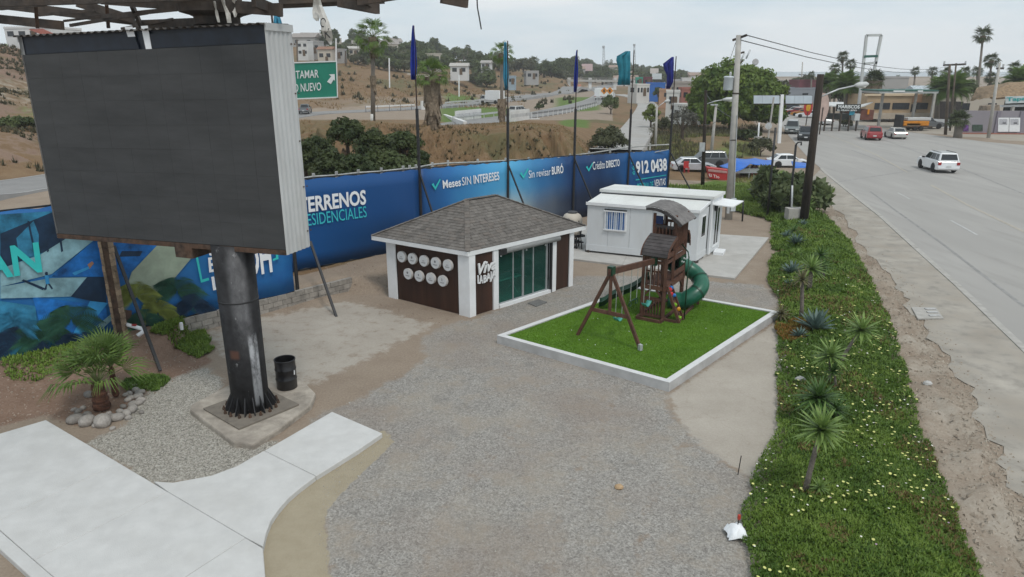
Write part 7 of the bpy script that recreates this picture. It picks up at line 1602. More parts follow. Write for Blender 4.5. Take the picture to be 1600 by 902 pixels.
for px, yt, yb, d, r_, lab in ((1490,140,190,125,34,'broad dark date palm between the station and the lilac wall'),(1592,128,175,125,28,'date palm behind the thatched roof at the right edge'),(1322,134,170,140,28,'dark date palm left of the thick skirted palm'),(1296,130,165,150,20,'date palm just right of the leaning wooden pole'),(1465,138,185,130,22,'date palm left of the broad dark one')):
    palmpx(px, yt, yb, d, r_, lab, tr=.4, n=74, kind='pin', els=(-.7,1.3))
palmpx(1498, 188, 208, 100, 20, 'squat fan palm in front of the lilac wall', tr=.5, n=40, far=True, els=(-.6,1.4))
for px, yt, d, r_, lab in ((699,83,420,5,'tiny palm on the skyline behind the short skirted palm'),(725,83,400,6,'left palm of a small pair on the skyline'),(731,75,400,6,'right palm of a small pair on the skyline'),(675,79,430,5,'tiny flat topped palm on the skyline above the two storey house'),(835,96,430,10,'bushy palm on the skyline left of the narrow blue flag'),(851,100,430,9,'second bushy palm on the skyline left of the narrow blue flag'),(601,70,340,6,'small palm beside the tall palm on the skyline'),(868,103,500,6,'small dim palm right of the bushy skyline pair'),(948,97,700,4,'far tiny palm left of the open teal flag'),(955,96,700,4,'second far tiny palm left of the open teal flag'),(1066,115,600,7,'far palm right of the navy flag'),(1403,121,260,5,'tiny palm above the pale flat roofed building')):
    palmpx(px, yt, 128, d, r_, lab, tr=.25, n=18, far=True, group='small palms on the skyline')
# trees and shrubs
bt = tree(ON(1152,112), 'huge round green tree behind the concrete utility pole', 11.6, (7.6,6.2,4.9), 'ficus', 130, 200, .58, .6, 'broadleaf_tree', lobes=[(-5.2,0,4.6,(3.0,3.2,3.8)), (5.2,-1,4.8,(3.3,3.3,3.9)), (1,-4,3.8,(5.5,2.5,3.4)), (-4,-3,2.6,(3.8,2.8,2.6)), (4.5,-3,2.6,(3.8,2.8,2.6))], zc=6.6); bt.scale = (.87, .87, .86)
treepx(1205, 128, 160, 170, 30, 'olive', 'yellow green trees beyond the big round tree', ncl=26, nlf=60, size=.8)
treepx(1258, 118, 150, 260, 22, 'olive', 'dull trees far behind the parked cars', ncl=22, nlf=50, size=1.0)
for px, yt, yb, d, hw, kd, lab in ((500,205,262,47,34,'dark','dark shrub just right of the billboard'),(543,184,262,52,30,'dark','tallest dark shrub with a bare topped crown behind the banner'),(588,206,265,50,36,'dark','dark shrub at the foot of the tall palm'),(632,205,258,52,30,'dark','dark shrub left of the flag pole'),(565,235,275,43,40,'dark','low dark shrub close behind the banner top'),(620,232,265,44,34,'mid','low green shrub close behind the banner top'),(515,238,275,42,36,'dark','low dark shrub behind the TERRENOS banner'),(475,215,270,45,30,'dark','dark shrub partly behind the billboard')):
    treepx(px, yt, yb, d, hw, kd, lab, ncl=44, nlf=130, size=.20, trunk=.12, name='shrub', cat='shrub')
treepx(655, 228, 262, 46, 18, 'dark', 'dark shrub at the foot of the short skirted palm', ncl=26, nlf=90, size=.18, trunk=.1, name='shrub', cat='shrub')
treepx(952, 199, 240, 72, 29, 'olive', 'round dark bush above the banners by the side road', ncl=40, nlf=130, size=.22, trunk=.15, name='shrub', cat='shrub')
treepx(955, 149, 175, 150, 17, 'mid', 'green bush on the slope by the yellow warning signs', ncl=26, nlf=70, size=.35, trunk=.12, name='shrub', cat='shrub'); treepx(842, 163, 175, 165, 9, 'dark', 'small dark bush between the two highways', ncl=16, nlf=50, size=.3, trunk=.1, name='shrub', cat='shrub')
treepx(1018, 161, 190, 115, 13, 'light', 'yellow green bush by the side road lamp', ncl=24, nlf=70, size=.3, trunk=.12, name='shrub', cat='shrub'); treepx(1035, 185, 212, 105, 16, 'olive', 'dull bush left of the bare grey tree', ncl=20, nlf=60, size=.28, trunk=.1, name='shrub', cat='shrub'); treepx(1030, 138, 152, 200, 10, 'mid', 'green tree before the blue wall', ncl=18, nlf=50, size=.5)
treepx(1068, 163, 212, 92, 24, 'grey', 'half bare grey tree left of the big round tree', ncl=30, nlf=36, size=.22, trunk=.2)
for px, yt, yb, d, hw, kd, lab in ((1203,266,322,49,26,'castor','large leaved castor shrub left of the black posts'),(1240,272,328,47,26,'castor','large leaved castor shrub behind the hooked post'),(1274,288,338,46,19,'castor','large leaved castor shrub right of the wooden pole'),(1222,292,335,45.5,28,'castor','low castor shrub at the foot of the taller ones')):
    treepx(px, yt, yb, d, hw, kd, lab, ncl=34, nlf=40, size=.6, trunk=.06, name='shrub', cat='shrub')
treepx(1190, 215, 240, 78, 22, 'olive', 'dry weeds below the stop sign', ncl=16, nlf=40, size=.3, trunk=.06, name='shrub', cat='shrub'); treepx(1165, 205, 225, 95, 26, 'dark', 'shadowed shrub under the big round tree', ncl=20, nlf=50, size=.4, trunk=.1, name='shrub', cat='shrub')
treepx(1322, 186, 200, 120, 12, 'olive', 'scrubby hedge left of the seafood shack', ncl=16, nlf=40, size=.35, trunk=.06, name='shrub', cat='shrub'); treepx(20, 195, 225, 80, 30, 'mid', 'green bush on the cut slope left of the billboard', ncl=22, nlf=60, size=.35, trunk=.1, name='shrub', cat='shrub'); treepx(45, 210, 228, 78, 18, 'dark', 'small dark bush on the cut slope left of the billboard', ncl=16, nlf=50, size=.3, trunk=.1, name='shrub', cat='shrub')
treepx(1497,124,196,140,32,'dark','dark mass of foliage under the date palms by the lilac wall',ncl=30,nlf=70,size=.6); treepx(1318,128,166,155,27,'dark','dark foliage mass behind the seafood shack',ncl=28,nlf=70,size=.7); treepx(1594,126,165,145,18,'dark','dark foliage behind the thatched roof',ncl=20,nlf=60,size=.6); treepx(1450,138,160,170,20,'mid','green trees behind the station canopy',ncl=20,nlf=60,size=.7)
# hillside trees: a few built, the rest copies standing where the hill carries them
random.seed(11)
protoT = [tree(Vector((0,0,0)), 'dark green tree among the houses on the hillside', 5.2, (4.2,4,3.0), 'mid', 26, 70, .62, .3, zc=2.4, group='trees among the hillside houses'), tree(Vector((0,0,0)), 'dark green tree among the houses on the hillside', 6.6, (3.4,3.4,3.6), 'dark', 26, 70, .58, .3, zc=3.1, group='trees among the hillside houses'), tree(Vector((0,0,0)), 'dark green tree among the houses on the hillside', 4.2, (4.8,4,2.4), 'olive', 24, 66, .62, .25, zc=1.9, group='trees among the hillside houses')]
first = {0: True, 1: True, 2: True}
def hilltree(px, d, s):
    k = random.randrange(3); p = ON(px, d); p.z -= .3
    if first[k]: protoT[k].location = p; protoT[k].scale = (s, s, s); first[k] = False; return
    copy_tree_at(protoT[k], p, s)
for px, d, s in ((545,300,1.5),(552,310,1.3),(528,285,1.1),(505,300,1.0),(493,290,.9),(520,330,1.5),(598,310,1.2),(620,300,1.0),(560,262,.9),(575,275,1.0),(592,258,1.1),(612,262,1.0),(632,268,1.2),(648,300,1.5),(640,330,1.6),(660,285,1.3),(676,280,1.1),(690,300,1.3),(665,330,1.6),(700,330,1.2),(635,345,1.8),(655,360,1.7),(605,345,1.4),(585,335,1.2),(745,330,1.5),(755,310,1.2),(738,345,1.4),(765,340,1.5),(770,380,1.7),(755,300,1.3),(745,275,1.1),(760,270,1.2),(790,370,1.3),(805,400,1.6),(818,390,1.7),(830,400,1.3),(845,420,1.5),(858,400,1.4),(868,380,1.3),(880,400,1.6),(872,430,1.8),(890,440,1.8),(850,350,1.2),(862,345,1.3),(875,350,1.4),(888,380,1.4),(895,430,1.7)):
    hilltree(px, d, s)
for k in range(150):
    px = random.uniform(885, 1078); d = random.uniform(420, 840); hilltree(px, d, random.uniform(.9, 1.9))
for k in range(26): hilltree(random.uniform(470, 800), random.uniform(380, 480), random.uniform(1.0, 1.9))
for k in range(14): hilltree(random.uniform(1190, 1300), random.uniform(240, 420), random.uniform(.9, 1.4))
for k in range(10): hilltree(random.uniform(1380, 1600), random.uniform(190, 260), random.uniform(.7, 1.1))
# houses
M_win = mat('dark_window', (.03, .035, .042), .25, .2, 2, spec=.5)
def house(p, w_, dp, h, rz, col, label, roof='flat', rcol=(.25, .135, .09), nwin=2, floors=1, group=None, name='house', cat='house'):
    t = thing(name, label, cat, p, rz, group); key = 'wall_%02d%02d%02d' % tuple(int(c*99) for c in col); m = mat(key, col, .9, .06, .6, dirt=tuple(c*.75 for c in col), dscale=.3, damt=.4)
    mb = MB(); mb.box((0,0,h/2 - 1), (w_, dp, h + 2)); mb.build('wall', m, t, local=True)
    if roof == 'flat':
        for a, b, c, d_ in ((0, -dp/2, w_ + .1, .18), (0, dp/2, w_ + .1, .18), (-w_/2, 0, .18, dp), (w_/2, 0, .18, dp)): mb = MB(); mb.box((a, b, h + .14), (c, d_, .4)); mb.build('parapet', m, t, local=True)
    else:
        rm_ = mat('roof_%02d%02d%02d' % tuple(int(c*99) for c in rcol), rcol, .9, .2, 2, .3); e_ = .4; r_ = h + dp*.22; mb = MB(); A = [(-w_/2-e_,-dp/2-e_,h-.1),(w_/2+e_,-dp/2-e_,h-.1),(w_/2+e_,dp/2+e_,h-.1),(-w_/2-e_,dp/2+e_,h-.1),(-w_/2-e_,0,r_),(w_/2+e_,0,r_)]; mb.add(A, [(0,1,5,4),(2,3,4,5),(0,4,3),(1,2,5),(0,3,2,1)]); mb.build('roof', rm_, t, local=True)
    for f in range(floors):
        z = h*(f + .55)/floors
        for i in range(nwin): x = (i + .5)/nwin*w_ - w_/2; mb = MB(); mb.box((x, -dp/2 - .02, z), (min(1.6, w_/nwin*.55), .1, min(1.3, h/floors*.42))); mb.build('window', M_win, t, local=True)
        mb = MB(); mb.box((-w_/2 - .02, 0, z), (.1, min(1.6, dp*.4), min(1.3, h/floors*.42))); mb.build('window', M_win, t, local=True)
    mb = MB(); mb.box((w_*.12, -dp/2 - .03, 1.05), (1.0, .1, 2.1)); mb.build('door', mat('house_door', (.12,.08,.05), .7), t, local=True); return t
def housepx(px0, px1, ytop, ybase, d, col, label, **k):
    px = (px0 + px1)/2; b = D(px, ybase, d); b.z = max(b.z, H(b.x, b.y)) if abs(b.z - H(b.x, b.y)) > 1.0 else H(b.x, b.y); w_ = (px1 - px0)/F*d; return house(b, w_*.95, max(4, w_*.7), max(2.2, D(px, ytop, d).z - b.z), k.pop('rz', random.uniform(-.25, .25)), col, label, **k)
white = (.62,.62,.61); crm = (.52,.47,.40); gry = (.36,.35,.34)
housepx(469,487,66,88,262,white,'white modern house with blue windows at the top left of the hillside',floors=2); housepx(484,504,66,84,268,gry,'grey upper house right of the white modern one'); housepx(500,523,77,95,258,crm,'cream house with a red tiled roof beside the sign',roof='gable'); housepx(521,540,78,92,262,gry,'grey flat house right of the red tiled one'); housepx(545,562,76,88,290,crm,'pale house behind the tall palm',roof='gable',rcol=(.45,.43,.40)); housepx(562,580,78,88,300,gry,'small grey house right behind the tall palm',roof='gable',rcol=(.2,.18,.17))
housepx(667,690,85,108,300,crm,'pale two storey house on the hill left of the short skirted palm',floors=2,nwin=3); housepx(705,732,103,117,262,white,'light house with a shallow roof on the brown hill',roof='gable',rcol=(.42,.40,.37)); housepx(753,768,98,108,300,white,'small white house right of the light gabled one',roof='gable',rcol=(.35,.33,.31)); housepx(820,840,112,124,270,gry,'low hut with a flat roof above the cut slope',roof='flat'); housepx(795,806,120,132,262,(.30,.38,.44),'pale blue wall hut on the cut slope')
housepx(30,112,46,64,152,(.66,.66,.65),'long white hall with a red band on the hill at the upper left',rz=-.2,nwin=4)
p_ = D(48, 52, 146.5); mb = MB(); mb.prism([D(44,46,146),D(62,53,146),D(84,53,146),D(66,45,146)], (0,.2,0)); tag(mb.build('roof_sheet', mat('red_sheet', (.38,.13,.10), .7, .1, 2)), 'red roof sheet lying on the long white hall', 'roof sheet')
housepx(985,1010,133,150,205,(.60,.58,.55),'long white warehouse with dark doors beyond the side road',nwin=4,rz=.5); housepx(1011,1036,131,151,215,(.03,.13,.42),'bright blue walled shop at the bend of the side road',nwin=1,rz=.1); housepx(1030,1056,143,156,175,(.42,.26,.17),'orange brown house before the blue shop',nwin=1); housepx(1050,1108,130,155,150,(.34,.31,.28),'grey unfinished block building left of the big tree',nwin=4); housepx(1062,1095,143,158,140,(.34,.15,.12),'brick red building under the grey block building',nwin=3); housepx(1040,1060,144,170,128,(.62,.61,.58),'tall white wall building with a blue mural',nwin=1); housepx(1055,1090,165,186,122,(.60,.60,.58),'low white building behind the bare grey tree',nwin=2)
housepx(993,1003,123,133,250,(.05,.30,.22),'small green shop far up the side road'); housepx(1003,1016,122,133,255,(.16,.05,.07),'dark red shop far up the side road')
random.seed(5)
for k in range(48):
    px = random.uniform(890, 1108); d = random.uniform(400, 860); b = ON(px, d); c = random.choice((white, crm, gry, (.48,.40,.33), (.55,.55,.56))); house(b, random.uniform(7,13), 8, random.uniform(3,6), random.uniform(-.5,.5), c, 'distant pale house on the far town slope', rcol=(.30,.22,.18), roof=random.choice(('flat','flat','gable')), group='houses of the far town')
for k in range(10):
    px = random.uniform(480, 700); d = random.uniform(320, 400); b = ON(px, d); house(b, random.uniform(8,12), 8, random.uniform(3,5), random.uniform(-.4,.4), random.choice((white, crm, gry)), 'house half hidden by trees on the left hilltop', rcol=(.30,.27,.25), roof=random.choice(('flat','gable')), group='houses on the left hilltop')
for px, d, w_, h, c in ((1208,230,12,4,crm),(1222,260,14,4,(.5,.3,.25)),(1240,280,12,5,gry),(1250,250,10,4,white),(1232,210,16,4,(.25,.27,.30)),(1262,215,7,6,(.16,.05,.06))): house(ON(px,d), w_, 8, h, 0, c, 'low shop house far down the main road, %s' % {1208:'leftmost, cream',1222:'salmon coloured',1240:'grey, taller',1250:'white',1232:'slate grey',1262:'dark red'}[px], group='shops far down the main road')

# ---------------------------------------------------------------- highway furniture
def rail_run(name, label, hw, off, px0, px1, hgt, m, post=3.0, solid=False, m2=None):
    t = None; pts = []
    for i in range(len(hw)):
        tt = (hw[min(i+1, len(hw)-1)] - hw[max(i-1, 0)]); tt.z = 0; tt.normalize(); p = hw[i] + Vector((-tt.y, tt.x, 0))*off; px = 800 + 1152*p.x/p.y
        if px0 <= px <= px1 and p.y > 30: pts.append(p)
    t = thing(name, label, 'guard rail' if not solid else 'parapet', pts[0])
    mb = MB(); 
    for a, b in zip(pts, pts[1:]): mb.beam(a + up*(hgt - .16 if not solid else hgt/2 - .1), b + up*(hgt - .16 if not solid else hgt/2 - .1), .08 if not solid else .3, .32 if not solid else hgt + .2)
    o = mb.build('beam' if not solid else 'wall', m, t)
    dd_ = 0
    if not solid:
        for a, b in zip(pts, pts[1:]):
            L_ = (b - a).length; s = -dd_ % post
            while s < L_: p = a.lerp(b, s/L_); mb = MB(); mb.beam(p - up*.5, p + up*hgt, .14, .14); mb.build('post', m2 or m, t); s += post
            dd_ += L_
    return pts
M_gr = mat('rail_grey', (.46,.47,.47), .6, .1, 2); M_grd = mat('rail_dark', (.20,.20,.205), .7, .2, 2); M_par = mat('parapet_white', (.66,.66,.65), .85, .06, 1, dirt=(.45,.43,.4), dscale=.6)
rail_run('guard_rail', 'dark guard rail with close posts along the outer edge of the near highway', HW1, -4.4, 828, 936, .95, M_grd, 2.6, m2=M_par); rail_run('guard_rail', 'pale guard rail in front of the short skirted palm', HW1, -4.4, 600, 700, .9, M_gr, 3); rail_run('guard_rail', 'long pale guard rail along the far highway', HW2, -4.5, 560, 652, 1.2, M_par, 3, m2=M_grd); rail_run('guard_rail', 'guard rail along the far highway towards the truck', HW2, -4.5, 690, 800, 1.1, M_gr, 2.5); rail_run('guard_rail', 'thin guard rail on the far side of the near highway', HW1, 4.4, 700, 790, .8, M_gr, 4)
pr1 = rail_run('bridge_parapet', 'white bridge parapet left of the furled light blue flag', HW1, 4.6, 704, 752, 1.6, M_par, solid=True); pr2 = rail_run('bridge_parapet', 'white bridge parapet right of the furled light blue flag', HW1, -4.5, 793, 827, 1.7, M_par, solid=True); pr3 = rail_run('bridge_parapet', 'white bridge parapet on the far highway behind the short skirted palm', HW2, -4.6, 653, 692, 1.8, M_par, solid=True)
mb = MB(); a, b = D(690,178,150), D(724,190,108); mb.prism([a, b, b - up*1.6, a - up*2.2], (.5,.5,0)); o = tag(mb.build('wing_wall', M_par), 'sloping white wing wall of the culvert between the highways', 'wall')
p = pr2[-1]; mb = MB(); mb.prism([p + up*.0, p + Vector((1.8,1,0)), p + Vector((1.2,.8,-2.6)), p + Vector((-.6,0,-2.6))], (.3,-.3,0)); tag(mb.build('wing_wall', M_par), 'white wing wall at the end of the right bridge parapet', 'wall')
for pr_, nm in ((pr1, 'a'), (pr2, 'b')):
    mb = MB(); n_ = len(pr_)
    for i in range(n_ - 1):
        a, b = pr_[i], pr_[i+1]
        for k in range(3): q = lerp(a, b, (k+.5)/3); nn = Vector((b.y-a.y, -(b.x-a.x), 0)).normalized(); nn = nn if nn.y < 0 else -nn; d_ = (b-a).normalized(); c = q + nn*.16 + up*.8; w_ = (b-a).length/3*.32; mb.poly([c - d_*w_ - up*.28, c + d_*w_ - up*.28, c + d_*w_ + up*.28, c - d_*w_ + up*.28])
    o = stuff(mb.build('parapet_print', mat('faded_print', (.42,.43,.44), .8, .2, 2)))
    o.parent = None; o['label'] = None; del o['label']
M_gsign = mat('sign_green', (.008,.20,.13), .5, .06, 1.5); M_sw = mat('sign_white', (.70,.73,.72), .5, .04, 2)
gd = 58.; t = thing('road_sign', 'green highway sign reading PUERTO NUEVO with a white arrow, partly behind the billboard', 'road sign', ON(440, gd)); sg = lambda px, py, o_=0: D(px, py, gd + (528 - px)*.018 - o_)
q = [sg(380,158), sg(527.5,152), sg(526,96), sg(380,101)]; mb = MB(); mb.prism(q, (0,.12,0)); mb.build('panel', M_gsign, t)
for a, b in ((0,1),(1,2),(2,3)): mb = MB(); mb.beam(q[a] - Vector((0,.03,0)), q[b] - Vector((0,.03,0)), .06, .09); mb.build('border', M_sw, t)
lettering('CANTAMAR', sg(440,124.5,.08), sg(498,121.5,.08), sg(439.5,112,.08), (0,0,0), M_sw, t, bold=.01); lettering('PUERTO NUEVO', sg(432,146,.08), sg(502,141.5,.08), sg(431.5,133.5,.08), (0,0,0), M_sw, t, bold=.01)
mb = MB(); mb.poly([sg(x, y, .08) for x, y in ((511,128),(517,131.5),(521.5,124.5),(523.5,127),(523,116),(514,116.5),(517.5,119.5))]); mb.build('arrow', M_sw, t)
for px in (395, 440): p = sg(px, 155); mb = MB(); mb.beam(Vector((p.x, p.y+.2, H(p.x, p.y) - .5)), p + Vector((0,.2,1.5)), .25, .25); mb.build('post', M_galv, t)
for px, yt, yb, d, lab in ((525,60,98,255,'thin pale lamp pole above the green sign'),(464,62,95,230,'utility pole by the white modern house'),(608,91,122,210,'thin white pole on the eroded slope'),(717,117,138,215,'thin white pole below the light gabled house'),(540,80,96,250,'thin pole by the grey flat house')):
    b = D(px, yb, d); b.z = min(b.z, H(b.x, b.y)); mb = MB(); mb.tube([b, D(px, yt, d)], .0012*d*.8, 6); tag(mb.build('pole', M_white_p if 'pale' in lab or 'white pole' in lab else M_bark), lab, 'pole')
car('truck', paint('truck_white', (.62,.62,.61), 0), G(768,163,.62), math.pi*.80, 'white box truck on the far highway', 'box_truck', 'truck', lift=.1)
def nearest(hw, px): return min((p for p in hw if p.y > 40), key=lambda p: abs(800 + 1152*p.x/p.y - px))
c1 = nearest(HW1, 822); car('suv', Sv, c1 + Vector((-1, 1, .05)), .9, 'silver car just behind the right bridge parapet on the near highway', 'suv'); c2 = nearest(HW2, 478); car('pickup', Gy, c2 + Vector((0,-1,.05)), 1.7, 'grey blue vehicle on the far highway below the green sign', 'pickup_truck', 'pickup')
c3 = nearest(HW1, 936); car('truck', paint('truck_white', (.62,.62,.61), 0), c3 + Vector((1,0,.05)), 1.15, 'white box truck seen from behind by the yellow warning signs', 'box_truck', 'truck'); c4 = nearest(HW3, 1009); c4 = G(1009,160,.15); car('sedan', Gy, c4, 1.45, 'small grey car driving away on the side road', 'sedan', lift=.0)
wsd = 190.; t = thing('warning_sign', 'pale board with two orange warning diamonds beside the near highway', 'road sign', ON(946, wsd)); mb = MB(); mb.prism([D(936,150,wsd),D(958,150,wsd),D(958,138,wsd),D(936,138,wsd)], (0,.15,0)); mb.build('panel', M_sw, t); M_or = mat('sign_orange', (.60,.22,.01), .6)
for px in (944, 953): c = D(px, 142, wsd - .06); s = .9; mb = MB(); mb.prism([c + Vector((-s,0,0)), c - up*s, c + Vector((s,0,0)), c + up*s], (0,.04,0)); o = mb.build('diamond', M_or, t); mb = MB(); mb.prism([c + Vector((-.12,-.01,-.4)), c + Vector((.2,-.01,-.4)), c + Vector((.1,-.01,.5)), c + Vector((-.3,-.01,.1))], (0,-.02,0)); mb.build('symbol', M_black, o)
for px in (938, 956): p = D(px, 150, wsd); mb = MB(); mb.beam(Vector((p.x, p.y + .1, H(p.x, p.y) - .3)), p + Vector((0,.1,.5)), .15, .15); mb.build('post', M_galv, t)
pd_ = 340.; t = thing('footbridge', 'pale concrete footbridge crossing the highways in the distance', 'bridge', ON(925, pd_)); mb = MB(); mb.beam(D(886,126,pd_), D(982,127,pd_), 2.4, .9); mb.build('deck', M_cpole, t)
for z in (1.0, .5): mb = MB(); mb.beam(D(886,126,pd_ - 1.1) + up*(z + .3), D(982,127,pd_ - 1.1) + up*(z + .3), .1, .12); mb.build('rail', M_cpole, t)
for px in (889, 922, 961): p = D(px, 126, pd_); mb = MB(); mb.beam(Vector((p.x, p.y, H(p.x, p.y) - 1)), p + up*1.2, 1.4, 1.2); mb.build('pier', M_par, t)
for px0, px1, yt, yb, yg, d, c, lab in ((909,926,100,111,128,480,(.55,.40,.40),'distant roadside billboard with a faded pink picture'),(1016,1029,107,115,131,420,(.55,.50,.48),'distant cream sign on a pole above the blue shop'),(1019,1034,115,124,131,400,(.50,.55,.58),'distant pale sign below the cream one'),(903,908,132,140,145,300,(.5,.22,.15),'small orange and white panel beside the footbridge')):
    b = ON((px0+px1)/2, d); t = thing('roadside_billboard', lab, 'billboard', b); q = [D(px0,yb,d), D(px1,yb,d), D(px1,yt,d), D(px0,yt,d)]; mb = MB(); mb.prism(q, (0,.5,0)); mb.build('panel', mat('far_panel_%d' % px0, c, .7, .2, .3, col2=tuple(x*1.25 for x in c)), t); mid_ = (q[0] + q[1])/2; mb = MB(); mb.beam(Vector((mid_.x, mid_.y+.6, b.z - 1)), mid_ + Vector((0,.6,1)), .7, .7); mb.build('post', M_darkiron, t)
for px, yt, d, lab in ((943,74,760,'left lattice radio mast on the skyline'),(991,71,800,'right lattice radio mast on the skyline')):
    b = ON(px, d); top = D(px, yt, d); t = thing('radio_mast', lab, 'mast', b)
    for i in range(3): q = i*2.094; o_ = Vector((math.cos(q), math.sin(q), 0)); mb = MB(); mb.beam(b + o_*2.0, top + o_*.8, .35, .35); mb.build('leg', mat('mast_steel', (.40,.42,.44), .6), t)
    mb = MB()
    for k in range(9): a = lerp(b, top, k/9); r0 = lerp(2.0,.8,k/9); P = [a + Vector((math.cos(i*2.094), math.sin(i*2.094), 0))*r0 for i in range(3)]; a2 = lerp(b, top, (k+1)/9); P2_ = [a2 + Vector((math.cos(i*2.094), math.sin(i*2.094), 0))*r0*.95 for i in range(3)]; [mb.beam(P[i], P2_[(i+1)%3], .2, .2) for i in range(3)]
    stuff(mb.build('bracing', MATS['mast_steel'], t)); mb = MB(); mb.lathe([(.9,-1),(1.4,0),(1.4,1.2),(.5,1.6)], top, 8); mb.build('antenna_head', MATS['mast_steel'], t)
# ---------------------------------------------------------------- across the main road
M_lil = mat('lilac_wall', (.27,.25,.275), .9, .06, .8, dirt=(.2,.18,.19), dscale=.4); wA, wB = G(1500,209), G(1680,209); wB.y = wA.y - 2
def wallbox(name, label, A, B, h, th, m, cat='wall', z0=0):
    d_ = (B - A); d_.z = 0; n_ = Vector((d_.y, -d_.x, 0)).normalized(); mb = MB(); mb.prism([A + up*z0, B + up*z0, B + up*(z0+h), A + up*(z0+h)], -n_*th); return tag(mb.build(name, m), label, cat)
hw_ = ZAT(wA, 173); lw = wallbox('boundary_wall', 'lilac grey boundary wall at the right edge across the road', wA, wB, hw_, .3, M_lil)
for px in (1500, 1556, 1592): p = PL(px, 200, wA, wB); mb = MB(); mb.box((p.x, p.y - .05, hw_/2), (.5,.2,hw_)); mb.build('pilaster', mat('lilac_dark', (.21,.19,.225), .9, .06, 1), lw)
mb = MB(); mb.prism([wA + Vector((0,-.5,.01)), wB + Vector((0,-.5,.01)), wB + Vector((0,0,.01)), wA + Vector((0,0,.01))], up*.14); mb.build('red_kerb', mat('red_kerb', (.33,.13,.09), .8, .2, 2), lw)
gt = thing('gate', 'white double gate in the lilac grey wall', 'gate', PL(1575,208,wA,wB))
for a, b in ((1558,1574.5), (1575.5,1592)):
    P_ = lambda px, py: PL(px, py, wA, wB) + Vector((0,-.12,0)); mb = MB(); mb.prism([P_(a,206), P_(b,206), P_(b+.8,184), P_(a+.8,184)], (0,-.08,0)); lf = mb.build('leaf', M_white_p, gt); mb = MB(); mb.prism([P_(a+2,195) , P_(b-2,195), P_(b-2,186), P_(a+2,186)], (0,-.1,0)); mb.build('grille', mat('gate_grille', (.45,.45,.48), .6, .2, 6), lf); mb = MB(); mb.prism([P_(a+7,193),P_(a+12,193),P_(a+12,191.5),P_(a+7,191.5)], (0,-.13,0)); mb.build('handle', M_black, lf)
for px0, px1, y0, y1, c, lab in ((1519,1535,205,195,(.05,.08,.06),'dark green notice panel on the lilac wall'),(1505,1513,205,195,(.13,.05,.20),'purple painted sign on the lilac wall')):
    mb = MB(); P_ = lambda px, py: PL(px, py, wA, wB) + Vector((0,-.02,0)); mb.prism([P_(px0,y0),P_(px1,y0),P_(px1,y1),P_(px0,y1)], (0,-.06,0)); tag(mb.build('wall_panel', mat('wp%d' % px0, c, .7, .5, 4)), lab, 'sign')
wallbox('boundary_wall', 'low white wall left of the squat fan palm', G(1416,196), G(1482,200), 1.3, .25, M_white_p)
# thatched restaurant behind the wall
rdist = wA.y + 9; t = thing('thatched_restaurant', 'open restaurant with a shaggy thatched roof behind the lilac wall', 'restaurant', Vector((D(1590,190,rdist).x, rdist, 0))); M_th = mat('thatch', (.27,.19,.115), .95, .25, 3, .8, 12, stretch=(1,1,.3), dirt=(.17,.12,.08), dscale=.6)
for a, b in (((1540,171,0),(1556,158,2)),): pass
R0, R1 = D(1548,152,rdist), D(1700,152,rdist); T0, T1_ = D(1583,128,rdist+5), D(1700,128,rdist+5); mb = MB(); P = []
for i in range(25):
    for j in range(9): q = j/8; p = lerp(lerp(R0,R1,i/24), lerp(T0,T1_,i/24), q); p.z += .8*math.sin(q*math.pi)*.5 + random.uniform(-.12,.12); P.append(p)
mb.grid(P, 25, 9); o = mb.build('thatch', M_th, t); sm = o.modifiers.new('s','SOLIDIFY'); sm.thickness = .35; mb = MB(); mb.grid([lerp(lerp(R0, T0, q), lerp(R0, T0, q) + Vector((2.5*(1-q),9,-1.0)), s) + up*random.uniform(-.1,.1) for q in np.linspace(0,1,7) for s in np.linspace(0,1,7)], 7, 7); mb.build('thatch_end', M_th, t)
mb = MB(); mb.beam(D(1560,166,rdist), D(1700,163,rdist), .3, .35); mb.build('eave_beam', M_galv, t)
for px in (1560,1583,1620): p = D(px,166,rdist); mb = MB(); mb.beam(p, Vector((p.x,p.y,-.2)), .4, .4); mb.build('post', M_cpole, t)
mb = MB(); mb.box((D(1640,175,rdist+4).x, rdist+5, 2), (14,.3,4.5)); mb.build('back_wall', M_dark, t); mb = MB(); mb.prism([D(1540,176,rdist-1),D(1562,176,rdist-1),D(1562,164,rdist-1),D(1543,166,rdist-1)], (0,2,0)); mb.build('stone_wall', mat('rubble', (.25,.2,.15), .95, .3, 2, .6), t)
mb = MB(); sgd = rdist - .6; mb.prism([D(1571,162,sgd),D(1700,157,sgd),D(1700,147,sgd),D(1571,151,sgd)], (0,.1,0)); so2 = mb.build('signboard', mat('pale_board', (.50,.55,.55), .7, .1, 1), t); lettering('Tapanco', D(1573,160,sgd-.06), D(1625,157.5,sgd-.06), D(1573,152.5,sgd-.06), (0,0,0), mat('sign_teal', (.03,.32,.32), .6), so2, bold=.03)
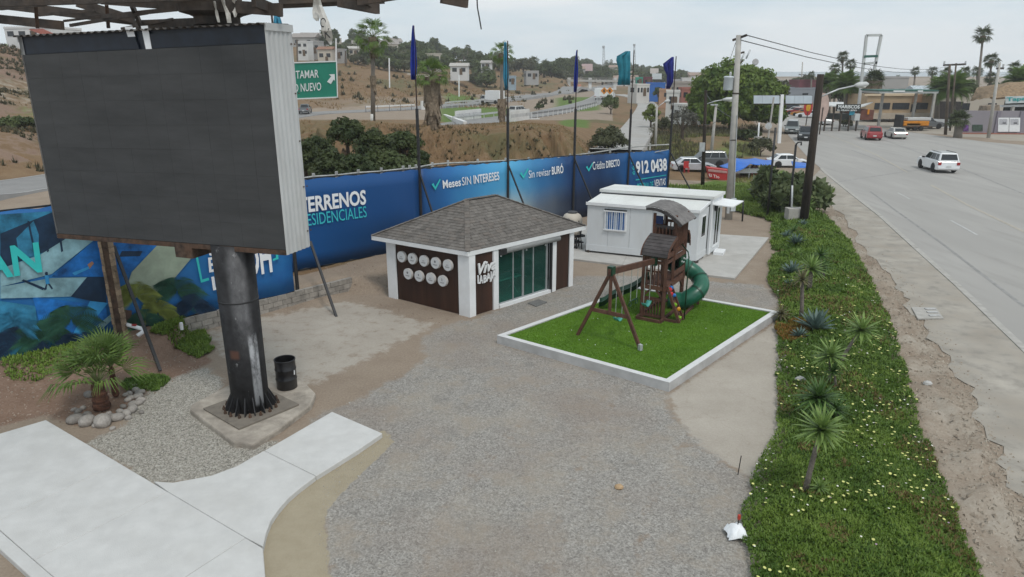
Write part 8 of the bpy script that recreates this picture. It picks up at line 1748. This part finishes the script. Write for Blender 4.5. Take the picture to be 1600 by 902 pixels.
# fuel station: canopy on columns and a cream shop
sd = 128.; t = thing('fuel_station', 'disused fuel station canopy with green edge in front of a cream shop', 'fuel station', Vector((D(1420,185,sd).x, sd, 0))); M_crm = mat('cream_render', (.42,.31,.20), .9, .08, .6, dirt=(.33,.24,.16), dscale=.4); M_ge = mat('canopy_green', (.03,.11,.085), .6, .15, .5); M_cw = mat('canopy_white', (.50,.51,.50), .6, .05, 1)
def sbx(name, px0, px1, y0, y1, d0, dep, m, par=None): 
    a, b = D(px0, y1, d0), D(px1, y1, d0); z1_ = D((px0+px1)/2, y0, d0).z; mb = MB(); mb.prism([a, b, Vector((b.x,b.y,z1_)), Vector((a.x,a.y,z1_))], (0,dep,0)); return mb.build(name, m, par or t)
sbx('canopy_roof', 1373,1467,140.8,143,sd-14,6,M_ge); sbx('canopy_underside', 1374,1466,143,146,sd-13.9,5.8,M_cw); sbx('fascia_mark', 1396,1414,141.5,144,sd-14.06,.04,M_sw); sbx('fascia_mark', 1434,1442,141.5,144,sd-14.06,.04,M_sw)
for px in (1380,1432,1461): p = D(px,146,sd-11); mb = MB(); mb.beam(p, Vector((p.x,p.y,-.2)), .34, .34); mb.build('column', M_cpole, t)
sh_ = sbx('shop_wall', 1352,1457,148,177,sd+4,8,M_crm); sbx('parapet', 1352,1457,147,150,sd+3.7,.4,mat('cream_trim', (.62,.50,.35), .9, .06, 1)); sbx('awning_arch', 1428,1440,148,160,sd+3.5,.5,mat('salmon', (.48,.27,.16), .9, .06, 1))
for a, b in ((1366,1390),(1394,1420),(1432,1449)): sbx('window', a, b, 161, 171, sd+3.9, .15, M_win, sh_)
for a, b in ((1423,1427),(1427.5,1431)): sbx('door', a, b, 163, 175, sd+3.85, .15, M_dg, sh_)
sbx('plinth', 1352,1460,177,186,sd+3,1.2,mat('plinth', (.42,.36,.29), .9, .1, 1))
for px in (1389, 1401): b = G(px, 191); mb = MB(); mb.tube([b, Vector((b.x,b.y,ZAT(b,179)))], .07, 6); tag(mb.build('post', M_darkiron), 'thin dark post before the cream shop, %s of two' % ('left' if px == 1389 else 'right'), 'post')
house(Vector((D(1446,150,165).x,165,0)), 7, 6, 4.4, 0, (.36,.40,.44), 'long grey blue shed behind the station canopy', roof='gable', rcol=(.42,.47,.50)); house(Vector((D(1374,150,185).x,185,0)), 9, 8, 7.2, .2, gry, 'grey house above the skirted palm', nwin=3); house(Vector((D(1345,150,190).x,190,0)), 8, 8, 6.2, .1, gry, 'grey house behind the palm trio', nwin=2); house(Vector((D(1550,160,140).x,140,0)), 20, 8, 4.5, 0, crm, 'low cream building behind the tallest palm', nwin=4)
wallbox('dark_wall', 'dark slatted wall under the date palms right of the station', G(1458,190), G(1500,191), 3.6, .2, M_woodd)
# empty sign frame
fd = 122.; t = thing('empty_sign', 'tall empty white sign frame on two legs with a green bar', 'sign frame', Vector((D(1345,185,fd).x, fd, 0)))
for (x0,y0),(x1,y1) in (((1341,178),(1354,55)), ((1366,110),(1377,55)), ((1354,55.5),(1377,55)), ((1349,100),(1370,98))):
    a = D(x0,y0,fd); a.z = -.2 if y0 == 178 else a.z; mb = MB(); mb.beam(a, D(x1,y1,fd), .38, .38); mb.build('leg' if y0 > 100 else 'bar', M_cw, t)
mb = MB(); mb.prism([D(1350.5,90.5,fd-.3),D(1371.5,89.5,fd-.3),D(1372,86,fd-.3),D(1351,86.5,fd-.3)], (0,.5,0)); mb.build('green_bar', M_ge, t)
# seafood shack
md = 112.; t = thing('seafood_shack', 'seafood shack with white roof sheets and a white MARISCOS sign', 'restaurant', Vector((D(1330,185,md).x, md, 0))); M_shr = mat('shack_roof', (.55,.56,.55), .6, .1, 1)
sbx('wall', 1343,1364,172,187.5,md,5,mat('dark_red_wall', (.14,.055,.04), .9, .25, 1)); sbx('wall', 1300,1343,178,187,md+3,2,M_dark)
for a, b, c, d_ in (((1290,166,md-1),(1318,168,md-1),(1318,161,md+5),(1290,161,md+5)), ((1338,170,md-1),(1352,166,md-1),(1364,160.5,md+4),(1345,165,md+4))): mb = MB(); mb.prism([D(*a),D(*b),D(*c),D(*d_)], up*.15); mb.build('roof_sheet', M_shr, t)
for px in (1292,1304,1316,1330,1342): p = D(px,168,md-.8); mb = MB(); mb.beam(p, Vector((p.x,p.y,-.1)), .2, .2); mb.build('post', M_darkiron, t)
sbx('sign_back', 1306,1344,163,174,md-1.2,.1,M_dark); lettering('MARISCOS', D(1309.5,169.5,md-1.4), D(1343,170,md-1.4), D(1310,164,md-1.4), (0,0,0), M_sw, t, bold=.03); lettering('EL GRAN LEÑO', D(1308.5,173.5,md-1.4), D(1339,174,md-1.4), D(1308.5,170.5,md-1.4), (0,0,0), M_sw, t, bold=.02)
sbx('fridge', 1335,1343,178,188.5,md-1.5,1.2,M_cw); sbx('blue_board', 1327,1335,174,180,md-1,.1,mat('cyan_board', (.04,.30,.42), .6)); sbx('orange_board', 1355,1358,171,179,md-.1,.1,M_or)
for k, px in enumerate((1308,1314,1321)): c = G(px, 188.5); q = thing('plastic_table', 'small dark table under the shack roof, %s of three' % ('left','middle','right')[k], 'table', c); mb = MB(); mb.box((0,0,.75), (1.1,1.1,.06)); mb.build('table_top', M_darkiron, q, local=True); mb = MB(); mb.tube([(0,0,0),(0,0,.75)], .06, 6); mb.build('leg', M_darkiron, q, local=True)
bd = 105.; t = thing('surfboard_sign', 'upright pale pink surfboard sign right of the leaning wooden pole', 'sign', Vector((D(1286,185,bd).x, bd, 0))); mb = MB(); c = D(1286,168,bd); mb.prism([c + Vector((.85*math.sin(q)*(1 if abs(q)<9 else 1), 0, -2.0*math.cos(q))) for q in np.linspace(0, 6.1, 18)], (0,.15,0)); mb.build('board', mat('pale_pink', (.5,.37,.32), .6, .15, 1), t); mb = MB(); mb.beam(Vector((c.x,c.y+.1,0)), c, .15, .15); mb.build('post', M_darkiron, t)
bd = 115.; t = thing('flame_sign', 'red and yellow oval sign beside the far parked cars', 'sign', Vector((D(1263,180,bd).x, bd, 0))); c = D(1263,168,bd)
for r_, m_, o_ in ((1,M_rb,0),(.5,mat('sign_yellow', (.65,.36,.02), .6),.05)): mb = MB(); mb.prism([c + Vector((.7*r_*math.sin(q), -o_, 1.3*r_*math.cos(q))) for q in np.linspace(0, 6.0, 18)], (0,.1,0)); mb.build('disc', m_, t)
mb = MB(); mb.beam(Vector((c.x,c.y+.15,0)), c + up*-.5, .12, .12); mb.build('post', M_darkiron, t)
# work truck with a boat trailer by the kerb
wt = car('pickup', Gy, G(1445,201,.03), .1, 'grey pickup parked by the kerb across the road', 'pickup_truck', 'pickup'); tl = G(1428,204); t = thing('utility_trailer', 'rusty trailer stacked with orange and white gear behind the grey pickup', 'trailer', tl)
for nm, c, s, m_ in (('bed', (0,0,.6), (4.6,1.8,.2), M_rust), ('load', (-.2,0,1.1), (4.0,1.5,.7), M_or), ('load', (.3,.1,1.75), (3.6,1.3,.45), M_cw), ('load', (-.6,-.5,.95), (2.2,.5,.5), mat('tan_gear', (.40,.29,.18), .8)), ('tailgate', (-2.6,0,1.2), (.5,1.9,2.4), M_black)): mb = MB(); mb.box(c, s); o = mb.build(nm, m_, t, local=True); bv = o.modifiers.new('b','BEVEL'); bv.width = .08; bv.segments = 2
for x in (-.4,.5):
    for y in (-.95,.95): o = put('wheel', WM[.35][0] if .35 in WM else list(WM.values())[0][0], t, True, (x,y,.35)); o.rotation_euler = (math.pi/2,0,0)
# power poles and sign gantry
def tpole(px, yt, yb, d, lab, arms, rpx=2.2, m=M_cpole, pxb=None):
    b = D(px if pxb is None else pxb, yb, d); b.z = min(b.z, H(b.x, b.y)); top = D(px, yt, d); t = thing('power_pole', lab, 'utility pole', b); mb = MB(); mb.tube([b, top], [rpx/F*d, rpx/F*d*.7], 8); mb.build('shaft', m, t, True)
    for x0, x1, y in arms: mb = MB(); mb.beam(D(x0,y,d), D(x1,y-1.5 if x1-x0 > 15 else y,d), .22, .25); mb.build('cross_arm', M_darkiron, t); [ (lambda p: MB().tube([p, p + up*.5], .12, 6).build('insulator', M_galv, t))(D(x, y-.5, d)) for x in (x0+1, x1-1)]
tpole(1484,101,206,105,'grey power pole with a long cross arm in front of the date palms',[(1474,1509,102)],2.4,M_bark,1478); tpole(1494,99,150,112,'shorter power pole carrying the other end of the long cross arm',[],1.6,M_bark); tpole(1562,98,206,100,'leaning concrete power pole before the lilac wall',[(1557,1568,107)],2.6,M_cpole,1546); tpole(1254,97,125,260,'bare distant utility pole above the far parked cars',[(1248,1260,117)],1.2,M_cpole)
gd2 = 88.; b = G(1217,224); gd2 = b.y; t = thing('sign_gantry', 'white post carrying two blank white sign panels over the road edge', 'sign', b); mb = MB(); mb.beam(b, D(1222,148,gd2), .38, .38); mb.build('post', M_white_p, t)
for x0, x1, n_ in ((1178,1218,3),(1228,1269,3)):
    for k in range(n_): a0, a1 = lerp(x0,x1,k/n_), lerp(x0,x1,(k+1)/n_); mb = MB(); mb.prism([D(a0+.15,162,gd2-.2),D(a1-.15,162,gd2-.2),D(a1-.15,149.5,gd2-.2),D(a0+.15,149.5,gd2-.2)], (0,.2,0)); mb.build('panel', mat('gantry_panel', (.50,.56,.61), .6, .06, 1), t)
mb = MB(); mb.beam(D(1178,162.5,gd2), D(1269,162.5,gd2), .15, .2); mb.beam(D(1178,149.5,gd2), D(1269,149.5,gd2), .12, .12); mb.build('frame', M_darkiron, t)
b = gg(1198, 232); t = thing('stop_sign', 'grey back of a road sign on a leaning concrete post under the big tree', 'road sign', b); mb = MB(); mb.tube([b, D(1209,152,b.y)], .11, 7); mb.build('post', M_cpole, t); c = D(1201,197,b.y-.2); mb = MB(); mb.prism([c + Vector((.42*math.cos(q), 0, .42*math.sin(q))) for q in np.linspace(.39, 5.9, 8)], (0,.03,0)); mb.build('disc', M_galv, t)
dsh = D(1180,97,140); t = thing('satellite_dish', 'round grey antenna dish on a mast above the big round tree', 'antenna', Vector((dsh.x, dsh.y, 0))); mb = MB(); mb.lathe([(.03,-.05),(.35,0),(.62,.12),(.60,.16),(.3,.06)], n=16); o = mb.build('dish', mat('dish_grey', (.45,.45,.45), .6), t, True, True, (0,0,dsh.z)); o.rotation_euler = (math.pi/2, 0, 0); mb = MB(); mb.tube([(0,.1,0),(0,.1,dsh.z)], .09, 6); mb.build('mast', M_galv, t, local=True)
# ---------------------------------------------------------------- sea air: even haze over the whole place

# dry scrub and weeds on the banks, slopes and the rough ground behind the banners
def scrub(name, pts, m, ln, wd, k=3):
    z = terrain(pts[:, 0], pts[:, 1]); T = []; n_ = len(pts)
    for i in range(k):
        a = np.random.rand(n_)*6.283; el = .5 + np.random.rand(n_)*1.0; d = np.stack([np.cos(a)*np.cos(el), np.sin(a)*np.cos(el), np.sin(el)], 1); s = np.stack([-np.sin(a), np.cos(a), 0*a], 1); b = np.stack([pts[:, 0], pts[:, 1], z - .05], 1) + (np.random.rand(n_, 3) - .5)*ln*.5*np.array([1,1,0]); L_ = (ln*(.5 + np.random.rand(n_)))[:, None]; T.append(np.stack([b - s*wd, b + s*wd, b + d*L_], 1))
    return tri_stuff(name, np.concatenate(T), m)
def polar(px0, px1, d0, d1, n_):
    px = np.random.uniform(px0, px1, n_); d = np.sqrt(np.random.uniform(d0*d0, d1*d1, n_)); x = (px - 800)/1152*d; keep = fbm(x*.12, d*.12, 3, 91) > .47; return np.stack([x, d], 1)[keep]
M_dryg = leafmat('dry_grass', (.16,.10,.045), (.31,.22,.11), .8, .2, .6); M_scr = leafmat('scrub_leaf', (.05,.05,.028), (.11,.10,.055), .7, .15, .4)
scrub('dry_grass', polar(560, 960, 48, 75, 9000), M_dryg, .18, .025); scrub('dry_grass', polar(-40, 480, 62, 110, 5000), M_dryg, .3, .05); scrub('dry_grass', polar(440, 820, 160, 260, 6000), M_dryg, .5, .10)
scrub('scrub', polar(560, 940, 47, 60, 500), M_scr, .25, .05, 8); scrub('scrub', polar(-40, 120, 62, 150, 1500), M_scr, .5, .12, 10); scrub('scrub', polar(460, 900, 180, 420, 700), M_scr, 1.0, .4, 14)
scrub('weeds', polar(1030, 1200, 56, 100, 9000), leafmat('weed_yellow', (.10,.12,.03), (.26,.27,.09), .6, .2, .5), .35, .04, 3); scrub('weeds', polar(1020, 1200, 62, 120, 2500), M_scr, .6, .06, 6)
mb = MB(); mb.box((-50, 450, 33), (3300, 2700, 122)); hz = mb.build('haze', None or bpy.data.materials.new('haze')); hm = hz.data.materials[0]; hm.use_nodes = True; ht = hm.node_tree; ht.nodes.clear()
pv = ht.nodes.new('ShaderNodeVolumePrincipled'); pv.inputs['Color'].default_value = (.95,.975,1,1); pv.inputs['Density'].default_value = .00032; pv.inputs['Anisotropy'].default_value = .2; ho = ht.nodes.new('ShaderNodeOutputMaterial'); ht.links.new(pv.outputs[0], ho.inputs['Volume']); stuff(hz)
